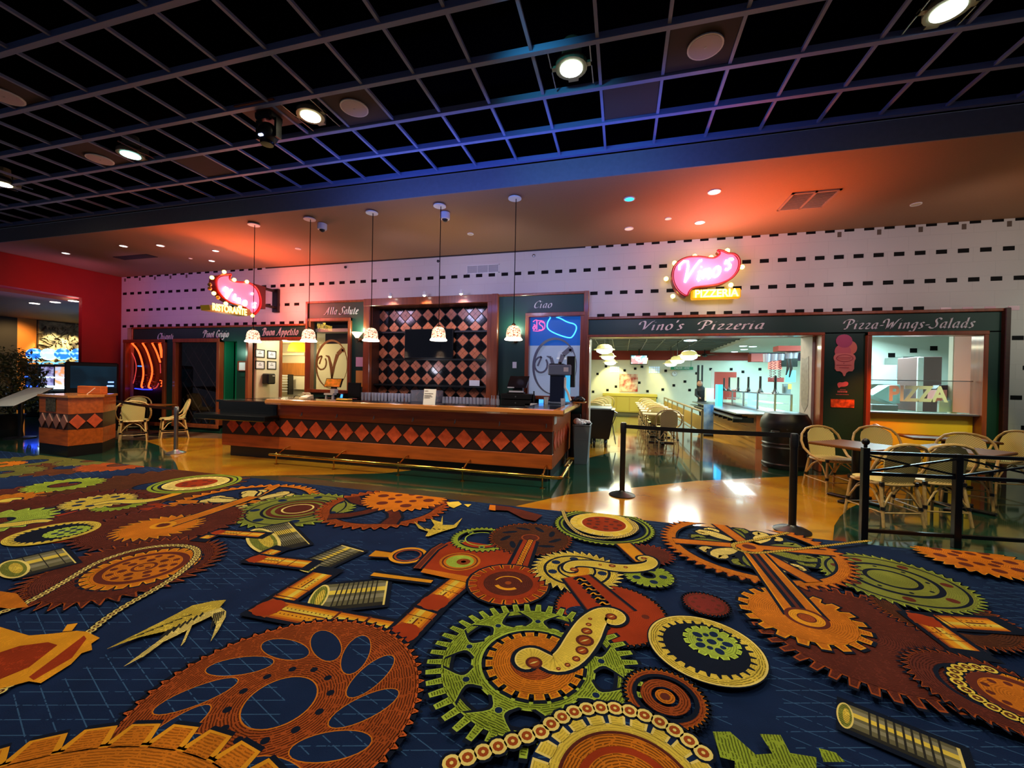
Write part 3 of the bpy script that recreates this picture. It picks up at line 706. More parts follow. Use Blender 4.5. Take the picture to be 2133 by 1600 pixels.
b = MB(); b.sph((-.80,7.95,1.18), .09, 8, .6); b.sph((-.74,7.85,1.16), .07, 8, .6); b.sph((-.84,7.85,1.16), .06, 8, .7); b.build('cloth', M_BLACK, bt, smooth=True)
# ---- wet floor paper, wall fittings
def plaque(name, label, cat, x0, y0, x1, y1, m, Y=8.42, th=.012, fr=None, group=None, marks=0):
    a, c = AT(x0,y0,Y), AT(x1,y1,Y)
    if fr is None:
        b = MB(); b.box(a.x,Y-th,c.z,c.x,Y,a.z); o = b.build(name, m); return tag(o, label, cat, group)
    t = thing(name, label, cat, ((a.x+c.x)/2,Y,c.z), group=group)
    w = .02
    b = MB(); b.box(a.x,Y-th,c.z,c.x,Y,c.z+w); b.box(a.x,Y-th,a.z-w,c.x,Y,a.z); b.box(a.x,Y-th,c.z,a.x+w,Y,a.z); b.box(c.x-w,Y-th,c.z,c.x,Y,a.z); b.build('frame', fr, t)
    b = MB(); b.box(a.x+w,Y-.006,c.z+w,c.x-w,Y,a.z-w); b.build('sheet', m, t)
    return t
plaque('notice_sheet', 'framed white notice on the green wall by the serving opening', 'notice', 497,752,514,773, M_PAPER, 8.42, .03, M_WOODV)
plaque('thermostat', 'small dark green control box under the framed notice', 'switch', 502,777,511,785, mat('grey_green_plastic', (20,66,52), .4))
plaque('notice_sheet', 'white paper sheet taped to the green wall left of the niche', 'notice', 742,744,764,764, mat('lilac_paper', (205,170,190), .7))
plaque('notice_sheet', 'cream and amber notice near the counter left of the niche', 'notice', 742,772,766,806, mat('amber_notice', (205,150,70), .6))
plaque('light_switch', 'white light switch on the green wall under the Ciao panel', 'switch', 1068,754,1076,767, M_WHITE)
o = plaque('tile_card', 'white card leaning on the lowest niche shelf', 'card', 978,792,999,806, M_PAPER, 8.6)
# wall sconces
def sconce(x, z, label, Y=8.42, shade=True):
    t = thing('wall_sconce', label, 'wall lamp', (x,Y,z-.12))
    b = MB(); b.lathe([(.05,0),(.05,-.02),(.02,-.03)], (x,Y,z-.12), 12, 'y'); b.tube([(x,Y-.02,z-.12),(x,Y-.10,z-.17),(x,Y-.15,z-.12),(x,Y-.15,z-.06)], .009, 6)
    b.tube([(x,Y-.03,z-.12),(x-.05,Y-.08,z-.19),(x-.1,Y-.09,z-.14),(x-.07,Y-.09,z-.10)], .006, 6); b.build('bracket', mat('bronze', (80,56,36), .35, metal=.8), t, smooth=True)
    b = MB(); b.lathe([(.035,-.08),(.07,-.03),(.11,.02),(.125,.05)], (x,Y-.15,z), 16); b.build('glass_shade', emat('warm_shade', (255,222,170), 2.6), t, smooth=True)
    lamp('POINT', 'sconce_glow', (x,Y-.2,z+.12), 9, (.75,1,.72), size=.05)
    return t
p = AT(746,697,8.3); sconce(-6.0, p.z, 'frosted glass wall sconce with curled bracket beside the niche')
p = AT(1071,697,8.3); sconce(-2.2, p.z, 'wall sconce behind the rightmost patterned pendant')
# pendants
def scrollmat():
    m = mat('patterned_shade', (235,215,190), .4)
    nt = m.node_tree; b = nt.nodes['Principled BSDF']; tc = nt.nodes.new('ShaderNodeTexCoord'); n = nt.nodes.new('ShaderNodeTexNoise'); n.inputs['Scale'].default_value = 24; n.inputs['Distortion'].default_value = 2.5; n.inputs['Detail'].default_value = 0
    r = nt.nodes.new('ShaderNodeValToRGB'); e = r.color_ramp.elements; e[0].position = .40; e[0].color = (*lin((150,60,40)),1); e[1].position = .5; e[1].color = (*lin((255,232,196)),1)
    nt.links.new(tc.outputs['Object'], n.inputs['Vector']); nt.links.new(n.outputs['Fac'], r.inputs[0]); nt.links.new(r.outputs[0], b.inputs['Emission Color']); nt.links.new(r.outputs[0], b.inputs['Base Color'])
    b.inputs['Emission Strength'].default_value = .9
    return m
SH = scrollmat()
names = ['leftmost patterned glass pendant, hanging in front of Buon Appetito lettering', 'patterned glass pendant, second from the left over the bar', 'patterned glass pendant in front of the left wood post of the niche', 'patterned glass pendant hanging in front of the television', 'rightmost patterned glass pendant, before the green Ciao wall']
pend = []
for i, px in enumerate((527,645,773,916,1074)):
    x = -6.57+1.2425*i+.0; x = [-6.50,-5.29,-4.05,-2.825,-1.595][i]; y = 5.95
    t = thing('pendant_lamp', names[i], 'pendant lamp', (x,y,2.1), group='patterned pendants over the bar')
    b = MB(); b.lathe([(.10,0),(.10,.015),(.03,.03)], (x-.02,y,4.235), 18); b.build('ceiling_rose', M_WHITE, t, smooth=True)
    b = MB(); b.tube([(x,y,2.36),(x,y,4.24)], .006, 6); b.build('cord', mat('dark_cord', (16,12,12), .95, spec=.1), t)
    b = MB(); b.lathe([(.012,.27),(.03,.255),(.035,.24),(.03,.225)], (x,y,2.1), 12); b.build('cap', mat('bronze', (80,56,36), .35, metal=.8), t, smooth=True)
    b = MB(); b.lathe([(.03,.235),(.07,.22),(.098,.18),(.11,.12),(.115,.05)], (x,y,2.1), 20); b.build('shade', SH, t, smooth=True)
    b = MB(); b.lathe([(.115,.05),(.13,.035),(.138,.02),(.13,.012),(.05,.012),(.04,.03),(1e-4,.03)], (x,y,2.1), 20); b.build('lit_rim', emat('pendant_bulb', (255,240,215), 3.5), t, smooth=True)
    lamp('SPOT', 'pendant_light', (x,y,2.07), 14, (1,.82,.55), (x,y,0), .06, 150, .8)
# track spots over the niche
for i, (px, py, on) in enumerate([(815,626,1),(886,620,1),(962,618,1)]):
    p = AT(px,py,8.25)
    t = thing('track_spotlight', ['left','middle','right'][i]+' small white spotlight on top of the niche frame', 'spotlight', (p.x,8.3,3.34))
    b = MB(); b.tube([(p.x,8.36,3.35),(p.x,8.28,3.42),(p.x,8.2,3.42)], .008, 6); b.build('arm', M_WHITE, t)
    b = MB(); b.lathe([(.02,.0),(.035,-.03),(.04,-.09)], (p.x,8.2,3.44), 12); b.build('head', M_WHITE, t, smooth=True)
    b = MB(); b.sph((p.x,8.2,3.355), .034, 8); b.build('bulb', emat('spot_bulb', (255,250,240), 9), t, smooth=True)
    lamp('SPOT', 'niche_spot', (p.x,8.15,3.34), 24, (1,.8,.5), (p.x,8.72,2.5), .04, 75, .7)
# ---- lettering
def words(label, text, x0, x1, z, h, y=8.42):
    t = thing('header_lettering', label, 'sign', ((x0+x1)/2,y,z))
    script(lambda m: m.build('letter', M_TEXT, t), text, x0, z, h, y, width=x1-x0, nib=.085)
    return t
def W(text, pa, pb, lab, asc=1.65, fac=1.0):
    # pa: baseline left pixel, pb: cap top right pixel
    a, c = AT(*pa, 8.41), AT(*pb, 8.41)
    z = AT(pa[0], pa[1], 8.41).z; zt = AT(pa[0], pb[1], 8.41).z
    h = fac*(c.z - AT(pb[0], pa[1]+(pb[0]-pa[0])*-.0, 8.41).z)/asc
    words(lab, text, a.x, c.x, z, h)
W("Chianti", (327,707), (361,694), 'pale script word Chianti on the green header over the window of reflected neon')
W("Pinot Grigio", (423,703), (476,688), 'pale script words Pinot Grigio on the green header')
W("Buon Appetito", (546,699), (621,683), 'pale script words Buon Appetito above the serving opening')
W("Alla Salute", (676,656), (746,640), 'pale script words Alla Salute on the raised panel')
W("Ciao", (1111,642), (1150,627), 'pale script word Ciao on the raised green panel')
W("Vino's", (1332,688), (1423,668), "pale script word Vino's on the header of the wide opening", 1.7)
W("Pizzeria", (1455,687), (1592,667), 'pale script word Pizzeria on the header of the wide opening', 1.7)
W("Pizza-Wings-Salads", (1758,686), (2030,664), 'pale script words Pizza-Wings-Salads over the kitchen window', 1.7)
# ---- left windows
def pane(n, x0, x1, z0, z1, y, m):
    b = MB(); b.box(x0,y,z0,x1,y+.006,z1); o = b.build('window_%d' % n, m); o['kind'] = 'structure'; return o
pane(1, -13.68,-12.26,.15,2.38,8.45, glassmat('dark_pane', (235,228,240), 0, .95))
bb = MB(); bb.box(-13.8,8.62,0,-12.1,8.95,2.5); bb.m = 0; bb.box(-11.9,8.75,0,-10.2,8.95,2.5)
struct('wall_back', bb, mat('black_back_board', (10,9,12), .5))
pane(2, -11.79,-10.33,.17,2.38,8.45, glassmat('dark_pane2', (225,220,220), 0, .95))
# reflected neon in the first window, built as glowing tubes behind the glass
def nl(pts, m, label, r=.022, Y=8.54):
    P = [AT(*p, Y) for p in pts]
    # smooth
    for _ in range(2):
        q = [P[0]]
        for a, c in zip(P, P[1:]): q += [a.lerp(c,.25), a.lerp(c,.75)]
        P = q+[P[-1]]
    b = MB(); b.tube(P, r, 6); o = b.build('reflection_tube', m, smooth=True); tag(o, label, 'reflection', 'reflected neon in the left window'); return o
z2 = lambda x,y:(240+x/4,560+y/4)
NO = emat('reflected_orange', (255,80,25), 5); NB = emat('reflected_blue', (50,70,255), 2.2); NP = emat('reflected_dim_pink', (200,70,60), 1.3)
nl([z2(*p) for p in [(140,620),(185,670),(215,740),(235,830),(235,900),(215,980),(228,990)]], NO, 'first bright orange neon reflection from the left, curving down the window')
nl([z2(*p) for p in [(228,620),(260,670),(285,740),(310,830),(305,900),(272,985),(295,995)]], NO, 'second bright orange neon reflection, curving down the middle of the window')
nl([z2(*p) for p in [(308,620),(345,690),(375,780)]], NO, 'short orange neon reflection near the right of the window')
nl([z2(*p) for p in [(370,625),(382,680),(390,740)]], NO, 'thick orange neon reflection at the right edge of the window', .035)
nl([z2(*p) for p in [(138,700),(165,750),(178,820),(165,900),(150,955)]], NP, 'dim pink neon reflection at the left edge of the window', .012)
nl([z2(*p) for p in [(375,790),(378,870)]], NP, 'dim pink neon reflection under the short orange one', .012)
nl([z2(*p) for p in [(320,998),(345,990),(362,955)]], NP, 'small red hooked neon reflection at the foot of the window', .015)
nl([z2(*p) for p in [(165,997),(230,1006),(305,1006)]], NB, 'blue neon reflection along the foot of the window', .018)
nl([z2(*p) for p in [(190,810),(222,812)]], emat('reflected_cyan', (60,150,230), 1.6), 'small cyan neon reflection in the window', .02)
nl([z2(*p) for p in [(372,930),(400,935),(378,955),(402,965),(380,980)]], NO, 'small orange scribbled neon reflection low in the window', .012)
# small bits for reflected blurry gaming screens, set behind the tubes
b = MB(); rr = random.Random(5)
for k_ in range(60):
    q = AT(240+rr.uniform(150,390)/4, 560+rr.uniform(870,985)/4, 8.60); w = rr.uniform(.01,.05); b.m = rr.choice([0,0,1])
    b.box(q.x-w,8.60,q.z-.012,q.x+w,8.605,q.z+.012)
tag(b.build('screen_bits', [mat('grey_screen_bits', (120,120,150), .3), mat('dark_red_bits', (110,40,50), .4)]), 'small bits for blurry gaming screens reflected in the window', 'display', kind='stuff')
# lattice wine cabinet behind second window
lt = thing('wine_lattice', 'dark diagonal wine lattice behind the tall glass', 'wine rack', (-11.05,8.6,.15))
b = MB()
def clipseg(x0, z0, dx, X0, X1, Z0, Z1):
    pass
for k_ in range(-8, 9):
    for s in (1,-1):
        x0, x1 = -11.79, -10.33; c = -11.06+.36*k_
        pts = []
        for z in (.17, 2.38):
            pts.append((c+s*(z-1.27)*.8, z))
        # clip to x range
        (xa, za), (xb, zb) = pts
        def cl(xa, za, xb, zb):
            for X, sg in ((x0,1),(x1,-1)):
                ia, ib = (xa-X)*sg >= 0, (xb-X)*sg >= 0
                if not ia and not ib: return None
                if ia != ib:
                    t_ = (X-xa)/(xb-xa); xi, zi = X, za+(zb-za)*t_
                    if ia: xb, zb = xi, zi
                    else: xa, za = xi, zi
            return xa, za, xb, zb
        r_ = cl(xa, za, xb, zb)
        if r_: b.tube([(r_[0],8.58+.02*(s>0),r_[1]),(r_[2],8.58+.02*(s>0),r_[3])], .013, 4)
b.build('lattice', mat('dark_brown_lattice', (60,50,48), .5), lt)
b = MB(); b.box(-11.79,8.68,.15,-10.33,8.70,2.4); b.build('back_board', mat('black_back_board', (10,9,12), .5), lt)
# ---- windows with etched emblem
FROST = mat('etched_glass', (200,205,215), .35, trans=.0, spec=.6)
def emblem(x0, x1, n, label, tint, dark):
    t = thing('window_emblem', label, 'etched emblem', ((x0+x1)/2,8.47,1.2))
    w = x1-x0; cx_, cz = (x0+x1)/2, 1.2+.62; rx, rz = w*.44, .60
    b = MB()
    N = 40
    for i in range(N):
        a0, a1 = 2*PI*i/N, 2*PI*(i+1)/N
        def W_(a): return .012+.045*abs(math.sin(a*.5+.3))**2
        q = [(cx_+rx*math.cos(a0),cz+rz*math.sin(a0)),(cx_+rx*math.cos(a1),cz+rz*math.sin(a1)),(cx_+(rx-W_(a1))*math.cos(a1),cz+(rz-W_(a1))*math.sin(a1)),(cx_+(rx-W_(a0))*math.cos(a0),cz+(rz-W_(a0))*math.sin(a0))]
        b.prism(q, 'y', 8.462, 8.468)
    b.build('oval_ring', tint, t)
    b = MB()
    def rib(pts, ws):
        P = [(cx_+p[0]*rx, cz+p[1]*rz) for p in pts]
        for i in range(len(P)-1):
            (ax, az), (bx, bz) = P[i], P[i+1]; dx, dz = bx-ax, bz-az; L = math.hypot(dx,dz) or 1; nx_, nz_ = -dz/L, dx/L
            b.prism([(ax+nx_*ws[i],az+nz_*ws[i]),(bx+nx_*ws[i+1],bz+nz_*ws[i+1]),(bx-nx_*ws[i+1],bz-nz_*ws[i+1]),(ax-nx_*ws[i],az-nz_*ws[i])], 'y', 8.461, 8.469)
    rib([(-.75,.0)]+[(-.5+.3*math.cos(a*.5)-.1,.05+.28*math.sin(a*.5)) for a in range(3,15)], [.02]*13)
    rib([(-.35,.35),(-.15,.3),(0,-.1),(.05,-.6)], [.01,.03,.045,.02])
    rib([(.05,-.6),(.2,0),(.38,.4),(.7,.62),(.8,.5)], [.02,.035,.05,.05,.03])
    b.build('letter_v', tint, t)
    return t
emblem(-7.38,-6.33,3,'etched oval emblem with a swirling V on the left tall window', mat('etched_brown', (150,124,66), .4), None)
emblem(-1.91,-.84,4,'etched oval emblem with a swirling V on the window beside the opening', mat('etched_grey', (128,134,146), .2), None)
pane(3, -7.38,-6.33,1.2,2.86,8.47, M_GLASS)
pane(4, -1.91,-.84,1.2,2.86,8.47, M_GLASS)
bd = MB(); bd.box(-7.4,8.9,2.36,-6.3,8.93,2.95)
tag(bd.build('window_valance', mat('brown_valance', (70,44,22), .5)), 'dark brown panel filling the top of the left tall window', 'panel')
bk = MB(); bk.box(-1.94,8.55,1.17,-.81,8.58,2.26)  # pane brightness added as emission; no light stands behind
tag(bk.build('glow_panel', mat('frosted_white_panel', (180,188,204), .5, emit=(150,165,195), es=.42)), 'pale panel with added glow behind the emblem beside the opening', 'panel')
bk = MB(); bk.box(-1.94,8.55,2.26,-.81,8.58,2.92)
tag(bk.build('glow_panel', mat('blue_glow_panel', (20,50,120), .4, emit=(24,90,190), es=.55)), 'blue upper panel with added glow behind reflected neon outlines beside the opening', 'panel')
def reflY(pts, m, label, r=.014, Y=8.53, sub=2):
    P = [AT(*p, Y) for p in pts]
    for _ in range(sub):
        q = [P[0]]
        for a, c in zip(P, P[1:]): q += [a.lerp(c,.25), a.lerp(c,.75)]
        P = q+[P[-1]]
    b = MB(); b.tube(P, r, 6); o = b.build('reflection_tube', m, smooth=True); return tag(o, label, 'reflection')
e4 = lambda x,y:(760+x/4.266,600+y/4.266)  # mirrored neon reflections, built as glowing tubes behind the glass
reflY([e4(*p) for p in [(1650,262),(1620,310),(1620,365),(1700,410),(1820,448),(1850,430),(1885,360),(1870,320),(1800,305),(1740,270),(1700,258)]], emat('reflected_sky', (70,180,255), 2.0), 'blue bottle shaped neon reflection in the window beside the opening')
SP = emat('reflected_pink', (255,90,150), 1.6)
reflY([e4(*p) for p in [(1590,310),(1560,295),(1545,320),(1585,345),(1580,375),(1545,372)]], SP, 'pink neon letter S seen mirrored in the window', .01)
reflY([e4(*p) for p in [(1528,285),(1528,372)]], SP, 'pink neon letter l seen mirrored in the window', .01, sub=0)
reflY([e4(*p) for p in [(1500,330),(1515,325),(1515,365),(1495,368),(1494,345),(1512,340)]], SP, 'pink neon letter a seen mirrored in the window', .01)
reflY([e4(*p) for p in [(1494,300),(1520,280),(1535,290),(1585,290),(1603,325),(1595,370),(1545,385),(1494,380)]], SP, 'pink neon outline around the mirrored letters', .007)
# frames and dispenser in the side room
def sidex(px, py): return ATX(px, py, -9.26)
for i, (x0,y0,x1,y1) in enumerate([(532,727,551,745.5),(557,730,575,748),(532,751,551,769.5),(557,752,575,770)]):
    a, c = sidex(x0,y0), sidex(x1,y1)
    t = thing('framed_certificate', ['top left','top right','bottom left','bottom right'][i]+' of the four black framed certificates in the serving opening', 'picture frame', (-9.27,(a.y+c.y)/2,c.z), group='framed certificates')
    b = MB(); w = .022
    b.box(-9.27,a.y,c.z,-9.25,c.y,c.z+w); b.box(-9.27,a.y,a.z-w,-9.25,c.y,a.z); b.box(-9.27,a.y,c.z,-9.25,a.y+w,a.z); b.box(-9.27,c.y-w,c.z,-9.25,c.y,a.z); b.build('frame', M_BLACK, t)
    b = MB(); b.box(-9.268,a.y+w,c.z+w,-9.26,c.y-w,a.z-w); b.build('certificate', M_PAPER, t)
    b = MB(); m_ = (a.y+c.y)/2; zz = (a.z+c.z)/2; b.box(-9.262,m_-.05,zz-.01,-9.258,m_+.05,zz+.01); b.box(-9.262,m_-.02,zz+.03,-9.258,m_+.02,zz+.05); b.build('print_lines', mat('grey_ink', (110,110,120), .8), t)
a, c = sidex(545,778), sidex(562,800)
t = thing('towel_dispenser', 'black paper towel dispenser below the framed certificates', 'dispenser', (-9.2,(a.y+c.y)/2,c.z))
b = MB(); b.box(-9.266,a.y,c.z,-9.05,c.y,a.z,.03); b.build('case', M_BLACK, t)
b = MB(); b.box(-9.05,c.y-.12,a.z-.07,-9.045,c.y-.05,a.z-.05); b.build('badge', M_WHITE, t)
# back of side room
def BR(x0,y0,x1,y1,name,label,cat,m,Y=11.55,d=.05):
    a, c = AT(x0,y0,Y), AT(x1,y1,Y); b = MB(); b.box(a.x,Y-d,c.z,c.x,Y,a.z,.004); return tag(b.build(name, m), label, cat)
BR(587,736,643,741,'wall_ledge','pale ledge running across the back of the side room','ledge',CREAM,11.6,.2)
BR(587,756,643,783,'wood_panel','amber wood panel in the side room','panel',mat('amber_wood', (190,120,50), .45, noise=.2, nscale=3, stretch=(6,6,1)),11.6,.03)
BR(607,784,642,812,'white_board','cream board low in the side room','board',mat('cream_board', (222,214,186), .5),11.5,.03)
rk = thing('tray_rack', 'white tray rack with seven shelves in the side room', 'rack', (AT(597,812,11.2).x,11.2,.9))
for k_ in range(7):
    a, c = AT(586,781+5.5*k_,11.2), AT(605,783.4+5.5*k_,11.2); b = MB(); b.box(a.x,11.1,c.z,c.x,11.3,a.z); b.build('tray', M_WHITE, rk)
b = MB(); a, c = AT(604,780,11.2), AT(606,824,11.2); b.box(a.x,11.1,.9,c.x,11.3,a.z); b.build('side_post', M_BLACK, rk)
a = AT(620,726,11.2)
t = thing('pendant_lamp', 'yellow dome lamp shining in the side room', 'pendant lamp', (a.x,11.2,a.z-.1))
b = MB(); b.lathe([(.03,.24),(.16,.2),(.26,.1),(.3,-.1)], (a.x,11.2,a.z), 20); b.build('shade', emat('yellow_shade', (235,180,40), 1.0), t, smooth=True)
lamp('POINT', 'side_room_light', (a.x,10.6,2.2), 40, (1,.84,.5), size=.1)
lamp('POINT', 'side_room_light', (-8.6,9.0,2.5), 22, (1,.95,.8), size=.1)
lamp('POINT', 'side_room_light', (-6.6,10.0,2.3), 40, (1,.84,.5), size=.1)
for px, py in ((628,714.5),(699,714)):
    a = AT(px,py,10.2); b = MB(); b.lathe([(.08,0),(.08,.01)], (a.x,10.2,2.605), 14); tag(b.build('ceiling_light', emat('down_light', (255,240,210), 5)), 'round ceiling light in the side room, seen through the %s' % ('serving opening' if px < 640 else 'left tall window'), 'ceiling light')
# ================================================================ NEON SIGNS
z7 = lambda x,y:(1200+x/4.266,350+y/4.266)
BLOB = [(975,1165),(900,1120),(855,1050),(840,980),(850,900),(900,840),(980,805),(1080,800),(1200,820),(1250,800),(1272,770),(1235,742),(1300,750),(1345,775),(1400,775),(1440,815),(1448,870),(1425,940),(1370,1000),(1270,1045),(1150,1062),(1050,1070),(1000,1095)]
P = [AT(*z7(*p), 8.2) for p in BLOB]
cxs = sum(p.x for p in P)/len(P); czs = sum(p.z for p in P)/len(P)
shape = [(p.x-cxs, p.z-czs) for p in P]
def smooth2(s, n=2):
    for _ in range(n):
        q = []
        for a, b in zip(s, s[1:]+s[:1]): q += [(a[0]*.75+b[0]*.25,a[1]*.75+b[1]*.25),(a[0]*.25+b[0]*.75,a[1]*.25+b[1]*.75)]
        s = q
    return s
shp = smooth2(shape, 2)
def facemat():
    m = mat('pink_neon_face', (230,90,120), .4)
    nt = m.node_tree; b = nt.nodes['Principled BSDF']; b.inputs['Emission Color'].default_value = (*lin((235,92,128)),1); b.inputs['Emission Strength'].default_value = 1.0
    return m
M_FACE = facemat(); M_NW = emat('white_neon', (255,225,235), 7); M_YB = emat('yellow_bulb', (255,215,80), 9); M_CASE = mat('dark_red_case', (110,20,24), .4)
M_YBOX = mat('yellow_sign_box', (200,140,10), .4, emit=(220,150,10), es=.8)
def neon_sign(name, label, org, rz, sx, word, mirror_blob=False, boxrect=None, ysize=1.0, tilt=0):
    """sign built in a local frame: x along face, z up, face looks to -y"""
    t = thing(name, label, 'neon sign', org, rz)
    S = [(p[0]*sx, p[1]*abs(sx)) for p in shp]
    def build(b, nm, m, smooth=False):
        o = b.build(nm, m, None, smooth=smooth, world=False); o.parent = t; return o
    def rel(b, nm, m, smooth=False):
        # keep local coordinates
        me = bpy.data.meshes.new(nm); me.from_pydata(b.v, [], b.f)
        for q in (m if isinstance(m, (list,tuple)) else [m]): me.materials.append(q)
        for p_, i_ in zip(me.polygons, b.mi): p_.material_index = i_; p_.use_smooth = smooth
        me.update(); o = bpy.data.objects.new(nm, me); COL.objects.link(o); o.parent = t; return o
    T_ = lambda p: (p[0]*math.cos(tilt)-p[1]*math.sin(tilt), p[0]*math.sin(tilt)+p[1]*math.cos(tilt))
    S = [T_(p) for p in S]
    for s_, nm in ((-1,'face'),) + (((1,'face'),) if rz else ()):
        b = MB(); b.prism([(p[0]*.93,p[1]*.93) for p in S], 'y', s_*.10, s_*.112); rel(b, nm, M_FACE)
    b = MB(); b.prism(S, 'y', -.10, .10); rel(b, 'case', M_CASE)
    b = MB(); b.tube([(p[0]*.985,-.115,p[1]*.985) for p in S], .018, 6, closed=True)
    if rz: b.tube([(p[0]*.985,.115,p[1]*.985) for p in S], .018, 6, closed=True)
    rel(b, 'rim', mat('red_rim', (150,24,34), .3), True)
    # neon script as rounded tubes
    b = MB(); h = .19*abs(sx); pen = -.47*abs(sx); z0 = -.12*abs(sx)
    for ch, k_, dz in (('V',1.25,-.035),('i',.95,-.03),('n',.95,-.02),('o',.95,-.01),("'",.9,-.01),('s',1.0,.03)):
        adv, st = GL[ch]
        for s in st:
            pts = [T_((pen+(p[0]+.25*p[1])*h*k_, z0+dz*3+p[1]*h*k_)) for p in s]
            b.tube([(q[0],-.135,q[1]) for q in pts], .021, 6)
        pen += (adv+.05)*h*k_
    rel(b, 'neon_script', M_NW, True)
    return t, rel, T_
org = Vector((cxs, 8.2, czs))
t, rel, T_ = neon_sign('neon_sign', 'pink swirl neon sign with a yellow box, high on the wall over the wide opening', org, 0, 1.0, '', tilt=0)
b = MB(); b.box(-.06,.1,-.2,.06,.25,.1); rel(b, 'wall_mount', M_BLACKM)
a, c = AT(*z7(1025,1085), 8.15), AT(*z7(1462,1155), 8.15)
b = MB(); b.box(a.x-cxs,-.08,c.z-czs,c.x-cxs,.06,a.z-czs,.02); rel(b, 'lower_box', M_YBOX)
mz, mxx = (a.z+c.z)/2, (a.x+c.x)/2
text_mesh('PIZZERIA', .19, 'neon_letters', emat('yellow_letters', (255,225,90), 5), t, (mxx-cxs,-.09,mz-czs), bold=.006, width=(c.x-a.x)*.88, world=False)
for p in [(875,845),(1055,785),(1200,795),(1345,735),(1475,880),(1375,1040),(860,1140),(800,985)]:
    q = AT(*z7(*p), 8.25); b = MB(); b.sph((q.x-cxs,.05,q.z-czs), .042, 8); rel(b, 'bulb', M_YB, True)
lamp('POINT', 'sign_glow', (cxs,7.75,czs), 26, (1,.45,.50), size=.25)
lamp('POINT', 'sign_glow', (cxs+.2,8.0,czs-.5), 5, (1,.8,.3), size=.2)
# left sign stands out from the wall
XS = -8.40
z3 = lambda x,y:(420+x/5,540+y/5)
lp = [ATX(*z3(*p), XS) for p in [(100,185),(620,500),(300,150),(530,590),(150,250),(610,430)]]
y0, y1 = min(p.y for p in lp), max(p.y for p in lp); zc = (max(p.z for p in lp)+min(p.z for p in lp))/2; yc = (y0+y1)/2
LSH = [ (150,190),(190,165),(260,160),(310,152),(280,190),(300,225),(380,240),(470,240),(540,270),(590,330),(615,420),(610,500),(570,560),(530,585),(505,560),(470,510),(400,480),(300,455),(220,400),(160,320),(140,250)]
ps = [ATX(*z3(*p), XS) for p in LSH]
t = thing('neon_sign', 'pink swirl neon sign with bulbs on a bracket, standing out from the left wall', 'neon sign', (XS, yc, zc))
poly = smooth2([(p.y, p.z) for p in ps], 2); ce = (sum(p[0] for p in poly)/len(poly), sum(p[1] for p in poly)/len(poly))
b = MB(); b.prism(poly, 'x', XS-.18, XS); b.build('case', M_CASE, t)
b = MB(); b.prism([(ce[0]+(p[0]-ce[0])*.92, ce[1]+(p[1]-ce[1])*.92) for p in poly], 'x', XS, XS+.012); b.build('face', M_FACE, t)
b = MB(); b.prism([(ce[0]+(p[0]-ce[0])*.92, ce[1]+(p[1]-ce[1])*.92) for p in poly], 'x', XS-.192, XS-.18); b.build('face', M_FACE, t)
b = MB(); b.tube([(XS+.012,p[0],p[1]) for p in poly], .022, 6, closed=True); b.build('rim', mat('red_rim', (150,24,34), .3), t, smooth=True)
b = MB()
for ch, (px, py), s_ in (('V',(245,400),40),('i',(345,420),24),('n',(380,445),26),('o',(445,475),28),("'",(520,430),30),('s',(545,500),30)):
    for st in GL[ch][1]:
        pts = []
        for q in st:
            u = px+(q[0]+.25*q[1])*s_*1.3-10; v = py-q[1]*s_*1.6+(q[0])*s_*.5
            w = ATX(*z3(u,v), XS+.04); pts.append((w.x,w.y,w.z))
        b.tube(pts, .024, 6)
b.build('neon_script', M_NW, t, smooth=True)
bx = [ATX(*z3(*p), XS+.05) for p in [(80,475),(500,520),(525,580),(470,592),(90,530)]]
b = MB(); b.prism([(p.y,p.z) for p in bx], 'x', XS-.2, XS+.05); b.build('lower_box', mat('dark_olive_box', (60,52,10), .4, emit=(150,110,10), es=.22), t)
cen = ATX(*z3(298,528), XS+.06); w2 = abs(ATX(*z3(475,560), XS+.06).y-ATX(*z3(118,500), XS+.06).y)
a1, a2 = ATX(*z3(120,500), XS+.06), ATX(*z3(475,560), XS+.06)
text_mesh('RISTORANTE', .2, 'neon_letters', emat('yellow_letters', (255,225,90), 5), t, cen, rot=(PI/2, -math.atan2(a2.z-a1.z, a2.y-a1.y), PI/2), bold=.006, width=w2)
for p in [(108,192),(235,132),(340,215),(472,235),(128,355),(252,462),(400,500),(530,588),(85,265),(85,305),(170,400)]:
    q = ATX(*z3(*p), XS+.05); b = MB(); b.sph(tuple(q), .04, 8); b.build('bulb', M_YB if p[0] not in (85,170) else mat('unlit_bulb', (150,120,50), .3), t, smooth=True)
q0, q1 = ATX(*z3(540,250), XS), ATX(*z3(675,520), XS)
mb_ = MB(); mb_.box(XS-.17, q0.y, q1.z, XS-.03, q1.y, q0.z); mb_.build('junction_box', mat('maroon_box', (60,16,22), .5), t)
b = MB()
for zz in (AT(790,0,8.4).z,): pass
pt, pb = AT(*z3(800,335), 8.4), AT(*z3(800,505), 8.4)
for z_ in (pt.z, pb.z): b.box(XS-.12, q1.y-.02, z_-.03, XS-.06, 8.42, z_+.03)
a, c = AT(*z3(790,312), 8.42), AT(*z3(832,552), 8.42)
b.box(XS-.17, 8.38, c.z, XS-.0, 8.45, a.z); b.build('wall_bracket', M_BLACKM, t)
lamp('POINT', 'sign_glow', (XS+.55,7.25,zc), 26, (1,.30,.26), size=.25)
lamp('POINT', 'sign_glow', (XS+.65,7.9,zc-.1), 30, (1,.14,.10), size=.2)
lamp('POINT', 'sign_glow', (XS-.5,7.2,zc), 10, (1,.5,.75), size=.25)
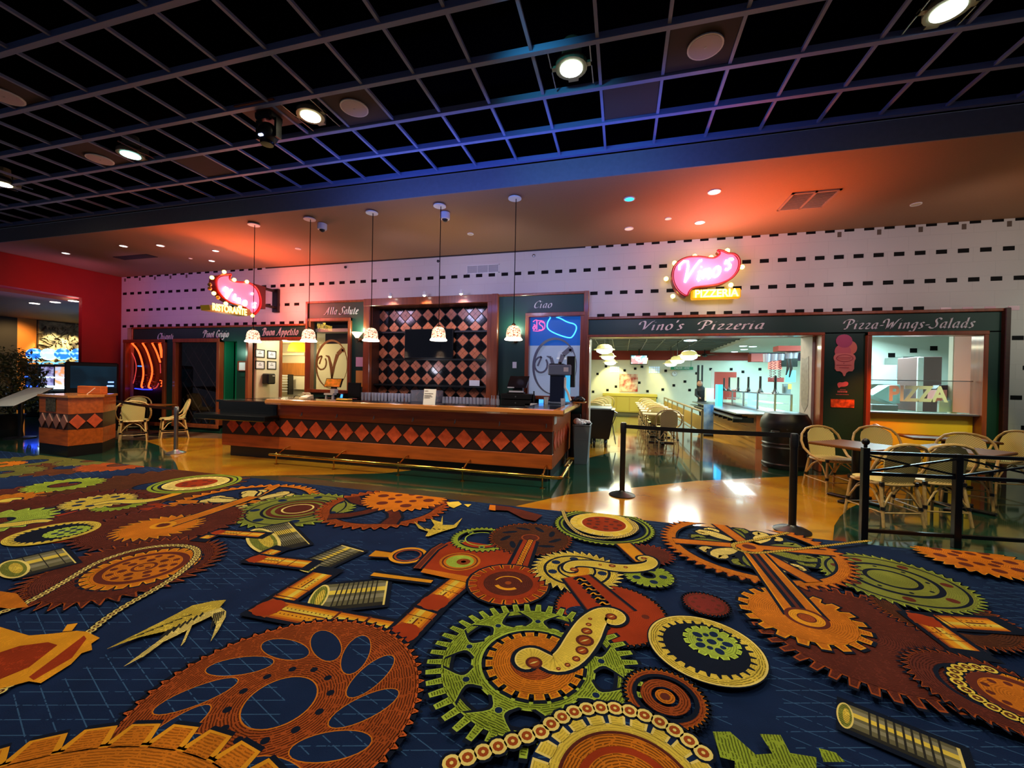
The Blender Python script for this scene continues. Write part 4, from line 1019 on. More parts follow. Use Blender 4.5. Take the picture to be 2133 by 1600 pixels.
# ================================================================ CEILING THINGS
def dl(px, py, r, m, label, z=4.27, group=None, trim_=True):
    p = FL(px, py, z); t = thing('recessed_light', label, 'ceiling light', (p.x,p.y,z-.01), group=group)
    b = MB(); b.lathe([(r*.8,.012),(r*.8,.0),(r*.98,.0),(r,.012)], (p.x,p.y,z-.012), 18, caps=False); b.build('trim_ring', M_WHITE, t)
    b = MB(); b.lathe([(r*.8,0),(r*.8,.004)], (p.x,p.y,z-.008), 18); b.build('lens', m, t)
    return p
L1 = emat('lens_white', (255,240,225), 5); L2 = emat('lens_dim', (220,170,150), .8); L3 = emat('lens_cyan', (40,190,215), 2.0); L4 = mat('unlit_lens', (200,185,150), .4)
GRP = None
for px, py, r, m, lab in [(1488,399,.09,L1,'large white recessed light over the neon sign on the tiled wall'),(1458,463,.085,L1,'white recessed light closest above the right neon sign'),(1311,414,.085,L3,'cyan recessed light in the soffit'),(1310,476,.08,L2,'dim recessed light below the cyan one in the soffit'),(1392,455,.055,L2,'tiny orange tinted recessed light in the soffit'),
    (980,487,.06,L4,'small pale disc in the soffit right of the ceiling camera'),(621,518,.06,L4,'small pale disc in the soffit by the second pendant'),(1908,425,.07,L4,'small pale disc at the right of the soffit beyond the vent'),
    (137,527,.08,L1,'leftmost white recessed light in the soffit'),(257,512,.08,L1,'white recessed light, second from the left in the soffit'),(334,511,.08,L1,'white recessed light, third from the left in the soffit'),(449,522,.07,L1,'white recessed light in the soffit above and left of the left sign'),(441,543,.07,L1,'white recessed light closest above the left sign'),(397,538,.04,L2,'tiny dim recessed light left of the left sign')]:
    dl(px,py,r,m,lab)
for px, py in ((671,474),(927,452)):
    p = FL(px,py,4.2); t = thing('ceiling_camera', 'white dome security camera by the %s pendant cord' % ('second' if px < 700 else 'fourth'), 'camera', (p.x,p.y,4.1))
    b = MB(); b.lathe([(.075,-.02),(.082,.0),(.082,.085)], (p.x,p.y,4.18), 18); b.build('housing', M_WHITE, t, smooth=True)
    b = MB(); b.sph((p.x,p.y,4.165), .05, 10); b.build('lens_dome', M_BLACK, t, smooth=True)
def vent(pts, z, label):
    q = [FL(px,py,z) for px,py in pts]; c = sum(q, Vector())/4
    t = thing('ceiling_vent', label, 'vent', (c.x,c.y,z-.02))
    x0, x1 = min(p.x for p in q), max(p.x for p in q); y0, y1 = min(p.y for p in q), max(p.y for p in q)
    w = .03; b = MB(); b.box(x0,y0,z-.02,x1,y0+w,z); b.box(x0,y1-w,z-.02,x1,y1,z); b.box(x0,y0,z-.02,x0+w,y1,z); b.box(x1-w,y0,z-.02,x1,y1,z); b.box((x0+x1)/2-.015,y0,z-.02,(x0+x1)/2+.015,y1,z); b.build('frame', mat('tan_vent', (140,110,90), .6), t)
    b = MB(); b.box(x0+w,y0+w,z-.004,x1-w,y1-w,z); b.build('backing', mat('dark_vent', (44,32,26), .8), t)
    n = 14
    for k_ in range(n):
        y = y0+w+(y1-y0-2*w)*(k_+.5)/n; b = MB(); b.box(x0+w,y-.004,z-.014,x1-w,y+.004,z-.004); b.build('slat', mat('tan_vent', (140,110,90), .6), t)
vent([(1650,402),(1745,393),(1712,430),(1628,432)], 4.27, 'square air vent in the orange lit part of the soffit')
p = FL(285,535,4.27); b = MB(); b.box(p.x-.6,p.y-.12,4.262,p.x+.5,p.y+.12,4.27); tag(b.build('ceiling_vent', mat('dark_vent', (44,32,26), .8)), 'long dark slot vent in the left part of the soffit', 'vent')
# wall vent and little round detectors
a, c = AT(973,554,8.45), AT(1040,568,8.45)
t = thing('wall_vent', 'white louvred air vent high on the tiled wall over the niche', 'vent', ((a.x+c.x)/2,8.43,c.z))
b = MB(); w = .015; b.box(a.x,8.43,c.z,c.x,8.45,c.z+w); b.box(a.x,8.43,a.z-w,c.x,8.45,a.z); b.box(a.x,8.43,c.z,a.x+w,8.45,a.z); b.box(c.x-w,8.43,c.z,c.x,8.45,a.z)
for k_ in (1,2): xx = a.x+(c.x-a.x)*k_/3; b.box(xx-.006,8.432,c.z,xx+.006,8.45,a.z)
b.build('frame', M_WHITE, t)
b = MB()
for k_ in range(9): zz = c.z+.02+(a.z-c.z-.04)*k_/8; b.box(a.x+.01,8.438,zz-.003,c.x-.01,8.444,zz+.003)
b.build('louvre', mat('grey_louvre', (150,150,155), .5), t)
for px, py, l_ in [(720,557,'dark round wall detector above the left raised panel'),(913,544.5,'dark round wall detector above the television'),(1112,533,'grey round wall detector above the Ciao panel')]:
    p = AT(px,py,8.45); b = MB(); b.lathe([(.03,0),(.03,-.025),(.012,-.035)], (p.x,8.45,p.z), 12, 'y'); tag(b.build('wall_detector', M_BLACK if px < 1000 else M_STEEL, smooth=True), l_, 'detector')
# grid spotlights
def gridspot(px, py, label, lit, energy, col, emi=9):
    p = FL(px,py,4.6); t = thing('ceiling_spotlight', label, 'spotlight', (p.x,p.y,4.55))
    b = MB(); b.box(p.x-.20,p.y-.27,4.60,p.x-.19,p.y+.27,4.615); b.box(p.x+.19,p.y-.27,4.60,p.x+.2,p.y+.27,4.615); b.build('hanger_bar', M_STEEL, t)
    b = MB(); b.lathe([(.155,0),(.155,.05),(.10,.11),(.09,.26)], (p.x,p.y,4.585), 20); b.box(p.x-.2,p.y-.025,4.60,p.x+.2,p.y+.025,4.625); b.box(p.x-.05,p.y+.1,4.6,p.x+.05,p.y+.2,4.75); b.build('housing', mat('galvanised', (150,150,120), .4, metal=.6), t, smooth=False)
    b = MB(); b.lathe([(.11,0),(.11,.01)], (p.x,p.y,4.578), 20); b.build('lens', emat(lit, {'spot_warm':(255,246,205),'spot_cyan':(150,245,250),'spot_white':(240,255,250)}[lit], emi), t)
    lamp('SPOT', 'grid_spot', (p.x,p.y,4.54), energy, col, (p.x,p.y,0), .1, 125, .9)
gridspot(647,240,'warm white ceiling spotlight beside the moving stage light','spot_warm',150,(1,.93,.72))
gridspot(1190,140,'bright white ceiling spotlight between two hanger bars near the ceiling centre','spot_white',150,(1,.96,.8))
gridspot(272,321,'cyan tinted ceiling spotlight beside a round speaker','spot_cyan',140,(.9,1,.9))
gridspot(1975,18,'large white ceiling spotlight at the top right corner','spot_white',150,(1,.95,.75))
gridspot(5,382,'white ceiling spotlight at the far left edge','spot_warm',120,(1,.95,.8))
for x in (-9.9,-6.8,-3.7,-.6,2.5):
    lamp('SPOT', 'grid_spot', (x,1.0,4.54), 115, (1,.93,.74), (x,1.0,0), .12, 130, .9)
for px, py, r, l_ in [(738,225,.155,'round white ceiling speaker in the brown panel right of the warm spotlight'),(1469,97,.155,'round white ceiling speaker in the reddish panel'),(208,332,.155,'round white ceiling speaker beside the cyan spotlight'),(8,200,.165,'round white ceiling speaker at the left edge of the ceiling')]:
    p = FL(px,py,4.6); t = thing('ceiling_speaker', l_, 'speaker', (p.x,p.y,4.59))
    b = MB(); b.lathe([(r,0),(r,.012),(r-.012,.014)], (p.x,p.y,4.592), 26); b.build('rim', M_WHITE, t, smooth=True)
    b = MB(); b.lathe([(r-.014,-.004),(r-.014,.006)], (p.x,p.y,4.594), 26); b.build('grille', mat('speaker_grille', (190,180,188), .6), t)
    b = MB(); b.box(p.x-.012,p.y-.006,4.588,p.x+.012,p.y+.006,4.592); b.build('badge', M_STEEL, t)
# moving head stage light
p = FL(560,250,4.55)
t = thing('moving_stage_light', 'black moving head stage light hanging from the ceiling grid', 'stage light', (p.x,p.y,4.3))
b = MB(); b.box(p.x-.28,p.y-.22,4.61,p.x+.28,p.y+.22,4.625); b.build('mounting_board', mat('reddish_board', (110,70,60), .7), t)
b = MB(); b.box(p.x-.12,p.y-.1,4.52,p.x+.12,p.y+.1,4.61,.02); b.box(p.x-.15,p.y-.04,4.32,p.x-.12,p.y+.04,4.54); b.box(p.x+.12,p.y-.04,4.32,p.x+.15,p.y+.04,4.54); b.build('yoke', M_BLACKM, t)
b = MB(); b.sph((p.x,p.y-.01,4.38), .115, 12, 1.1); b.build('head', M_BLACK, t, smooth=True)
b = MB(); b.lathe([(.07,0),(.075,.03)], (p.x,p.y-.02,4.245), 16); b.m = 1; b.box(p.x-.02,p.y-.1,4.30,p.x+.03,p.y-.125,4.32); b.build('lens', [mat('dark_screen', (6,7,12), .06), emat('tiny_led', (190,200,255), 2)], t)
b = MB(); b.box(p.x-.1,p.y+.1,4.56,p.x+.02,p.y+.16,4.7); b.build('power_box', M_STEEL, t)
# ================================================================ CHAIRS
def weavemat():
    m = mat('woven_seat', (222,204,128), .55)
    nt = m.node_tree; b = nt.nodes['Principled BSDF']; tc = nt.nodes.new('ShaderNodeTexCoord'); 
    w = nt.nodes.new('ShaderNodeTexWave'); w.bands_direction = 'DIAGONAL'; w.inputs['Scale'].default_value = 22; w.inputs['Distortion'].default_value = 0
    ch = nt.nodes.new('ShaderNodeValToRGB'); e = ch.color_ramp.elements; e[0].position = .08; e[0].color = (*lin((112,92,44)),1); e[1].position = .25; e[1].color = (*lin((224,208,140)),1)
    nt.links.new(tc.outputs['Object'], w.inputs['Vector']); nt.links.new(w.outputs['Fac'], ch.inputs[0]); nt.links.new(ch.outputs[0], b.inputs['Base Color'])
    return m
M_WEAVE = weavemat()
def local(b, nm, m, par, smooth=True):
    me = bpy.data.meshes.new(nm); me.from_pydata(b.v, [], b.f)
    for q in (m if isinstance(m, (list,tuple)) else [m]): me.materials.append(q)
    for p_, i_ in zip(me.polygons, b.mi): p_.material_index = i_; p_.use_smooth = smooth
    me.update()
    if smooth:
        try: me.set_sharp_from_angle(angle=math.radians(45))
        except Exception: pass
    o = bpy.data.objects.new(nm, me); COL.objects.link(o); o.parent = par; return o
def make_chair(label, group=None):
    t = thing('rattan_chair', label, 'chair', (0,0,0), 0, group)
    # faces -y
    hp = [(-.235,-.08,.455),(-.262,.06,.50),(-.285,.17,.58),(-.29,.225,.68),(-.262,.26,.78),(-.19,.285,.86),(-.10,.297,.89),(0,.30,.90)]
    hp = hp+[(-x,y,z) for x,y,z in hp[-2::-1]]
    b = MB(); b.tube(hp, .017, 8); local(b, 'back_frame', M_RATTAN, t)
    b = MB(); n = 10
    rows = [(.175,.205,.47),(.185,.235,.60),(.195,.255,.72),(.18,.275,.80),(.13,.288,.855),(.06,.295,.88)]
    vs = []
    for w, y, z in rows:
        for i in range(n+1):
            u = -1+2*i/n; vs.append((w*u, y-.035*u*u*(w/.2), z))
    N = len(vs); vs2 = [(x,y+.014,z) for x,y,z in vs]; fs = []
    R_ = len(rows)
    for r in range(R_-1):
        for i in range(n):
            a = r*(n+1)+i; fs.append((a,a+1,a+n+2,a+n+1)); fs.append((N+a+n+1,N+a+n+2,N+a+1,N+a))
    for i in range(n):
        fs.append((i+1,i,N+i,N+i+1)); a = (R_-1)*(n+1)+i; fs.append((a,a+1,N+a+1,N+a))
    for r in range(R_-1):
        a = r*(n+1); fs.append((a,a+n+1,N+a+n+1,N+a)); a = r*(n+1)+n; fs.append((a+n+1,a,N+a,N+a+n+1))
    b.add(vs+vs2, fs); local(b, 'backrest', M_WEAVE, t)
    b = MB(); b.prism([(.23*math.cos(a)*1.0*(1 if abs(math.cos(a))<.0 else 1), -.01+.225*math.sin(a)) for a in [2*PI*i/24 for i in range(24)]], 'z', .44, .475)
    b.v = [((abs(x)/.23)**.7*.235*(1 if x > 0 else -1), -.01+((abs(y+.01)/.225)**.7*.23*(1 if y > -.01 else -1)), z) for x,y,z in b.v]
    local(b, 'seat', M_WEAVE, t, False)
    rim = [((abs(math.cos(a)))**.7*.24*(1 if math.cos(a) > 0 else -1), -.01+(abs(math.sin(a))**.7*.235*(1 if math.sin(a) > 0 else -1)), .448) for a in [2*PI*(i+.5)/28 for i in range(28)]]
    b = MB(); b.tube(rim, .015, 6, closed=True); b.m = 1
    for x, y in ((-.2,-.2),(.2,-.2),(-.19,.2),(.19,.2)): b.tube([(x,y,.43),(x,y,.47)], .024, 6)
    local(b, 'seat_rim', [M_RATTAN, M_BLACK], t)
    L = {}
    for sx in (-1,1):
        for sy in (-1,1):
            top = Vector((sx*.19, sy*.19, .44)); bot = Vector((sx*.225, sy*.235 if sy < 0 else .27, 0))
            b = MB(); b.tube([top, top.lerp(bot,.5), bot], [.017,.017,.014], 8); b.m = 1; q = top.lerp(bot,.52); q2 = top.lerp(bot,.60); b.tube([q,q2], .0215, 8); local(b, 'leg', [M_RATTAN, M_BLACK], t); L[(sx,sy)] = (top,bot)
    def lg(k_, f): return L[k_][0].lerp(L[k_][1], f)
    for a, c in (((-1,-1),(1,-1)),((-1,1),(1,1)),((-1,-1),(-1,1)),((1,-1),(1,1))):
        p, q = lg(a,.56), lg(c,.56); m_ = lg(a,0).lerp(lg(c,0),.5)+Vector((0,0,-.025))
        b = MB(); b.tube([p, p.lerp(m_,.5)+Vector((0,0,.05)), m_, q.lerp(m_,.5)+Vector((0,0,.05)), q], .010, 6); local(b, 'brace', M_RATTAN, t)
    b = MB()
    for a, c in (((-1,-1),(1,-1)),((-1,1),(1,1)),((-1,-1),(-1,1)),((1,-1),(1,1))): b.tube([lg(a,.66), lg(c,.66)], .008, 6)
    local(b, 'stretcher', M_RATTAN, t)
    return t
CH = []
def chair(x, y, rz_deg, label, group=None):
    """rz_deg: heading the chair faces, 0 = towards the camera side (-y), 90 = +x"""
    if not CH:
        t = make_chair(label, group); t.location = (x,y,0); t.rotation_euler = (0,0,math.radians(rz_deg)); CH.append(t); return t
    t = dup(CH[0], (x,y,0), math.radians(rz_deg), label)
    if group: t['group'] = group
    elif 'group' in t: del t['group']
    return t
def table(name, label, x, y, w, d, rz=0, h=.75, base=True, m=None, group=None):
    t = thing(name, label, 'table', (x,y,0), rz, group)
    b = MB(); b.box(-w/2,-d/2,h-.035,w/2,d/2,h,.01); local(b, 'tabletop', m or M_TTOP, t, False)
    b = MB(); b.tube([(0,0,.03),(0,0,h-.035)], .045, 12); local(b, 'pedestal', M_BLACKM, t)
    b = MB(); b.box(-.32,-.04,0,.32,.04,.035,.01); b.box(-.04,-.32,0,.04,.32,.035,.01); local(b, 'foot', M_BLACKM, t, False)
    return t
M_TTOP = mat('brown_tabletop', (120,72,30), .5, noise=.2, nscale=4, spec=.2)
M_TTOPW = mat('pale_tabletop', (220,200,160), .3)
c1 = chair(2.97,6.95,12,'rattan chair at the left end of the brown table beside the black bin')
chair(3.78,7.35,-10,'orange lit rattan chair behind the brown table, against the green pier')
table('dining_table', 'brown table behind the fence with its corner pointing at the black bin', 3.0,6.38,.76,.76,math.radians(38))
chair(2.88,5.58,196,'rattan chair with its woven back to us, just behind the left half of the fence')
chair(3.44,5.80,187,'rattan chair with its woven back to us, by the middle fence post')
table('dining_table', 'brown table between the chairs behind the middle of the fence', 4.12,6.42,.76,.76,math.radians(40))
chair(4.40,6.75,-30,'rattan chair behind the middle fence post, its lit woven back facing us')
table('dining_table', 'brown table standing against the mustard panel under the kitchen window', 4.85,7.85,1.0,.62,math.radians(-8))
chair(4.3,7.9,78,'rattan chair seen from its side, left of the table under the kitchen window')
chair(5.42,7.75,-80,'pale glossy rattan chair right of the table under the kitchen window')
chair(5.9,6.85,-20,'rattan chair at the right edge beyond the green pier')
table('dining_table', 'brown table at the far right edge behind the fence', 5.75,6.15,.76,.76,math.radians(10))
# left group
chair(-10.5,6.6,-125,'rattan chair with its woven back to us, left of the silver post')
chair(-10.25,7.25,-30,'cream rattan chair seen from the side, in front of the window of reflected neon')
chair(-12.1,7.6,40,'rattan chair half hidden behind the left table')
chair(-12.8,7.0,85,'rattan chair farthest left at the left table, behind the low cabinet')
table('dining_table', 'wooden table between rattan chairs at the left wall', -11.1,7.25,.8,.8,math.radians(15))
# ================================================================ STANCHIONS
def stanchion(name, label, x, y, m, h=1.0, base=.17, r=.035):
    t = thing(name, label, 'barrier post', (x,y,0))
    b = MB(); b.lathe([(base,0),(base,.012),(base*.8,.03),(r+.02,.05),(r,.07)], (x,y,0), 28); b.build('base', m, t, smooth=True)
    b = MB(); b.lathe([(r,.05),(r,h-.14)], (x,y,0), 16); b.build('post', m, t, smooth=True)
    b = MB(); b.lathe([(r+.004,h-.14),(r+.006,h-.02),(r-.005,h)], (x,y,0), 16); b.build('belt_head', m, t, smooth=True)
    return t
stanchion('barrier_post', 'black barrier post before the wide opening, at the left end of the belt', .03,5.64, M_BLACK, AT(1296,880,5.64).z)
stanchion('barrier_post', 'black barrier post with round base at the carpet edge, right end of the belt', 1.73,4.83, M_BLACK, AT(1655,903,4.83).z)
stanchion('barrier_post', 'silver barrier post standing on the yellow floor left of the bar', -8.17,5.83, M_STEEL, AT(366,847,5.83).z, .16)
def belt(label, a, c, m, n=10, sag=.01, hh=.05):
    b = MB(); vs = []; fs = []
    d = (c-a); s = Vector((-d.y,d.x,0)).normalized()*.002
    for i in range(n+1):
        f = i/n; p = a.lerp(c,f)-Vector((0,0,sag*4*f*(1-f)))
        vs += [p-s, p+s, p+s-Vector((0,0,hh)), p-s-Vector((0,0,hh))]
    for i in range(n):
        for j in range(4): fs.append((i*4+j,(i+1)*4+j,(i+1)*4+(j+1)%4,i*4+(j+1)%4))
    fs += [(0,1,2,3),(n*4+3,n*4+2,n*4+1,n*4)]
    b.add(vs, fs); o = b.build('barrier_belt', m); return tag(o, label, 'belt')
za = AT(1303,884,5.64).z; zb = AT(1645,902,4.83).z
belt('black belt stretched between the two black barrier posts', Vector((.06,5.62,za)), Vector((1.70,4.85,zb)), M_BLACK)
a = AT(362,849,5.83); c = AD(262,840,12.2)
belt('black belt running left from the silver barrier post past the rattan chair', Vector((-8.2,5.83,a.z)), Vector((-10.78,6.2,.98)), M_BLACK, sag=.03)
# ================================================================ FENCE
fz = lambda y: AT(1810,y,4.77).z
A_, B_ = Vector((2.30,4.73,0)), Vector((3.08,4.82,0)); Dv = (B_-A_); C_ = B_+Dv*3.0
ft = thing('patio_fence', 'black metal fence with crossed bars and a ball topped post in front of the tables', 'fence', (A_.x,A_.y,0))
zt, zm, zbm, zlo = fz(942), fz(985), 0, AT(1810,1103,4.77).z
for q, ball in ((A_,True),(B_,False),(C_,False)):
    b = MB(); h = zt+.02 if not ball else zt+.05; w = .028
    b.box(q.x-w,q.y-w,0,q.x+w,q.y+w,h,.004); b.build('post', M_BLACKM, ft)
    if ball:
        b = MB(); b.lathe([(.015,0),(.015,.03)], (q.x,q.y,h), 10); b.sph((q.x,q.y,h+.055), .033, 10); b.build('ball_finial', M_BLACKM, ft, smooth=True)
def bar_(p, q, r, name='rail'):
    b = MB(); d = (q-p).normalized(); s = Vector((-d.y,d.x,0)).normalized()*r; u = Vector((0,0,r))
    b.hexa([p-s-u,p+s-u,q+s-u,q-s-u], [p-s+u,p+s+u,q+s+u,q-s+u]); return b.build(name, M_BLACKM, ft)
V = Vector
for p, q in ((A_,B_),(B_,C_)):
    for z in (zt, zm, zlo): bar_(p+V((0,0,z)), q+V((0,0,z)), .016)
    if p is A_: segs = [(p,q)]
    else: segs = [(p+Dv*k_, p+Dv*(k_+1)) for k_ in range(3)]
    for a, c in segs:
        bar_(a+V((0,0,zt-.02)), c+V((0,0,zm+.02)), .009, 'cross_bar'); bar_(a+V((0,-.02,zm+.02)), c+V((0,-.02,zt-.02)), .009, 'cross_bar')
# ================================================================ BINS AND CART
x, y = 2.93, 8.60; r = AT(1640,975,8.5)
top = AT(1640,858,8.6).z
t = thing('rubbish_bin', 'large round black bin standing before the right jamb of the opening', 'bin', (x,y,0))
b = MB(); b.lathe([(.35,0),(.37,.03),(.37,.08),(.35,.10),(.36,.36),(.375,.38),(.36,.40),(.36,.43),(.375,.45),(.36,.47),(.38,.72)], (x,y,0), 32); b.build('barrel', M_BLACK, t, smooth=True)
b = MB(); b.lathe([(.40,.72),(.405,.80),(.39,.88),(.33,top-.03),(.22,top)], (x,y,0), 32); b.build('lid', M_BLACK, t, smooth=True)
b = MB(); b.box(x-.33,y-.36,.66,x-.2,y-.28,.70,.01); b.box(x+.05,y-.40,.62,x+.18,y-.36,.64,.005); b.lathe([(.012,0),(.012,-.03)], (x-.1,y-.37,.73), 8, 'y'); b.build('handle', mat('dark_grey_plastic', (60,62,64), .4), t)
x, y = -.70, 7.75
t = thing('rubbish_bin', 'slim grey bin with crumpled clear liner beside the bar end', 'bin', (x,y,0))
zt_ = AT(1212,884,7.6).z
b = MB(); b.hexa([(x-.12,y-.2,0),(x+.11,y-.2,0),(x+.11,y+.2,0),(x-.12,y+.2,0)], [(x-.15,y-.25,zt_),(x+.15,y-.25,zt_),(x+.15,y+.25,zt_),(x-.15,y+.25,zt_)]); b.build('body', mat('grey_plastic', (96,112,124), .45), t)
b = MB(); b.box(x-.16,y-.26,zt_-.03,x+.16,y+.26,zt_,.01); b.box(x-.14,y-.235,zt_-.28,x+.135,y-.225,zt_-.26); b.build('rim', mat('grey_plastic', (96,112,124), .45), t)
rr = random.Random(9); b = MB()
for k_ in range(9): b.sph((x+rr.uniform(-.11,.11), y+rr.uniform(-.2,.2), zt_+rr.uniform(0,.06)), rr.uniform(.05,.09), 5, rr.uniform(.5,1.1))
b.build('bin_liner', mat('milky_film', (215,218,224), .3, bump=1, nscale=30), t)
b = MB(); b.box(-.97,8.19,0,-.78,8.33,.86,.01); tag(b.build('black_bin', M_BLACK), 'slim black bin in the shade behind the grey bin', 'bin')
t = thing('waste_cart', 'dark wheeled waste cart with a pale lid standing in the left of the opening', 'cart', (-.25,9.9,0))
c0, c1_ = AT(1222,852,9.6), AT(1281,853,9.6)
xl, xr, zc_ = -.8, c1_.x, c0.z
b = MB(); b.hexa([(xl,9.6,.2),(xr-.12,9.6,.2),(xr-.12,10.3,.2),(xl,10.3,.2)], [(xl,9.5,zc_),(xr,9.5,zc_),(xr,10.4,zc_),(xl,10.4,zc_)]); b.build('tub', mat('dark_brown_plastic', (38,32,28), .4), t)
b = MB(); b.box(xl,9.46,zc_,xr-.08,10.42,zc_+.035,.012); b.build('lid', mat('pale_grey_lid', (150,165,170), .35), t)
for wx, wy in ((xr-.2,9.65),(xr-.45,9.6),(xr-.2,10.25),(xl+.1,10.2)):
    b = MB(); b.lathe([(.09,-.025),(.1,-.015),(.1,.015),(.09,.025)], (wx,wy,.1), 16, 'x'); b.build('wheel', M_BLACK, t, smooth=True)
    b = MB(); b.box(wx-.035,wy-.03,.12,wx+.035,wy+.03,.21); b.build('caster_fork', M_BLACKM, t)
b = MB(); b.tube([(xr-.02,9.5,zc_-.02),(xr+.05,9.55,zc_-.06),(xr-.05,9.6,.55),(xr+.03,9.6,.1)], .012, 6); b.build('handle', M_STEEL, t)
# ================================================================ WALL GRAPHICS
t = thing('ice_cream_sign', 'pink ice cream cone shaped cut-out sign on the dark green pier', 'sign', (AT(1760,770,8.41).x,8.41,AT(1760,787,8.41).z))
z6 = lambda x,y:(1640+x/4.327,640+y/4.327)
def shape_(pts, m, nm, par, y0, y1, n=2):
    P_ = [AT(*z6(*p), 8.41) for p in pts]; s = [(p.x,p.z) for p in P_]
    if n: s = smooth2(s, n)
    b = MB(); b.prism(s, 'y', y1, y0); return b.build(nm, m, par)
def circ_(cx_, cy_, rx, ry, m, nm, par, y0, y1):
    return shape_([(cx_+rx*math.cos(a), cy_+ry*math.sin(a)) for a in [2*PI*i/20 for i in range(20)]], m, nm, par, y0, y1, 0)
PK = mat('sign_pink', (226,110,120), .5); PK2 = mat('sign_rose', (196,80,120), .5); PK3 = mat('sign_salmon', (240,130,110), .5)
circ_(575,365,54,60, PK3, 'scoop', t, 8.42, 8.408); circ_(500,400,74,66, PK, 'scoop', t, 8.42, 8.406); circ_(512,305,74,60, PK2, 'scoop', t, 8.42, 8.404)
shape_([(412,460),(430,420),(480,415),(560,415),(600,425),(618,460),(600,490),(600,578),(535,578),(512,636),(490,578),(428,576),(430,492)], mat('sign_light_pink', (240,140,130), .5), 'cone_panel', t, 8.42, 8.402, 1)
circ_(515,460,78,34, mat('sign_dark_rose', (190,70,80), .5), 'lettering', t, 8.402, 8.400); circ_(515,460,70,27, mat('sign_light_pink', (240,140,130), .5), 'oval', t, 8.400, 8.398)
b = MB()
for x0, x1, yy in [(450,580,452),(460,572,466),(505,520,505),(445,580,523),(470,560,545)]:
    a, c = AT(*z6(x0,yy-3), 8.395), AT(*z6(x1,yy+3), 8.395); 
    n_ = int((x1-x0)/11)
    for k_ in range(n_): b.box(a.x+(c.x-a.x)*k_/n_,8.395,c.z,a.x+(c.x-a.x)*(k_+.7)/n_,8.398,a.z)
b.build('small_print', mat('sign_dark_rose', (190,70,80), .5), t)
t = thing('promo_sticker', 'small pink swirl logo sticker with tiny white print on the dark green pier', 'sticker', (AT(1755,822,8.41).x,8.41,AT(1755,822,8.41).z))
shape_([(450,690),(470,675),(500,680),(530,668),(552,680),(548,705),(520,716),(480,716),(466,730),(455,712)], PK, 'swirl', t, 8.42, 8.412, 2)
b = MB()
for x0, x1, yy, hh in [(455,545,762,9),(440,558,788,4),(478,530,744,3)]:
    a, c = AT(*z6(x0,yy-hh), 8.41), AT(*z6(x1,yy+hh), 8.41); n_ = int((x1-x0)/13)
    for k_ in range(n_): b.box(a.x+(c.x-a.x)*k_/n_,8.412,c.z,a.x+(c.x-a.x)*(k_+.65)/n_,8.42,a.z)
b.build('small_print', mat('sign_mauve', (180,110,120), .6), t)
a, c = AT(*z6(392,828), 8.41), AT(*z6(603,908), 8.41)
t = thing('food_poster', 'orange food picture sticker under the pink swirl logo', 'poster', ((a.x+c.x)/2,8.41,c.z))
b = MB(); b.box(a.x,8.41,c.z,c.x,8.42,a.z); b.build('print', mat('orange_food_print', (236,104,40), .5, noise=.6, nscale=14, rgb2=(120,44,24)), t)
# ================================================================ KITCHEN BEHIND THE WINDOW
def pane5():
    a, c = AT(*z6(768,655), 8.5), AT(*z6(1640,955), 8.5)
    b = MB(); b.box(4.14,8.5,1.09,5.6,8.508,a.z); o = b.build('window_5', M_GLASS); o['kind'] = 'structure'
    b = MB(); b.box(4.14,8.495,a.z-.008,5.6,8.513,a.z+.006); b.build('window_edge', M_STEEL, o)
pane5()
a, c = AT(*z6(912,728), 8.49), AT(*z6(1440,850), 8.49)
o = text_mesh('PIZZA', .36, 'etched_lettering', mat('frosted_letter', (205,218,220), .6), None, ((a.x+c.x)/2,8.49,(a.z+c.z)/2), extr=.001, width=c.x-a.x, bold=.012)
tag(o, 'large frosted letters reading PIZZA on the kitchen window', 'lettering')
def KB(x0,y0,x1,y1,Y,d,name,label,cat,m,bev=.01):
    a, c = AT(*z6(x0,y0), Y), AT(*z6(x1,y1), Y); b = MB(); b.box(a.x,Y,c.z,c.x,Y+d,a.z,bev); return tag(b.build(name, m), label, cat)
t = thing('pizza_oven', 'steel oven with black louvres in the kitchen', 'oven', (AT(*z6(1115,620),11.8).x,11.8,1.0))
a, c = AT(*z6(1040,445), 11.8), AT(*z6(1190,640), 11.8)
b = MB(); b.box(a.x,11.8,c.z,c.x,12.5,a.z,.01); b.build('cabinet', M_STEEL, t)
for k_ in range(5):
    p, q = AT(*z6(1052,468+28*k_), 11.78), AT(*z6(1184,490+28*k_), 11.78); b = MB(); b.hexa([(p.x,11.74,q.z),(q.x,11.74,q.z),(q.x,11.8,q.z),(p.x,11.8,q.z)], [(p.x,11.78,p.z),(q.x,11.78,p.z),(q.x,11.8,p.z),(p.x,11.8,p.z)]); b.build('louvre', M_BLACK, t)
KB(775,520,1020,700,12.0,.4,'wall_cabinet','pale steel wall cabinet at the left of the kitchen window','cabinet',mat('pale_steel', (190,205,205), .35, metal=.4))
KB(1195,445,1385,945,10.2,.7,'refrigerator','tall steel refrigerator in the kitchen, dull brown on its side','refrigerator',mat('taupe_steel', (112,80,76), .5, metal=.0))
KB(1183,450,1222,945,10.15,.05,'white_pillar','bright white upright at the left side of the tall refrigerator','pillar',mat('white_door_edge', (225,240,240), .4))
t = thing('prep_hood', 'sloping pale steel prep table hood in the kitchen', 'hood', (AT(*z6(900,800),10.5).x,10.5,.9))
q = [AT(*z6(*p), 10.5) for p in [(775,790),(920,705),(1015,700),(1015,865),(960,872),(775,800)]]
b = MB(); b.prism([(p.x,p.z) for p in q], 'y', 10.5, 10.9); b.build('hood', mat('aqua_steel', (170,225,225), .35), t)
KB(765,875,1000,935,10.3,.5,'prep_table','grey prep table under the sloping hood','table',mat('grey_table', (120,130,132), .4))
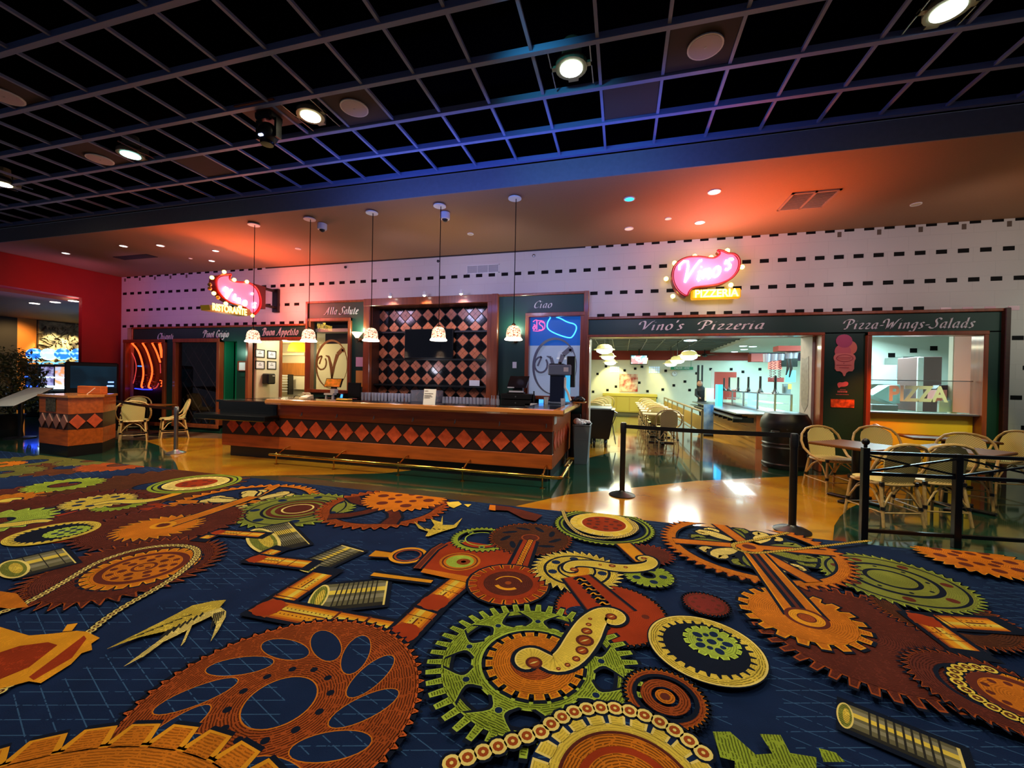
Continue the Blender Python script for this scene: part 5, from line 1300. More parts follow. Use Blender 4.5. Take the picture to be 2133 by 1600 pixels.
t = thing('hanging_slicer', 'dark red kitchen mixer with a pale bowl behind the glass on the right', 'mixer', (AT(*z6(1450,860),9.2).x,9.2,1.15))
def KS(pts, Y, d, nm, m, par):
    q = [AT(*z6(*p), Y) for p in pts]; b = MB(); b.prism([(p.x,p.z) for p in q], 'y', Y, Y+d); return b.build(nm, m, par)
KS([(1340,735),(1370,705),(1500,700),(1510,720),(1590,760),(1600,800),(1560,850),(1500,845),(1480,860),(1440,880),(1425,875),(1455,840),(1440,800),(1440,745)], 9.2, .15, 'head', mat('dark_red_enamel', (60,20,22), .35), t)
KS([(1345,750),(1440,745),(1438,830),(1325,855)], 9.15, .2, 'bowl', mat('pale_pink_enamel', (225,160,160), .4), t)
KS([(1370,845),(1480,840),(1478,945),(1366,945)], 9.1, .05, 'notice', mat('cyan_paper', (190,225,240), .6), t)
p = AT(*z6(1000,358), 11.0); lamp('AREA', 'kitchen_light', (5.6,11.0,2.9), 240, (.58,.95,1), (4.9,11,0), 1.2)
b = MB(); b.box(p.x-.25,10.7,2.97,p.x+.2,11.2,3.0); tag(b.build('kitchen_light_panel', emat('kitchen_panel', (190,245,250), 4)), 'bright cyan ceiling light panel in the kitchen', 'ceiling light')
# ================================================================ PIZZERIA HALL
t = thing('sideboard', 'long mustard yellow sideboard against the far tiled wall of the pizzeria', 'sideboard', (.3,20.2,0))
xa, xb = -.85, 1.55; zt_ = .93
M_MUST = mat('mustard_laminate', (196,168,60), .4)
b = MB(); b.box(xa,20.0,.12,xb,20.95,zt_-.06); b.build('carcass', M_MUST, t)
b = MB(); b.box(xa-.04,19.95,zt_-.06,xb+.04,20.98,zt_+.06,.01); b.build('top', mat('bright_yellow_top', (230,200,70), .35), t)
for i in range(4):
    w_ = (xb-xa)/4; b = MB(); b.box(xa+w_*i+.02,19.98,.16,xa+w_*(i+1)-.02,20.0,zt_-.1,.005); b.build('door', M_MUST, t)
b = MB(); b.box(xa+.04,20.05,0,xb-.04,20.9,.12); b.build('plinth', mat('olive_plinth', (90,80,40), .6), t)
def HB(x0,y0,x1,y1,Y,d,name,label,cat,m,bev=0):
    a, c = AT(*f_(x0,y0), Y), AT(*f_(x1,y1), Y); b = MB(); b.box(a.x,Y-d,c.z,c.x,Y,a.z,bev); return tag(b.build(name, m), label, cat)
HB(370,570,525,722,20.98,.03,'wall_poster','red and cream food picture on the far tiled wall','poster',mat('swirl_poster', (232,212,186), .5, noise=1, nscale=4, rgb2=(160,36,22)))
t = thing('television', 'lit television under the red band at the back of the pizzeria', 'television', (AT(*f_(538,448),20).x,20,2.4))
a, c = AT(*f_(463,405), 20.0), AT(*f_(612,492), 20.0)
b = MB(); b.box(a.x,20,c.z,c.x,20.08,a.z); b.tube([((a.x+c.x)/2,20.05,a.z),((a.x+c.x)/2,20.05,3.1)], .03, 6); b.build('case', M_BLACK, t)
def tvmat():
    m = mat('tv_picture', (200,200,220), .2); nt = m.node_tree; b = nt.nodes['Principled BSDF']; tc = nt.nodes.new('ShaderNodeTexCoord'); n = nt.nodes.new('ShaderNodeTexNoise'); n.inputs['Scale'].default_value = 3.5; n.inputs['Detail'].default_value = 1
    r = nt.nodes.new('ShaderNodeValToRGB'); cr_ = r.color_ramp; cr_.interpolation = 'CONSTANT'; cr_.elements[0].position = 0; cr_.elements[0].color = (*lin((220,90,100)),1); cr_.elements[1].position = .47; cr_.elements[1].color = (*lin((235,235,245)),1)
    e = cr_.elements.new(.56); e.color = (*lin((100,170,220)),1)
    nt.links.new(tc.outputs['Object'], n.inputs['Vector']); nt.links.new(n.outputs['Fac'], r.inputs[0]); nt.links.new(r.outputs[0], b.inputs['Emission Color']); b.inputs['Emission Strength'].default_value = 1.3; return m
b = MB(); b.box(a.x+.05,19.99,c.z+.05,c.x-.05,20,a.z-.05); b.build('screen', tvmat(), t)
a, c = AT(*f_(808,508), 20.5), AT(*f_(1000,535), 20.5)
t = thing('order_sign', 'green sign with white letters hanging in the pizzeria', 'sign', ((a.x+c.x)/2,20.5,c.z))
b = MB(); b.box(a.x,20.5,c.z,c.x,20.53,a.z); b.tube([(a.x+.1,20.51,a.z),(a.x+.1,20.51,3.1)], .008, 5); b.tube([(c.x-.1,20.51,a.z),(c.x-.1,20.51,3.05)], .008, 5); b.build('board', mat('green_sign', (10,130,90), .5), t)
text_mesh('ORDER HERE', .13, 'lettering', M_WHITE, t, ((a.x+c.x)/2,20.495,(a.z+c.z)/2), width=(c.x-a.x)*.68)
p = AT(*f_(840,568), 20.98); t = thing('wall_clock', 'round white wall clock below the green sign', 'clock', (p.x,20.97,p.z-.12))
b = MB(); b.lathe([(.12,0),(.12,-.03)], (p.x,20.99,p.z), 20, 'y'); b.build('rim', M_STEEL, t); b = MB(); b.lathe([(.1,0),(.1,-.005)], (p.x,20.96,p.z), 20, 'y'); b.build('dial', M_PAPER, t)
b = MB(); b.box(p.x-.006,20.95,p.z,p.x+.006,20.953,p.z+.08); b.box(p.x,20.95,p.z-.005,p.x+.06,20.953,p.z+.005); b.build('hands', M_BLACK, t)
# far wall glass brick patches
GBm = mat('glass_brick', (200,215,230), .1, emit=(150,190,225), es=.35)
for i, (x0,y0,x1,y1) in enumerate([(288,505,370,560),(620,505,715,565)]):
    a, c = AT(*f_(x0,y0), 20.98), AT(*f_(x1,y1), 20.98); b = MB(); n1, n2 = 5, 3
    for u in range(n1):
        for v in range(n2):
            b.box(a.x+(c.x-a.x)*u/n1+.01,20.97,c.z+(a.z-c.z)*v/n2+.01,a.x+(c.x-a.x)*(u+1)/n1-.01,20.99,c.z+(a.z-c.z)*(v+1)/n2-.01)
    tag(b.build('glass_block_panel', GBm), ['left','right'][i]+' patch of glass blocks high on the far tiled wall', 'glass blocks')
# hall pendants
def hallpend(px, py, Y, label):
    p = AT(px,py,Y); x, z = p.x, p.z; t = thing('dome_pendant', label, 'pendant lamp', (x,Y,z-.08))
    b = MB(); b.tube([(x,Y,z+.12),(x,Y,3.1)], .01, 5); b.build('stem', M_BLACKM, t)
    b = MB(); b.lathe([(.12,.16),(.2,.12),(.24,.04),(.31,.02),(.31,.0),(.24,-.0)], (x,Y,z), 20); b.build('shade', mat('ribbed_amber_shade', (190,170,110), .3, emit=(190,190,120), es=.5), t, smooth=True)
    b = MB(); b.lathe([(.24,.0),(.22,-.06),(.12,-.11),(1e-4,-.12)], (x,Y,z), 20); b.build('bowl', emat('white_bowl', (225,250,255), 4), t, smooth=True)
hallpend(1259,729,12.5,'nearest dome pendant on the left side of the pizzeria'); hallpend(1266,743,15.5,'second dome pendant on the left side of the pizzeria'); hallpend(1271,755,18,'farthest dome pendant on the left side of the pizzeria')
hallpend(1435,742,13,'nearest dome pendant in the middle of the pizzeria'); hallpend(1411,751,16,'second dome pendant in the middle of the pizzeria'); hallpend(1397,758,18.6,'farthest dome pendant in the middle of the pizzeria')
# black glass ceiling fans and lights seen there
for px, py, l_ in [(1438,709,'large oval light under the lintel of the opening'),(1548,721,'left of two ceiling lights over the counter'),(1568,722,'right of two ceiling lights over the counter'),(1550,728,'dim ceiling light below the pair over the counter'),(1530,733,'small ceiling light farther back over the counter'),(1563,760,'cyan ceiling light nearest the kitchen side'),(1517,738,'small far ceiling light over the queue rail')]:
    z = 2.44 if py < 712 else 3.0; p = FL(px,py,z); b = MB(); b.lathe([(.13,-.01),(.13,0)], (p.x,p.y,z), 14); tag(b.build('ceiling_light', emat('hall_down', (200,245,255), 5)), l_, 'ceiling light')
p = FL(1468,735,2.95); t = thing('ceiling_fan', 'ceiling fan with dark blades in the pizzeria', 'fan', (p.x,p.y,2.75))
b = MB(); b.lathe([(.02,.3),(.02,.12),(.12,.1),(.12,0),(.04,-.04)], (p.x,p.y,2.8), 14); b.build('motor', M_BLACKM, t, smooth=True)
for k_ in range(4):
    a_ = k_*PI/2+.4; d = Vector((math.cos(a_),math.sin(a_),0)); s = Vector((-d.y,d.x,0))*.07; o_ = Vector((p.x,p.y,2.85))
    b = MB(); b.hexa([o_+d*.1-s,o_+d*.1+s,o_+d*.65+s*1.3,o_+d*.65-s*1.3], [v+Vector((0,0,.01)) for v in (o_+d*.1-s,o_+d*.1+s,o_+d*.65+s*1.3,o_+d*.65-s*1.3)]); b.build('blade', mat('brown_blade', (80,56,36), .5), t)
# chairs and tables in the pizzeria
chair(1.05,10.35,185,'front rattan chair in the middle row of the pizzeria, back to us')
GC = 'rattan chairs down the middle row of the pizzeria'
k_ = 0
for yy in (11.5,12.6,13.8,15.0,16.3,17.6):
    k_ += 1; chair(.92,yy,182,'rattan chair in the middle row of the pizzeria, seen from behind', GC)
for i, yy in enumerate((10.95,12.05,13.2,14.4,15.6,16.9)):
    table('dining_table', 'pale table in the middle row of the pizzeria' if i else 'nearest pale table in the middle row of the pizzeria', 1.0,yy,.95,.5,0,.74,m=M_TTOPW, group='pale tables in the middle row' if i else None)
GL2 = 'rattan chairs down the left side of the pizzeria'
for yy in (12.6,13.8,15.2,16.8): chair(-.80,yy,182,'rattan chair on the left side of the pizzeria behind the waste cart', GL2)
chair(-.62,18.6,182,'farthest rattan chair on the left side, before the mustard sideboard')
table('dining_table', 'pale table on the left side of the pizzeria', -.75,14.5,.8,.5,0,.74,m=M_TTOPW)
# queue rail
M_RAILM = mat('brushed_brassy_steel', (170,150,110), .3, metal=.8)
t = thing('queue_rail', 'metal queue rail with posts running back beside the tables', 'railing', (1.78,10.1,0))
zr = AT(1463,857,10.1).z
b = MB(); b.tube([(1.78,10.1,zr),(1.80,19,zr)], .03, 8); b.build('top_rail', M_RAILM, t, smooth=True)
b = MB(); b.tube([(1.78,10.1,.35),(1.80,19,.35)], .015, 6); b.build('lower_rail', M_RAILM, t, smooth=True)
for i in range(7):
    y = 10.1+1.45*i; b = MB(); b.tube([(1.78,y,0),(1.78,y,zr)], .03 if i == 0 else .022, 8); b.build('post', M_RAILM, t)
for i in range(6):
    y = 10.2+1.45*i; b = MB(); b.box(1.775,y,.42,1.785,y+1.25,zr-.12); b.build('panel', mat('amber_panel', (176,140,60), .4), t)
# serving counter
t = thing('serving_counter', 'long serving counter clad in pale wood with a steel top', 'counter', (3.0,11,0))
M_CLAD = mat('honey_wood_clad', (196,140,50), .35, noise=.2, nscale=3, stretch=(6,1,6))
b = MB(); b.hexa([(3.1,10.85,0),(3.9,10.85,0),(4.6,17,0),(2.95,17,0)], [(3.1,10.85,.78),(3.9,10.85,.78),(4.6,17,.78),(2.95,17,.78)]); b.build('cladding', M_CLAD, t)
for z in (.25,.5): b = MB(); b.box(2.93,10.9,z,2.96,17,z+.01); b.build('groove_strip', mat('pale_strip', (210,170,90), .4), t)
b = MB(); b.box(2.62,10.75,.80,4.2,17,.84,.01); b.build('worktop', M_STEEL, t)
b = MB(); b.box(2.55,10.7,.70,2.75,17,.73); b.build('tray_slide', M_STEEL, t)
for i in range(12): b = MB(); b.box(2.6,10.9+.5*i,.6,3.05,10.94+.5*i,.72); b.build('slide_bracket', M_BLACK, t)
b = MB(); b.box(3.08,10.8,0,3.5,10.86,.8); b.build('end_panel', mat('orange_wood_end', (180,90,40), .4), t)
# glass case
gc = thing('glass_display_case', 'steel framed glass food case on the serving counter', 'display case', (3.4,11.2,.84))
pc = [AT(*f_(x,735), Y) for x, Y in ((1840,11.2),(1700,11.2),(1550,12.2),(1430,13.4),(1335,14.8),(1250,16))]
for i, p in enumerate(pc):
    b = MB(); b.box(p.x-.02,p.y-.02,.84,p.x+.02,p.y+.02,1.30); b.build('post', M_STEEL, gc)
b = MB()
for p, q in zip(pc[:-1], pc[1:]):
    b.tube([(p.x,p.y,1.30),(q.x,q.y,1.30)], .022, 6); b.tube([(p.x,p.y,.86),(q.x,q.y,.86)], .015, 6)
b.build('frame', M_STEEL, gc)
b = MB()
for p, q in zip(pc[:-1], pc[1:]): b.add([(p.x,p.y,.86),(q.x,q.y,.86),(q.x,q.y,1.29),(p.x,p.y,1.29)], [(0,1,2,3)])
b.build('glass', M_GLASS, gc)
b = MB()
for p, q in zip(pc[1:-1], pc[2:]): b.add([(p.x+.05,p.y+.1,1.06),(q.x+.05,q.y+.1,1.06),(q.x+.5,q.y+.1,1.06),(p.x+.5,p.y+.1,1.06)], [(0,1,2,3)])
b.build('glass_shelf', M_STEEL, gc)
lamp('AREA', 'case_light', (3.1,12.3,1.28), 10, (.8,1,1), (3.1,12.3,0), .5, sy=1.5)
# black flared stands on the case
for i, (x, y0, y1, Y) in enumerate([(1262,605,700,15.8),(1307,600,703,15.0),(1383,598,708,13.8),(1470,595,712,13.0),(1572,590,715,12.1),(1700,585,728,11.3)]):
    a, c = AT(*f_(x,y0), Y), AT(*f_(x,y1), Y)
    b = MB(); b.lathe([(.09,0),(.07,.02),(.035,.09),(.03,.14),(.028,a.z-1.32)], (c.x,Y,1.32), 14)
    tag(b.build('flared_lamp_stand', M_BLACK, smooth=True), ['farthest','fifth nearest','fourth nearest','third nearest','second nearest','nearest'][i]+' of the six black flared stands on the glass case', 'lamp stand')
# beverage cooler
a, c = AT(*f_(1215,660), 14.0), AT(*f_(1250,820), 14.0)
b = MB(); b.box(a.x,14,.84,c.x,14.4,a.z); tag(b.build('drinks_cooler', emat('cooler_blue', (50,170,240), 1.5)), 'glowing blue drinks cooler behind the serving counter', 'cooler')
a, c = AT(*f_(1092,830), 12.9), AT(*f_(1172,1020), 12.9)
t = thing('picture_stand', 'blue and white picture panel standing at the head of the counter', 'display', (a.x,12.9,0)); b = MB(); b.box(a.x,12.9,.05,c.x,12.95,a.z); b.build('panel', mat('blue_white_print', (150,175,190), .4, noise=.8, nscale=3, rgb2=(20,90,150)), t); b = MB(); b.box(a.x,12.86,0,c.x,13.0,.06); b.build('base', M_BLACK, t)
# hall right side: dividers, posters, pans
t = thing('kitchen_screen', 'salmon wall panel with white frame behind the serving counter', 'panel', (4.2,18.5,.9))
a, c = AT(*f_(1180,552), 18.5), AT(*f_(1368,690), 18.5); b = MB(); b.box(a.x,18.5,.9,c.x,18.55,a.z); b.build('panel', mat('salmon_panel', (206,80,70), .5), t); b = MB(); b.box(a.x-.12,18.46,.9,a.x,18.5,a.z+.1); b.build('frame', M_WHITE, t)
HB(1310,600,1400,705,17.5,.05,'white_board','white upright board behind the serving counter','board',mat('ivory_board', (215,215,196), .5))
HB(1070,495,1078,760,17.5,.05,'partition_post','dark post beside the green sign','post',M_BLACKM); HB(1034,495,1046,770,17.4,.05,'partition_post','second dark post left of the other near the green sign','post',M_BLACKM)
HB(1100,690,1160,800,15.0,.3,'soda_machine','pale machine at the far end of the serving counter','machine',mat('pale_machine', (205,215,205), .4))
HB(1640,455,1752,532,13.4,.05,'menu_board','salmon menu board over the serving counter','menu board',mat('salmon_menu', (235,130,110), .5, emit=(220,110,95), es=.5))
HB(1752,400,1885,510,13.3,.05,'menu_screen','dark menu screen right of the salmon one','menu board',mat('dark_green_screen', (20,34,28), .2))
HB(1682,340,1888,383,12.6,.4,'ceiling_bulkhead','red bulkhead hanging over the counter','bulkhead',mat('brick_red_paint', (150,44,30), .6))
HB(1468,402,1600,470,16.5,.4,'ceiling_bulkhead','red sloping bulkhead farther back over the counter','bulkhead',mat('brick_red_paint', (150,44,30), .6))
HB(1790,540,1870,640,13.0,.04,'window_poster','cyan lit poster behind the hanging utensils','poster',mat('cyan_poster', (110,210,225), .5, emit=(70,190,215), es=.7))
HB(1760,655,1820,740,12.9,.1,'grey_machine','grey boxy machine behind the glass case','machine',mat('grey_enamel', (120,135,140), .4))
HB(1638,600,1770,640,13.6,.04,'utensil_rack','red rack behind the spiral hangers','rack',mat('dull_red', (180,60,50), .5))
HB(1810,655,1835,700,12.7,.04,'yellow_notice','small yellow notice by the grey machine','notice',mat('yellow_notice', (220,225,90), .6))
for i, (x, y0, y1) in enumerate([(1630,400,470),(1690,400,460),(1745,400,455),(1820,385,440),(1860,385,438)]):
    a, c = AT(*f_(x,y0), 12.4), AT(*f_(x,y1), 12.4); b = MB(); b.lathe([(.10,0),(.085,c.z-a.z),(.06,c.z-a.z)][::-1], (a.x,12.4,a.z), 14)
    tag(b.build('hanging_pot', mat('lilac_steel', (170,170,185), .35, metal=.5), smooth=True), ['leftmost','second','middle','fourth','rightmost'][i]+' of the five pale pots hanging over the serving counter', 'pot')
for i, (x, y0, y1) in enumerate([(1665,460,620),(1697,455,640),(1740,450,610)]):
    a, c = AT(*f_(x,y0), 12.3), AT(*f_(x,y1), 12.3); n = 60
    b = MB(); b.tube([(a.x+.03*math.cos(k_*.9),12.3+.03*math.sin(k_*.9),a.z+(c.z-a.z)*k_/n) for k_ in range(n+1)], .008, 4)
    tag(b.build('spiral_hanger', mat('dark_red_wire', (120,50,60), .5)), ['left','middle','right'][i]+' dark spiral streamer hanging over the counter', 'decoration')
for i, (x, y0, y1) in enumerate([(1805,440,580),(1832,440,600)]):
    a, c = AT(*f_(x,y0), 12.2), AT(*f_(x,y1), 12.2); b = MB(); b.tube([(a.x,12.2,a.z),(a.x+.02,12.2,(a.z+c.z)/2),(c.x-.03,12.2,c.z)], [.02,.035,.015], 6)
    tag(b.build('hanging_utensil', M_BLACK, smooth=True), ['left','right'][i]+' long black utensil hanging over the counter', 'utensil')
# person far behind the counter
pp = AT(*f_(1075,760), 17.5)
px_, pz_ = pp.x, 0
t = thing('person', 'person in dark clothes bending forward at the far end of the counter', 'person', (px_,17.5,0))
b = MB()
b.tube([(px_,17.5,.0),(px_-.02,17.5,.45),(px_-.05,17.5,.85)], [.06,.08,.12], 8); b.tube([(px_+.16,17.5,.0),(px_+.14,17.5,.45),(px_+.05,17.5,.85)], [.06,.08,.12], 8)
b.tube([(px_,17.5,.8),(px_-.02,17.45,1.05),(px_-.06,17.4,1.3),(px_-.08,17.38,1.38),(px_-.10,17.36,1.44)], [.15,.15,.19,.12,.06], 10)
b.tube([(px_+.12,17.4,1.32),(px_+.16,17.25,1.1),(px_+.05,17.1,.98)], [.06,.05,.04], 8); b.tube([(px_-.22,17.4,1.3),(px_-.26,17.25,1.08),(px_-.15,17.1,.98)], [.06,.05,.04], 8)
b.m = 1; b.sph((px_-.12,17.32,1.53), .1, 10, 1.2); b.tube([(px_+.05,17.1,.98),(px_+.02,17.05,.96)], [.035,.02], 6); b.tube([(px_-.15,17.1,.98),(px_-.12,17.05,.96)], [.035,.02], 6)
b.build('body', [mat('dark_shirt', (24,26,30), .8), mat('skin', (170,120,95), .6)], t, smooth=True)
b = MB(); b.sph((px_-.115,17.36,1.56), .108, 8, 1.0); b.build('hair', mat('dark_hair', (24,18,16), .7), t, smooth=True)
# hall lights
for x, y, e, c in [(0,12.5,90,(1,.97,.72)),(0,17,110,(1,.95,.62)),(2.0,14,90,(.95,1,.85)),(5,14.5,200,(.5,.93,1)),(5.8,18.3,260,(.45,.92,1)),(3.2,11.2,40,(.85,1,.95)),(2.2,10.0,45,(1,.92,.7))]:  # last entry is added to brighten the counter cladding
    lamp('AREA', 'hall_light', (x,y,2.9), e, c, (x,y,0), .8)
for x in (-.45,1.1): lamp('SPOT', 'wall_wash', (x,19.9,2.7), 160, (1,.9,.35), (x,21.2,1.0), .05, 70, .4)
# ================================================================ LEFT: HOST STAND, MENU, TREE, SLOTS
t = thing('host_stand', 'angular wooden host stand with a band of tile diamonds and a black base', 'host stand', (-9.9,5.2,0))
A1, A2, A3 = Vector((-10.33,4.98)), Vector((-9.38,4.89)), Vector((-9.36,5.38))
A4, A5 = Vector((-9.9,5.9)), Vector((-10.6,5.6))
foot = [A1,A2,A3,A4,A5]
def ringpoly(s, c=Vector((-9.9,5.3))): return [tuple(c+(p-c)*s) for p in foot]
def pz(nm, s, z0, z1, m): b = MB(); b.prism(ringpoly(s), 'z', z0, z1); return b.build(nm, m, t)
pz('base', .99, 0, .2, M_BLACK); pz('lower_panel', 1.0, .2, .48, M_WOOD); pz('tile_band', .99, .48, .76, M_BROWNT); pz('upper_panel', 1.0, .76, 1.05, M_WOOD); pz('top', 1.05, 1.05, 1.09, M_WOODT)
def dia(P0_, P1_, n, m, nm):
    d = P1_-P0_; nrm = Vector((d.y,-d.x)).normalized()*.012; b = MB()
    c0_ = Vector((-9.9,5.3))
    for k_ in range(n):
        f = (k_+.5)/n; c = P0_+d*f; u = d.normalized()*(d.length/n*.46); z = .62; h = .13
        q = [Vector((*(c-u),z)),Vector((*c,z-h)),Vector((*(c+u),z)),Vector((*c,z+h))]; o_ = Vector((nrm.x,nrm.y,0))
        b.add([v-o_*.3 for v in q]+[v+o_ for v in q], [(3,2,1,0),(4,5,6,7),(0,1,5,4),(1,2,6,5),(2,3,7,6),(3,0,4,7)])
    return b.build(nm, m, t)
dia(A1,A2,4,mat('dull_rose_tile', (140,90,80), .4),'diamond_tile'); dia(A2,A3,2,M_TERRA,'diamond_tile')
d = (A2-A1); b = MB(); f0, f1 = .25, .6; n_ = Vector((d.y,-d.x)).normalized()*.008
q = [A1+d*f0,A1+d*f1]; b.add([(q[0].x+n_.x,q[0].y+n_.y,.79),(q[1].x+n_.x,q[1].y+n_.y,.79),(q[1].x+n_.x,q[1].y+n_.y,1.03),(q[0].x+n_.x,q[0].y+n_.y,1.03)], [(0,1,2,3)]); b.build('dark_notice', mat('dark_mottled_card', (40,36,30), .5, noise=.5, nscale=30, rgb2=(90,84,70)), t)
b = MB(); b.box(-10.3,5.5,1.092,-9.65,5.62,1.24,.01); tag(b.build('stand_riser', M_WOOD), 'wooden riser at the back of the host stand', 'riser')
b = MB(); b.tube([(-9.75,5.35,1.09),(-9.62,5.4,1.21)], .006, 5); tag(b.build('pen', M_PAPER), 'pale pen leaning up on the host stand', 'pen')
t = thing('side_cabinet', 'low wooden cabinet behind the host stand with pale edge strips', 'cabinet', (-11.1,6.15,0))
b = MB(); b.box(-11.5,5.95,0,-10.8,6.4,.84,.01); b.build('carcass', M_WOOD, t)
b = MB()
for z in (.10,.19,.78): b.box(-11.5,5.94,z,-10.8,5.95,z+.02)
b.build('edge_strip', M_WOODT, t)
b = MB(); b.box(-11.4,6.0,.842,-10.95,6.3,1.02,.04); tag(b.build('printer', M_BLACK), 'black machine on top of the low wooden cabinet', 'printer')
t = thing('menu_board_stand', 'tilted pale menu board on a black stand at the left edge', 'menu stand', (-9.6,4.55,0))
q = [AD(-40,847,8.6), AD(28,845,8.6), AD(112,807,9.6), AD(62,807,9.9)]
nn = (q[1]-q[0]).cross(q[3]-q[0]).normalized()*.012
b = MB(); b.hexa([v-nn*2.2 for v in q], [v-nn for v in q]); b.build('board_edge', M_BLACK, t)
b = MB(); b.hexa([v-nn for v in q], q); b.build('menu_sheet', mat('pale_green_sheet', (238,248,240), .45), t)
cm = sum(q, Vector())/4; b = MB(); b.tube([(cm.x,cm.y,0),(cm.x,cm.y,cm.z-.03)], .04, 10); b.lathe([(.25,0),(.25,.02),(.05,.04)], (cm.x,cm.y,0), 18); b.build('stand', M_BLACK, t)
# tree
def leafmat():
    m = mat('ficus_leaf', (150,152,92), .4, noise=.6, nscale=20, rgb2=(84,98,52)); return m
tp = AD(22,900,10.6); TX, TY = tp.x, tp.y
t = thing('potted_fig_tree', 'bushy potted fig tree at the left edge behind the menu board', 'plant', (TX,TY,0))
b = MB(); b.lathe([(.20,0),(.25,.36),(.27,.38),(.23,.38),(.22,.34),(1e-3,.34)], (TX,TY,0), 20); b.build('pot', mat('dark_pot', (40,34,30), .5), t, smooth=True)
b = MB()
for dx, dy, h in ((0,0,1.7),(.15,.1,1.5),(-.12,.05,1.4),(-.3,-.1,1.3),(.3,-.1,1.2)): b.tube([(TX,TY,.34),(TX+dx*.5,TY+dy*.5,.9),(TX+dx*1.3,TY+dy*1.3,h)], [.025,.018,.008], 6)
b.build('trunk', mat('grey_bark', (90,74,56), .8), t, smooth=True)
rr = random.Random(11); b = MB()
for k_ in range(2600):
    u = rr.gauss(0,1); v = rr.gauss(0,1); w = rr.gauss(0,1); n = math.sqrt(u*u+v*v+w*w) or 1; rad = rr.uniform(.4,1)**.5
    lob = 1+.18*math.sin(5*math.atan2(v,u)+3*w/n)
    c = Vector((TX+u/n*rad*.78*lob, TY+v/n*rad*.6*lob, 1.22+w/n*rad*.86*lob))
    if c.z < .42: continue
    a_ = rr.uniform(0,2*PI); tl = rr.uniform(-1.1,.3); L = rr.uniform(.04,.085); wd = L*.42
    d = Vector((math.cos(a_)*math.cos(tl),math.sin(a_)*math.cos(tl),math.sin(tl))); s = d.cross(Vector((rr.uniform(-.4,.4),rr.uniform(-.4,.4),1))).normalized()
    up = s.cross(d)*.015
    b.add([c-d*L, c-d*.1*L+s*wd+up, c+d*L, c-d*.1*L-s*wd+up], [(0,1,2),(0,2,3)])
o = b.build('foliage', leafmat(), t)
# slot machines
def slot(px, label, em, i):
    D_ = 13.6; pt = AD(px, 738, D_); x, y, zt_ = pt.x, pt.y, pt.z
    t = thing('slot_machine', label, 'slot machine', (x,y,0), math.radians(-35) if 0 else 0)
    # oriented to the camera side
    ang = math.atan2(-x, y); cr, sr = math.cos(ang), math.sin(ang)
    def R3(b):
        b.v = [(x+vx*cr-vy*sr, y+vx*sr+vy*cr, vz) for vx, vy, vz in b.v]; return b
    b = MB(); b.box(-.20,0,0,.20,.3,.9,.02); b.box(-.20,.1,.9,.20,.3,zt_-.33,.02); R3(b).build('cabinet', M_BLACKM, t)
    b = MB(); b.box(-.17,.08,.95,.17,.1,zt_-.42); R3(b).build('screen', em[0], t)
    b = MB(); b.tube([(-.21,.05,zt_-.33),(-.1,.03,zt_-.27),(0,.02,zt_-.25),(.1,.03,zt_-.27),(.21,.05,zt_-.33)], .018, 6); R3(b).build('lit_arch', emat('blue_arc', (90,170,255), 2.2), t)
    b = MB(); b.lathe([(.185,0),(.2,.02),(.2,.1),(.17,.12)], (0,.1,zt_), 22, 'y'); R3(b).build('round_topper', em[1], t)
    b = MB(); b.tube([(-.22,-.12,1.02),(.22,-.12,1.02)], .03, 6); b.box(-.21,-.15,.94,.21,0,1.0); b.tube([(-.22,-.05,1.32),(.22,-.05,1.32)], .022, 6); R3(b).build('button_deck', em[2], t)
def swirl(name, c1, c2, s, sc=6):
    m = mat(name, c1, .3); nt = m.node_tree; b = nt.nodes['Principled BSDF']; tc = nt.nodes.new('ShaderNodeTexCoord'); n = nt.nodes.new('ShaderNodeTexNoise'); n.inputs['Scale'].default_value = sc; n.inputs['Detail'].default_value = 1
    r = nt.nodes.new('ShaderNodeValToRGB'); r.color_ramp.elements[0].position = .44; r.color_ramp.elements[0].color = (*lin(c1),1); r.color_ramp.elements[1].position = .54; r.color_ramp.elements[1].color = (*lin(c2),1)
    nt.links.new(tc.outputs['Object'], n.inputs['Vector']); nt.links.new(n.outputs['Fac'], r.inputs[0]); nt.links.new(r.outputs[0], b.inputs['Emission Color']); b.inputs['Emission Strength'].default_value = s; return m
TB = swirl('topper_blue', (20,90,220), (140,220,250), 2.2); TP = swirl('topper_pale', (150,220,220), (190,240,235), 1.8)
S1 = swirl('slot_lilac', (90,80,120), (150,150,190), .9); S2 = swirl('slot_orange', (220,140,90), (170,190,220), .9); S3 = swirl('slot_dark', (10,24,36), (20,50,70), .5)
LB = emat('led_blue', (40,80,255), 3); LW = emat('led_white', (200,235,245), 3)
slot(72,'leftmost slot machine with a blue and white round topper', (S3,TB,LB), 0); slot(102,'second slot machine with a pale round topper', (S1,TP,LW), 1); slot(131,'third slot machine with a blue round topper and orange screen', (S2,TB,LW), 2); slot(164,'rightmost slot machine with a blue round topper and dark screen', (S3,TB,LB), 3)
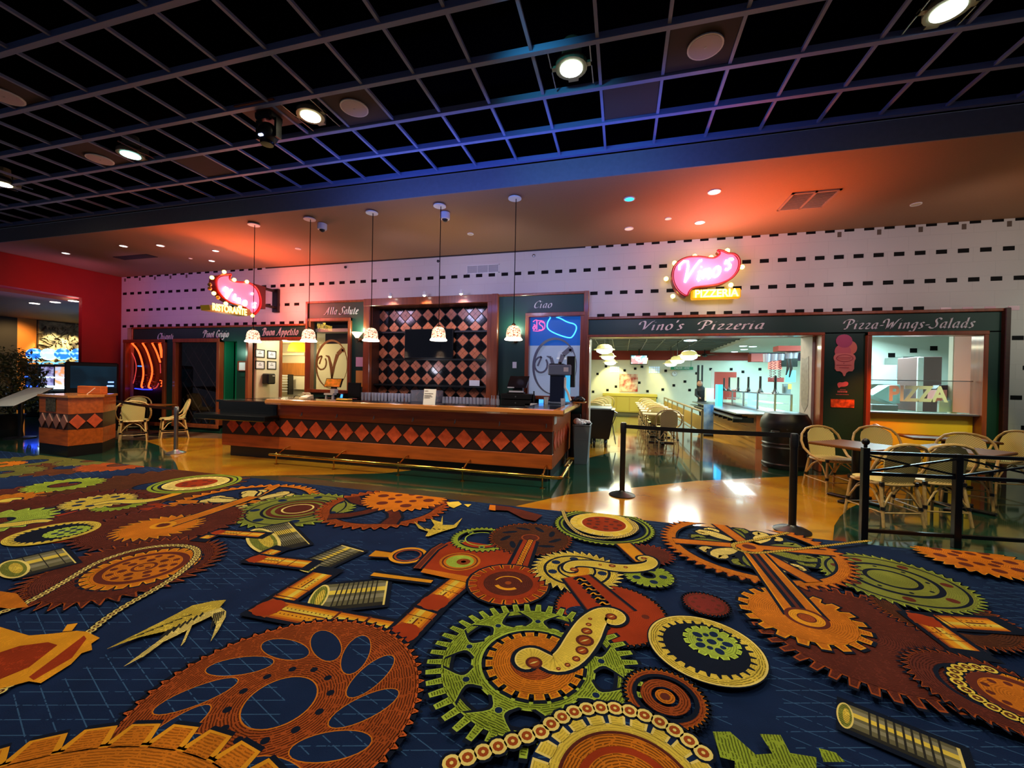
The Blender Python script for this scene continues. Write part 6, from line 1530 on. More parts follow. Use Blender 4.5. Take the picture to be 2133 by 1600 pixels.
# dark cabinet machine in front
pt = AD(200,775,10.5); x, y = pt.x, pt.y; ang = math.atan2(-x, y); cr, sr = math.cos(ang), math.sin(ang)
t = thing('gaming_terminal', 'dark gaming terminal with a dim teal screen behind the host stand', 'gaming machine', (x,y,0))
def R3(b): b.v = [(x+vx*cr-vy*sr, y+vx*sr+vy*cr, vz) for vx, vy, vz in b.v]; return b
zt_ = AD(200,755,10.5).z
b = MB(); b.box(-.55,0,0,.42,.35,zt_,.03); R3(b).build('cabinet', M_BLACK, t)
b = MB(); b.box(-.45,-.01,zt_-.66,.38,0,zt_-.1); R3(b).build('screen', swirl('teal_dim', (10,32,46), (16,48,66), .4, 2), t)
b = MB(); b.box(.22,-.02,zt_-.52,.33,-.01,zt_-.49); b.box(.20,-.02,zt_-.62,.33,-.01,zt_-.59); R3(b).build('led', emat('led_pale', (110,150,255), 3), t)
for px, py, l_ in [(72,632,'left'),(115,629.5,'middle'),(153,627,'right')]:
    p = FL(px,py,3.42); b = MB(); b.lathe([(.10,-.01),(.10,0)], (p.x,p.y,3.42), 12); tag(b.build('recessed_light', L1), l_+' recessed light above the carved stone relief', 'ceiling light')
for f in (.18,.55): 
    yy = p1.y+(p2.y-p1.y)*(f+.12); lamp('SPOT', 'relief_spot', (-20.2,yy,3.38), 260, (1,.88,.5), (-20.9,yy,1.8), .05, 65, .5)
lamp('SPOT', 'amber_wall_fill', (-19.8,p1.y-.6,3.3), 160, (1,.66,.25), (-21,p1.y-.7,2.2), .1, 90, .8)  # lamp added to brighten the amber wall
lamp('SPOT', 'violet_fill', (-14.1,6.9,1.6), 40, (.55,.35,1), (-14.2,6.6,3.5), .1, 80, .8)  # lamp added to tint the header underside violet
lamp('POINT', 'slot_glow', (-16,9.3,2.4), 22, (.2,.5,1), size=.2)
# ================================================================ PATTERNED CARPET
def carpetmat():
    m = bpy.data.materials.new('patterned_carpet'); m.use_nodes = True; nt = m.node_tree; b = nt.nodes['Principled BSDF']
    b.inputs['Roughness'].default_value = .95; b.inputs['Specular IOR Level'].default_value = .1
    N = nt.nodes.new; L = nt.links.new
    at = N('ShaderNodeAttribute'); at.attribute_name = 'dye'; uv = N('ShaderNodeUVMap'); uv.uv_map = 'hatch'
    sx = N('ShaderNodeSeparateXYZ'); L(uv.outputs[0], sx.inputs[0])
    tc = N('ShaderNodeTexCoord'); nz = N('ShaderNodeTexNoise'); nz.inputs['Scale'].default_value = 30; nz.inputs['Detail'].default_value = 2; L(tc.outputs['Object'], nz.inputs['Vector'])
    def M(op, a, bb=None, c=None):
        n = N('ShaderNodeMath'); n.operation = op
        for i, v in enumerate((a, bb, c)):
            if v is None: continue
            if isinstance(v, (int,float)): n.inputs[i].default_value = v
            else: L(v, n.inputs[i])
        return n.outputs[0]
    u = M('ADD', M('MULTIPLY', sx.outputs[0], 1/.0125), M('MULTIPLY', nz.outputs['Fac'], .9))
    h = M('GREATER_THAN', M('SINE', M('MULTIPLY', u, 2*PI)), .15)
    v = M('MULTIPLY', sx.outputs[1], 1/.11); cut = M('GREATER_THAN', M('FRACT', M('ADD', v, M('MULTIPLY', nz.outputs['Fac'], 2.2))), .16)
    h = M('MULTIPLY', M('MULTIPLY', h, cut), at.outputs['Alpha'])
    nz2 = N('ShaderNodeTexNoise'); nz2.inputs['Scale'].default_value = 5; L(tc.outputs['Object'], nz2.inputs['Vector'])
    dark = M('SUBTRACT', 1, M('MULTIPLY', h, .74))
    wash = M('ADD', .62, M('MULTIPLY', nz2.outputs['Fac'], .72))
    k = M('MULTIPLY', dark, wash)
    mc = N('ShaderNodeVectorMath'); mc.operation = 'SCALE'; L(at.outputs['Color'], mc.inputs[0]); L(k, mc.inputs['Scale'])
    # rhomb grid on the navy ground
    sp = N('ShaderNodeSeparateXYZ'); L(tc.outputs['Object'], sp.inputs[0])
    def line(nx, ny):
        d = M('ADD', M('MULTIPLY', sp.outputs[0], nx/.078), M('MULTIPLY', sp.outputs[1], ny/.078))
        return M('GREATER_THAN', M('FRACT', d), .945)
    ln = M('MAXIMUM', line(-.287,.958), line(.34,.94))
    nz3 = N('ShaderNodeTexNoise'); nz3.inputs['Scale'].default_value = 1.3; nz3.inputs['Detail'].default_value = 3; L(tc.outputs['Object'], nz3.inputs['Vector'])
    mask = M('MULTIPLY', M('GREATER_THAN', nz3.outputs['Fac'], .47), M('GREATER_THAN', nz.outputs['Fac'], .4))
    isbg = M('LESS_THAN', sx.outputs[0], -50)
    lm = M('MULTIPLY', M('MULTIPLY', ln, mask), isbg)
    mx = N('ShaderNodeMix'); mx.data_type = 'RGBA'; L(M('MULTIPLY', lm, .5), mx.inputs['Factor']); L(mc.outputs[0], mx.inputs['A']); mx.inputs['B'].default_value = (*lin((70,110,150)),1)
    L(mx.outputs['Result'], b.inputs['Base Color'])
    nf = N('ShaderNodeTexNoise'); nf.inputs['Scale'].default_value = 260; L(tc.outputs['Object'], nf.inputs['Vector'])
    bp = N('ShaderNodeBump'); bp.inputs['Strength'].default_value = .5; bp.inputs['Distance'].default_value = .004; L(nf.outputs['Fac'], bp.inputs['Height']); L(bp.outputs[0], b.inputs['Normal'])
    return m
class Carpet:
    def __init__(s): s.v = []; s.f = []; s.uv = []; s.c = []; s.z = .0101
    def up(s): s.z += .00007
    def face(s, pts, col, hatch=0, uvs=None):
        n = len(s.v); s.v += [(p[0],p[1],s.z) for p in pts]; s.f.append(tuple(range(n,n+len(pts))))
        s.uv.append(uvs or [(0,0)]*len(pts)); s.c.append((*col, max(hatch,0)))
K = Carpet()
NAVY = lin((17,34,66)); NAVD = lin((12,20,36)); ORA = lin((196,108,22)); ORD = lin((150,66,24)); GRN = lin((140,156,44)); YEL = lin((214,182,66)); PALE = lin((222,196,106)); MAR = lin((92,38,26)); RED = lin((150,50,18)); BRN = lin((84,44,24)); LIM = lin((158,176,60)); GLD = lin((216,142,28)); OLV = lin((122,126,48)); TIN = lin((128,120,92)); TIND = lin((40,38,32)); TNO = lin((96,90,62))
BG = (*NAVY, )
def F2(px): p = FL(*px, .01); return (p.x, p.y)
def c3(a, b, c):
    (ax,ay),(bx,by),(cx_,cy_) = F2(a),F2(b),F2(c)
    d = 2*(ax*(by-cy_)+bx*(cy_-ay)+cx_*(ay-by))
    ux = ((ax*ax+ay*ay)*(by-cy_)+(bx*bx+by*by)*(cy_-ay)+(cx_*cx_+cy_*cy_)*(ay-by))/d
    uy = ((ax*ax+ay*ay)*(cx_-bx)+(bx*bx+by*by)*(ax-cx_)+(cx_*cx_+cy_*cy_)*(bx-ax))/d
    return (ux, uy, math.hypot(ax-ux, ay-uy))
def cr_(c, e):   # centre pixel and a rim pixel
    a, b = F2(c), F2(e); return (a[0], a[1], math.hypot(a[0]-b[0], a[1]-b[1]))
YM = 4.80
def inside(x, y): return y < YM+.2
def ring(C, r0, r1, col, hatch=0, n=56, a0=0, a1=2*PI):
    cx_, cy_ = C[0], C[1]
    for i in range(n):
        a, b = a0+(a1-a0)*i/n, a0+(a1-a0)*(i+1)/n
        P_ = [(cx_+r*math.cos(t), cy_+r*math.sin(t)) for r, t in ((r0,a),(r1,a),(r1,b),(r0,b))]
        U = [(r0,a*r1),(r1,a*r1),(r1,b*r1),(r0,b*r1)]
        if r0 < 1e-6: P_ = P_[:3]; U = U[:3]
        K.face(P_, col, max(hatch,0), [(-99,0)]*len(P_) if hatch < 0 else U)
def disc(x, y, r, col, hatch=0, n=18, ry=None, rot=0):
    ry = ry or r; P_ = []
    for i in range(n):
        a = 2*PI*i/n; u, v = r*math.cos(a), ry*math.sin(a); P_.append((x+u*math.cos(rot)-v*math.sin(rot), y+u*math.sin(rot)+v*math.cos(rot)))
    K.face(P_, col, max(hatch,0), [(-99,0)]*n if hatch < 0 else [(p[0]*.7+p[1]*.7, p[1]) for p in P_])
def teeth(C, r, R, n, col, style='tri', w=.5, hatch=0, ph=0, inward=False):
    cx_, cy_ = C[0], C[1]
    for i in range(n):
        a = 2*PI*(i+ph)/n; d = PI/n*w
        rr_ = R
        tip = {'tri': .18, 'trap': .62, 'sq': .95, 'saw': .1}[style]
        sh = d*.9 if style == 'saw' else 0
        P_ = [(cx_+r*math.cos(a-d), cy_+r*math.sin(a-d)),(cx_+rr_*math.cos(a-d*tip+sh), cy_+rr_*math.sin(a-d*tip+sh)),(cx_+rr_*math.cos(a+d*tip+sh), cy_+rr_*math.sin(a+d*tip+sh)),(cx_+r*math.cos(a+d), cy_+r*math.sin(a+d))]
        K.face(P_, col, hatch, [(0,0),(R-r,0),(R-r,.02),(0,.02)])
def gear(C, n, col, rb=.86, hub=0, style='tri', edge=None, hatch=.8, w=.95, shadow=True, dark=None, ph=0):
    """toothed disc with an optional open centre (hub fraction)"""
    R = C[2]
    if shadow:
        ring(C, max(0,hub*R-.02), R*rb+.025, NAVD); teeth(C, R*rb, R+.02, n, NAVD, style, min(w*1.15,1.05), ph=ph); K.up()
    e = edge or tuple(min(1,v*1.5) for v in col)
    teeth(C, R*rb*.99, R, n, e, style, w, ph=ph); ring(C, R*rb*.97, R*rb, e); K.up()
    teeth(C, R*rb*.98, R-.012*min(1,R*2), n, col, style, w*.72, hatch, ph); ring(C, hub*R, R*rb*.985, col, hatch); K.up()
def holes(C, n, rf, sf, col=None, ph=0, asp=1):
    R = C[2]
    for i in range(n):
        a = 2*PI*(i+ph)/n; disc(C[0]+R*rf*math.cos(a), C[1]+R*rf*math.sin(a), R*sf, col or NAVY, 0, 16, R*sf*asp, a)
    K.up()
def line(C, rf, col, w=.010): ring(C, C[2]*rf-w/2, C[2]*rf+w/2, col); K.up()
def ribbon(pts, ws, col, hatch=0, edge=None, sub=2, world=False):
    P_ = [Vector(p) if world else Vector(F2(p)) for p in pts]
    W_ = list(ws) if isinstance(ws, (list,tuple)) else [ws]*len(P_)
    for _ in range(sub):
        q, qw = [P_[0]], [W_[0]]
        for a, b, u, v in zip(P_, P_[1:], W_, W_[1:]): q += [a.lerp(b,.25), a.lerp(b,.75)]; qw += [u*.75+v*.25, u*.25+v*.75]
        P_ = q+[P_[-1]]; W_ = qw+[W_[-1]]
    def lay(ex, c, h):
        s = 0
        for i in range(len(P_)-1):
            d0 = (P_[min(i+1,len(P_)-1)]-P_[max(i-1,0)]).normalized(); d1 = (P_[min(i+2,len(P_)-1)]-P_[i]).normalized()
            n0, n1 = Vector((-d0.y,d0.x)), Vector((-d1.y,d1.x)); L_ = (P_[i+1]-P_[i]).length
            w0, w1 = W_[i]+ex, W_[i+1]+ex
            K.face([P_[i]-n0*w0, P_[i+1]-n1*w1, P_[i+1]+n1*w1, P_[i]+n0*w0], c, h, [(s,0),(s+L_,0),(s+L_,.06),(s,.06)]); s += L_
        K.up()
    lay(.03, NAVD, 0)
    if edge: lay(.008, edge, 0)
    lay(0, col, hatch)
def chain(pts, r=.022, col=PALE, inner=BRN, sub=2):
    P_ = [Vector(F2(p)) for p in pts]
    for _ in range(sub):
        q = [P_[0]]
        for a, b in zip(P_, P_[1:]): q += [a.lerp(b,.25), a.lerp(b,.75)]
        P_ = q+[P_[-1]]
    chainw(P_, r, col, inner)
def chainw(P_, r, col=PALE, inner=BRN):
    d = r*1.75; pos = []; acc = 0
    for a, b in zip(P_, P_[1:]):
        L_ = (b-a).length
        while acc <= L_:
            pos.append(a.lerp(b, acc/L_ if L_ else 0)); acc += d
        acc -= L_
    for p in pos: disc(p.x, p.y, r*1.35, NAVD, n=10)
    K.up()
    for i, p in enumerate(pos): disc(p.x, p.y, r, col, n=12)
    K.up()
    for p in pos: disc(p.x, p.y, r*.62, inner, n=10)
    K.up()
    for p in pos: disc(p.x, p.y, r*.22, col, n=6)
    K.up()
def arcw(C, a0, a1, n=60): return [Vector((C[0]+C[2]*math.cos(a0+(a1-a0)*i/n), C[1]+C[2]*math.sin(a0+(a1-a0)*i/n))) for i in range(n+1)]
def tin(a, b, r_px_pt, stripes=9, side=1):
    """a ribbed tin from pixel a to pixel b, its half width given by a pixel on its rim"""
    A_2, B_2, E_ = Vector(F2(a)), Vector(F2(b)), Vector(F2(r_px_pt)); ax = (B_2-A_2); L_ = ax.length; u = ax/L_; n = Vector((-u.y,u.x)); r = abs((E_-A_2).dot(n))
    def Q(s0, s1, t0, t1, c): K.face([A_2+u*s0+n*t0, A_2+u*s1+n*t0, A_2+u*s1+n*t1, A_2+u*s0+n*t1], c)
    Q(-.03, L_+.03, -r-.03, r+.03, NAVD); K.up()
    bands = [(-1,-.75,TIND),(-.75,-.4,TNO),(-.4,-.1,TIN),(-.1,.12,TNO),(.12,.45,YEL),(.45,.75,TIN),(.75,1,TNO)]
    for t0, t1, c in bands: Q(0, L_, t0*r, t1*r, c)
    K.up()
    for i in range(stripes):
        s = L_*(.22+.6*i/(stripes-1)); Q(s, s+L_*.022, -r, r, TIND)
    Q(L_*.97, L_, -r, r, PALE); K.up()
    rot = math.atan2(u.y, u.x)
    disc(A_2.x, A_2.y, r*.34, PALE, 0, 24, r*1.02, rot); K.up(); disc(A_2.x, A_2.y, r*.27, OLV, .8, 24, r*.9, rot); K.up(); disc((A_2+u*r*.05).x, (A_2+u*r*.05).y, r*.14, YEL, .8, 20, r*.6, rot); K.up()
def pipe(pts, w, elb=True):
    P_ = [Vector(F2(p)) for p in pts]
    for i in range(len(P_)-1):
        a, b = P_[i], P_[i+1]; u = (b-a).normalized(); n = Vector((-u.y,u.x)); L_ = (b-a).length
        def Q(s0, s1, t0, t1, c, h=0): K.face([a+u*s0+n*t0, a+u*s1+n*t0, a+u*s1+n*t1, a+u*s0+n*t1], c, h, [(s0,t0),(s1,t0),(s1,t1),(s0,t1)])
        Q(-w-.02, L_+w+.02, -w-.03, w+.03, NAVD); K.up()
        Q(0, L_, -w, w, ORD); K.up(); Q(0, L_, -w*.93, w*.93, ORA, .15); K.up(); Q(0, L_, -w*.6, w*.7, GLD, .1); K.up(); Q(0, L_, 0, w*.45, YEL, .1); K.up()
        Q(0, L_, -w, -w*.8, ORD); Q(L_*.48, L_*.50, -w*1.1, w*1.1, MAR); Q(L_*.7, L_*.72, -w*1.1, w*1.1, MAR); Q(w, L_*.44, -.006, .006, MAR); K.up()
        k = int(L_*.42/.03)
        for j in range(k):
            for s_ in (-.35,.35): q = a+u*(w+j*.03)+n*w*s_; disc(q.x, q.y, .006, MAR, n=6)
        K.up()
    for p in P_[1:-1] if elb else []:
        disc(p.x, p.y, w*1.35, ORD, 0, 4, rot=.6); K.up(); disc(p.x, p.y, w*1.1, RED, 0, 16); K.up(); 
def screwline(pts, rs):
    for p, r in zip(pts, rs):
        x, y = F2(p); disc(x, y, r, MAR, n=14); disc(x, y, r*.0+.0001, MAR, n=3)
    K.up()
    for p, r in zip(pts, rs):
        x, y = F2(p); disc(x, y, r*.68, ORD, n=12)
    K.up()
    for p, r in zip(pts, rs):
        x, y = F2(p); disc(x, y, r*.6, PALE, n=4, ry=r*.12, rot=.7)
    K.up()
def poly(pts, col, hatch=0):
    P_ = [F2(p) for p in pts]
    K.face(P_, col, hatch, [(p[0],p[1]) for p in P_]); K.up()
def wing(pts, col):
    poly(pts, col, .9)
# ---- ground
def ygr(x): return 4.83-.018*(x+9)
gx = [-16+.5*i for i in range(47)]
for a, b in zip(gx, gx[1:]): K.face([(a,-1.5),(b,-1.5),(b,ygr(b)),(a,ygr(a))], NAVY, -1, [(-99,0)]*4)
K.up()
# ---- faint far left field
DOL = lin((96,92,40))
for c, e, col, n in [((60,962),(130,968),DOL,30),((150,972),(235,975),BRN,24),((250,968),(310,971),ORD,26),((190,960),(240,962),DOL,20),((0,985),(45,990),DOL,20),((0,968),(30,970),ORA,20),((420,985),(360,978),MAR,22)]:
    gear(cr_(c,e), n, col, .84, .3, 'tri', hatch=.7)
# far left row
C = cr_((60,1028),(150,1030)); gear(C, 22, MAR, .84, .0); C = cr_((20,1042),(75,1046)); gear(C, 20, ORA, .86, .3, edge=GLD); ring(C, 0, C[2]*.25, YEL); K.up()
C = cr_((320,1012),(470,1022)); gear(C, 34, BRN, .88, .2)
C = cr_((135,1010),(185,1014)); gear(C, 22, GRN, .84, .4)
C = cr_((205,1085),(290,1100)); ring(C, 0, C[2], RED, .4); K.up()
C = cr_((100,1068),(255,1080)); gear(C, 34, MAR, .88, .3)
C = cr_((250,1052),(285,1056)); gear(C, 22, GRN, .82, .45)
C = c3((118,1060),(282,1040),(200,1033)); gear(C, 26, YEL, .84, .0, edge=PALE); holes(C, 7, .55, .13)
C = cr_((-10,1087),(60,1095)); gear(C, 20, LIM, .82, .3)
ribbon([(-20,1098),(40,1092),(75,1086),(105,1086)], [.05,.07,.05,.02], YEL, .4, PALE)
ribbon([(195,1052),(240,1044),(290,1046),(330,1040),(348,1036)], [.03,.05,.07,.05,.03], YEL, .3, PALE)
ribbon([(330,1040),(372,1028)], [.06,.06], GLD, .4)
# G25 ring with rings
C = c3((318,1010),(500,1003),(398,1026)); ring(C, C[2]*.8, C[2], GRN, .5); K.up(); line(C, .9, NAVD, .02); C2 = (C[0],C[1],C[2]*.72); gear(C2, 26, PALE, .86, .5, 'sq', w=1.0); ring(C, 0, C[2]*.45, RED, .5); K.up(); holes(C, 7, .28, .07, MAR)
# wheel G20
C = c3((363,1045),(535,1085),(668,1030)); R = C[2]
gear(C, 46, ORA, .92, .84, 'tri', hatch=.5)
for k in range(4):
    a = k*PI/2+.35; u = Vector((math.cos(a),math.sin(a))); o_ = Vector((C[0],C[1])); ribbon([o_+u*.05, o_+u*R*.86], [.045,.06], ORA, .6, GLD, 0, True)
for k in range(6):
    a = k*PI/3+.1
    for s in (-1,1):
        o_ = Vector((C[0],C[1])); P_ = [o_+Vector((math.cos(a+s*t),math.sin(a+s*t)))*R*f for f, t in ((.2,0),(.4,.12),(.55,.02),(.62,.22),(.5,.3))]
        ribbon(P_, [.05,.08,.06,.04,.01], PALE, .6, None, 1, True)
# G21 green
C = c3((498,1062),(745,1052),(630,1098)); gear(C, 38, OLV, .90, .0, 'saw', edge=LIM, hatch=.3); line(C, .80, NAVD, .02); line(C, .56, NAVD, .03); line(C, .46, MAR, .05); holes(C, 7, .70, .08); ring(C, 0, C[2]*.36, MAR, .5); K.up(); line(C,.25,PALE,.02)
# G23 maroon ring, G22 orange
C = c3((655,1075),(935,1058),(790,1104)); gear(C, 44, ORD, .92, .80, 'tri'); 
for k in range(5):
    a = k*2*PI/5+.3; o_ = Vector((C[0],C[1])); ribbon([o_, o_+Vector((math.cos(a+.3),math.sin(a+.3)))*C[2]*.5, o_+Vector((math.cos(a),math.sin(a)))*C[2]*.84], [.05,.06,.08], MAR, .8, None, 1, True)
C = c3((752,1045),(925,1048),(840,1067)); gear(C, 34, ORA, .88, .0, 'tri', hatch=.3); holes(C, 6, .6, .13, MAR); holes(C, 6, .32, .09, MAR, .5)
poly([(930,1048),(955,1046),(962,1052),(945,1060),(935,1056)], YEL); poly([(966,1052),(982,1052),(975,1058)], YEL)
# G19 orange star gear and arm
C = c3((232,1108),(430,1085),(345,1121)); Cm = cr_((345,1092),(480,1098)); gear(Cm, 40, MAR, .9, 0)
gear(C, 26, ORA, .80, .0, 'saw', edge=GLD, hatch=.3)
ribbon([(345,1097),(425,1072),(529,1036)], [.07,.06,.06], ORA, .4, GLD, 0); C2 = cr_((340,1096),(368,1092)); ring(C2, C2[2]*.6, C2[2], GLD); ring(C2, 0, C2[2]*.5, MAR); K.up()
# G18 group: brown gear behind, orange gear with chain
C = c3((118,1175),(472,1155),(310,1239)); gear(C, 44, MAR, .86, .0, 'saw', edge=ORD, hatch=.8)
C = c3((190,1190),(418,1155),(325,1214)); gear(C, 26, ORA, .86, .0, 'trap', edge=GLD, hatch=.3); line(C, .72, MAR, .05); ring(C, 0, C[2]*.66, ORA, .5); K.up(); holes(C, 12, .55, .07, MAR); holes(C, 7, .36, .08, MAR, .5); line(C, .2, MAR, .02); holes(C, 2, .1, .05, MAR)
CA = (C[0], C[1], C[2]*1.0)
chain([(-10,1284),(60,1258),(135,1215),(190,1180),(225,1165),(290,1145),(360,1137),(405,1142),(415,1157),(390,1185),(340,1222),(233,1280),(170,1335),(60,1405),(-10,1452)], .024)
# lower left yellow gear with oval
poly([(-20,1300),(0,1310),(60,1328),(110,1324),(160,1318),(180,1320),(208,1333),(190,1345),(192,1358),(170,1365),(148,1388),(85,1428),(60,1424),(0,1440),(-20,1440)], GLD, .3)
poly([(-20,1370),(40,1350),(100,1342),(120,1348),(60,1395),(0,1420),(-20,1420)], RED, .7)
poly([(60,1415),(120,1370),(175,1328),(180,1335),(150,1375),(70,1422)], RED, .3)
poly([(140,1305),(162,1302),(150,1318),(130,1320)], GLD); poly([(0,1235),(35,1240),(60,1268),(20,1272),(-10,1268)], ORA, .4)
# G24 ring
C = c3((8,1125),(211,1095),(70,1138)); ring(C, 0, C[2], NAVD); K.up(); ring(C, C[2]*.86, C[2], YEL, .6); teeth(C, C[2]*.87, C[2]*.76, 30, YEL, 'trap', .8); K.up(); C2 = cr_((140,1110),(200,1098)); C2 = (C2[0],C2[1],C[2]*.5); gear(C2, 16, LIM, .86, 0, 'trap', hatch=.3); holes(C2, 6, .5, .17); holes(C2, 1, 0, .16)
# tins
tin((28,1188),(145,1160),(24,1170), 3); tin((548,1128),(622,1112),(540,1103), 12); tin((640,1188),(735,1145),(612,1182), 9); tin((664,1249),(805,1236),(682,1222), 9)
tin((1760,1496),(2010,1600),(1738,1462), 9); tin((2062,1310),(2140,1335),(2052,1294), 5)
# pipes
pipe([(425,1125),(455,1112),(545,1118)], .05); pipe([(575,1150),(535,1168),(640,1180)], .06); pipe([(672,1200),(560,1272),(840,1325),(905,1260),(960,1215)], .085)
# G1 big rust gear
C = c3((328,1434),(525,1329),(882,1447)); R = C[2]
gear(C, 64, ORD, .96, .0, 'tri', hatch=1.0, edge=lin((190,84,34)), w=.6)
cx0 = (C[0],C[1]); 
for k in range(6):
    a = k*2*PI/6+.2
    for da, r0, r1, l_, w_ in ((0,.58,0,.24,.10),(.52,.60,0,.22,.09)):
        aa = a+da; disc(C[0]+R*.62*math.cos(aa), C[1]+R*.62*math.sin(aa), R*.25, ORA, 0, 24, R*.115, aa+.75)
K.up()
for k in range(6):
    a = k*2*PI/6+.2
    for da in (0,.52):
        aa = a+da; disc(C[0]+R*.62*math.cos(aa), C[1]+R*.62*math.sin(aa), R*.242, NAVY, -1, 24, R*.107, aa+.75)
K.up()
Hc = cr_((586,1472),(672,1466)); ring(C, 0, R*.245, ORA); K.up(); ring(C, 0, R*.235, NAVY, -1, 40); K.up(); holes(C, 12, .33, .028, NAVD)
# G2 bottom left orange
C = c3((131,1572),(262,1557),(427,1580)); C = (C[0],C[1],C[2]*1.09); gear(C, 40, ORA, .917, .72, 'trap', hatch=.6, edge=GLD, w=1.1); ring(C, 0, C[2]*.70, MAR, .5); K.up()
# bird left
wing([(345,1322),(420,1290),(455,1275),(471,1256),(445,1258),(400,1268),(340,1300),(270,1335),(222,1360),(290,1335)], YEL)
wing([(420,1285),(460,1272),(471,1280),(470,1292),(455,1320),(438,1345),(450,1310),(440,1290),(400,1310),(385,1345),(376,1354),(390,1320),(340,1345),(300,1375),(257,1397),(320,1350),(370,1312)], PALE)
for q in range(7): poly([(330+q*14,1338-q*8),(350+q*12,1318-q*6),(353+q*12,1320-q*6),(334+q*14,1340-q*8)], TIND)
for q in range(6): poly([(445+q*4,1284-q),(438+q*5,1318-q*6),(440+q*5,1319-q*6),(448+q*4,1285-q)], TIND)
for q in range(6): poly([(265+q*22,1339-q*9),(300+q*20,1326-q*8),(300+q*20,1328-q*8)], TIND)
# bird right of centre-left
wing([(862,1090),(880,1103),(897,1108),(905,1098),(897,1085),(918,1092),(922,1078),(922,1098),(945,1098),(963,1083),(950,1103),(920,1112),(893,1122),(886,1122),(892,1112),(872,1105)], YEL)
for q in range(5): poly([(880+q*10,1104+q),(886+q*10,1108),(888+q*10,1107),(883+q*10,1103+q)], TIND)
# magnifier, brass box
ribbon([(775,1158),(815,1162)], [.05,.035], GLD, .4, ORA, 0); C = cr_((850,1162),(890,1160)); ring(C, C[2]*.8, C[2], GLD); ring(C, C[2]*.62, C[2]*.72, ORD); K.up()
ribbon([(775,1202),(900,1218)], [.025,.02], GLD, .2, None, 0)
poly([(905,1150),(945,1128),(1075,1150),(1065,1205),(985,1215),(878,1198)], RED, .2); poly([(882,1190),(990,1210),(1065,1205),(1065,1214),(985,1222),(876,1198)], ORA, .2)
ribbon([(868,1190),(905,1150),(925,1138)], [.02,.02,.02], MAR, 0, ORD, 0)
C = c3((915,1178),(1000,1178),(957,1195)); ring(C, 0, C[2], ORA, .5); K.up(); ring(C, C[2]*.8, C[2]*.88, MAR); ring(C, 0, C[2]*.68, LIM, .4); K.up(); ring((C[0]+.03,C[1],0), 0, C[2]*.34, ORD, .8); ring((C[0]+.03,C[1],0), 0, C[2]*.12, MAR); K.up()
# G12 green ring gear
C = c3((939,1128),(1065,1120),(1000,1155)); gear(C, 36, GRN, .90, .78, 'tri', edge=LIM, hatch=.2); ring(C, C[2]*.52, C[2]*.56, LIM); K.up(); holes(C, 5, .67, .10, GRN); holes(C, 5, .67, .06, NAVY)
# G13 maroon
C = c3((1018,1128),(1192,1130),(1120,1163)); gear(C, 42, BRN, .92, .0, 'tri', edge=ORD, hatch=.9)
for k in range(9):
    a = k*2*PI/9; disc(C[0]+C[2]*.6*math.cos(a), C[1]+C[2]*.6*math.sin(a), C[2]*.2, NAVD, 0, 16, C[2]*.07, a+.9)
K.up(); ring(C, 0, C[2]*.24, MAR, .6); K.up(); line(C, .2, ORD, .012)
# funnel at the carpet edge
poly([(1020,1055),(1062,1060),(1130,1078),(1115,1090),(1090,1085),(1058,1068),(1018,1066)], MAR, .4); poly([(1020,1056),(1032,1057),(1032,1068),(1018,1066)], ORA)
# G14 green ring and G14b yellow inner with chain
C = c3((1157,1100),(1364,1112),(1262,1140)); ring(C, C[2]*.80, C[2], NAVD); K.up(); gear(C, 60, GRN, .96, .84, 'tri', edge=LIM, hatch=.6); line(C, .9, NAVD, .02)
Ci = c3((1188,1095),(1330,1108),(1258,1122)); gear(Ci, 22, YEL, .82, .0, 'sq', edge=PALE, hatch=0, w=1.0); ring(Ci, 0, Ci[2]*.66, RED, .5); K.up(); line(Ci, .66, PALE, .015); holes(Ci, 9, .45, .08, MAR); holes(Ci, 5, .22, .07, MAR)
chain([(1172,1068),(1182,1095),(1205,1118),(1250,1128),(1300,1124),(1325,1112),(1322,1098),(1305,1084)], .020)
# small chain down from G13 to G11
ribbon([(1103,1132),(1078,1192)], [.06,.07], RED, .1, None, 0)
for dx in (0,): chain([(1105,1132),(1092,1158),(1078,1190)], .024, GLD, RED, 0)
# G11 red orange gear with dark disc
C = c3((976,1232),(1142,1226),(1055,1268)); gear(C, 20, RED, .80, .0, 'sq', edge=ORA, hatch=.3, w=.9); ring(C, 0, C[2]*.62, MAR, .6); K.up(); ring(C, C[2]*.32, C[2]*.36, GLD, a0=0.4, a1=3.0); ring(C, C[2]*.26, C[2]*.36, GLD, a0=3.8, a1=5.6); K.up(); ring(C, 0, C[2]*.08, ORD); K.up()
# G17 small green, maroon star behind
C = cr_((1352,1160),(1408,1170)); gear(C, 24, MAR, .78, 0, 'tri', edge=RED, hatch=.5)
C = c3((1298,1212),(1405,1215),(1345,1228)); C = cr_((1350,1205),(1404,1212)); gear(C, 22, GRN, .84, .3, 'trap', edge=LIM, hatch=.6); holes(C, 5, .58, .16)
ribbon([(1298,1138),(1340,1176)], [.06,.06], GLD, .3, ORD, 0)
# G16 red plate with holes
C = c3((1158,1262),(1392,1310),(1310,1235)); gear(C, 60, RED, .96, .0, 'tri', edge=ORD, hatch=.15, w=.6); holes(C, 3, .62, .07, MAR)
disc(*F2((1215,1285)), C[2]*.32, NAVY, -1, 24, C[2]*.22, .2); K.up()
# G15 yellow gear
C = c3((1107,1185),(1299,1210),(1190,1242)); gear(C, 34, YEL, .86, .0, 'saw', edge=PALE, hatch=.8); line(C, .70, NAVD, .02); line(C, .40, NAVD, .02); holes(C, 7, .55, .10, NAVY); ring(C, 0, C[2]*.28, GLD, .3); K.up()
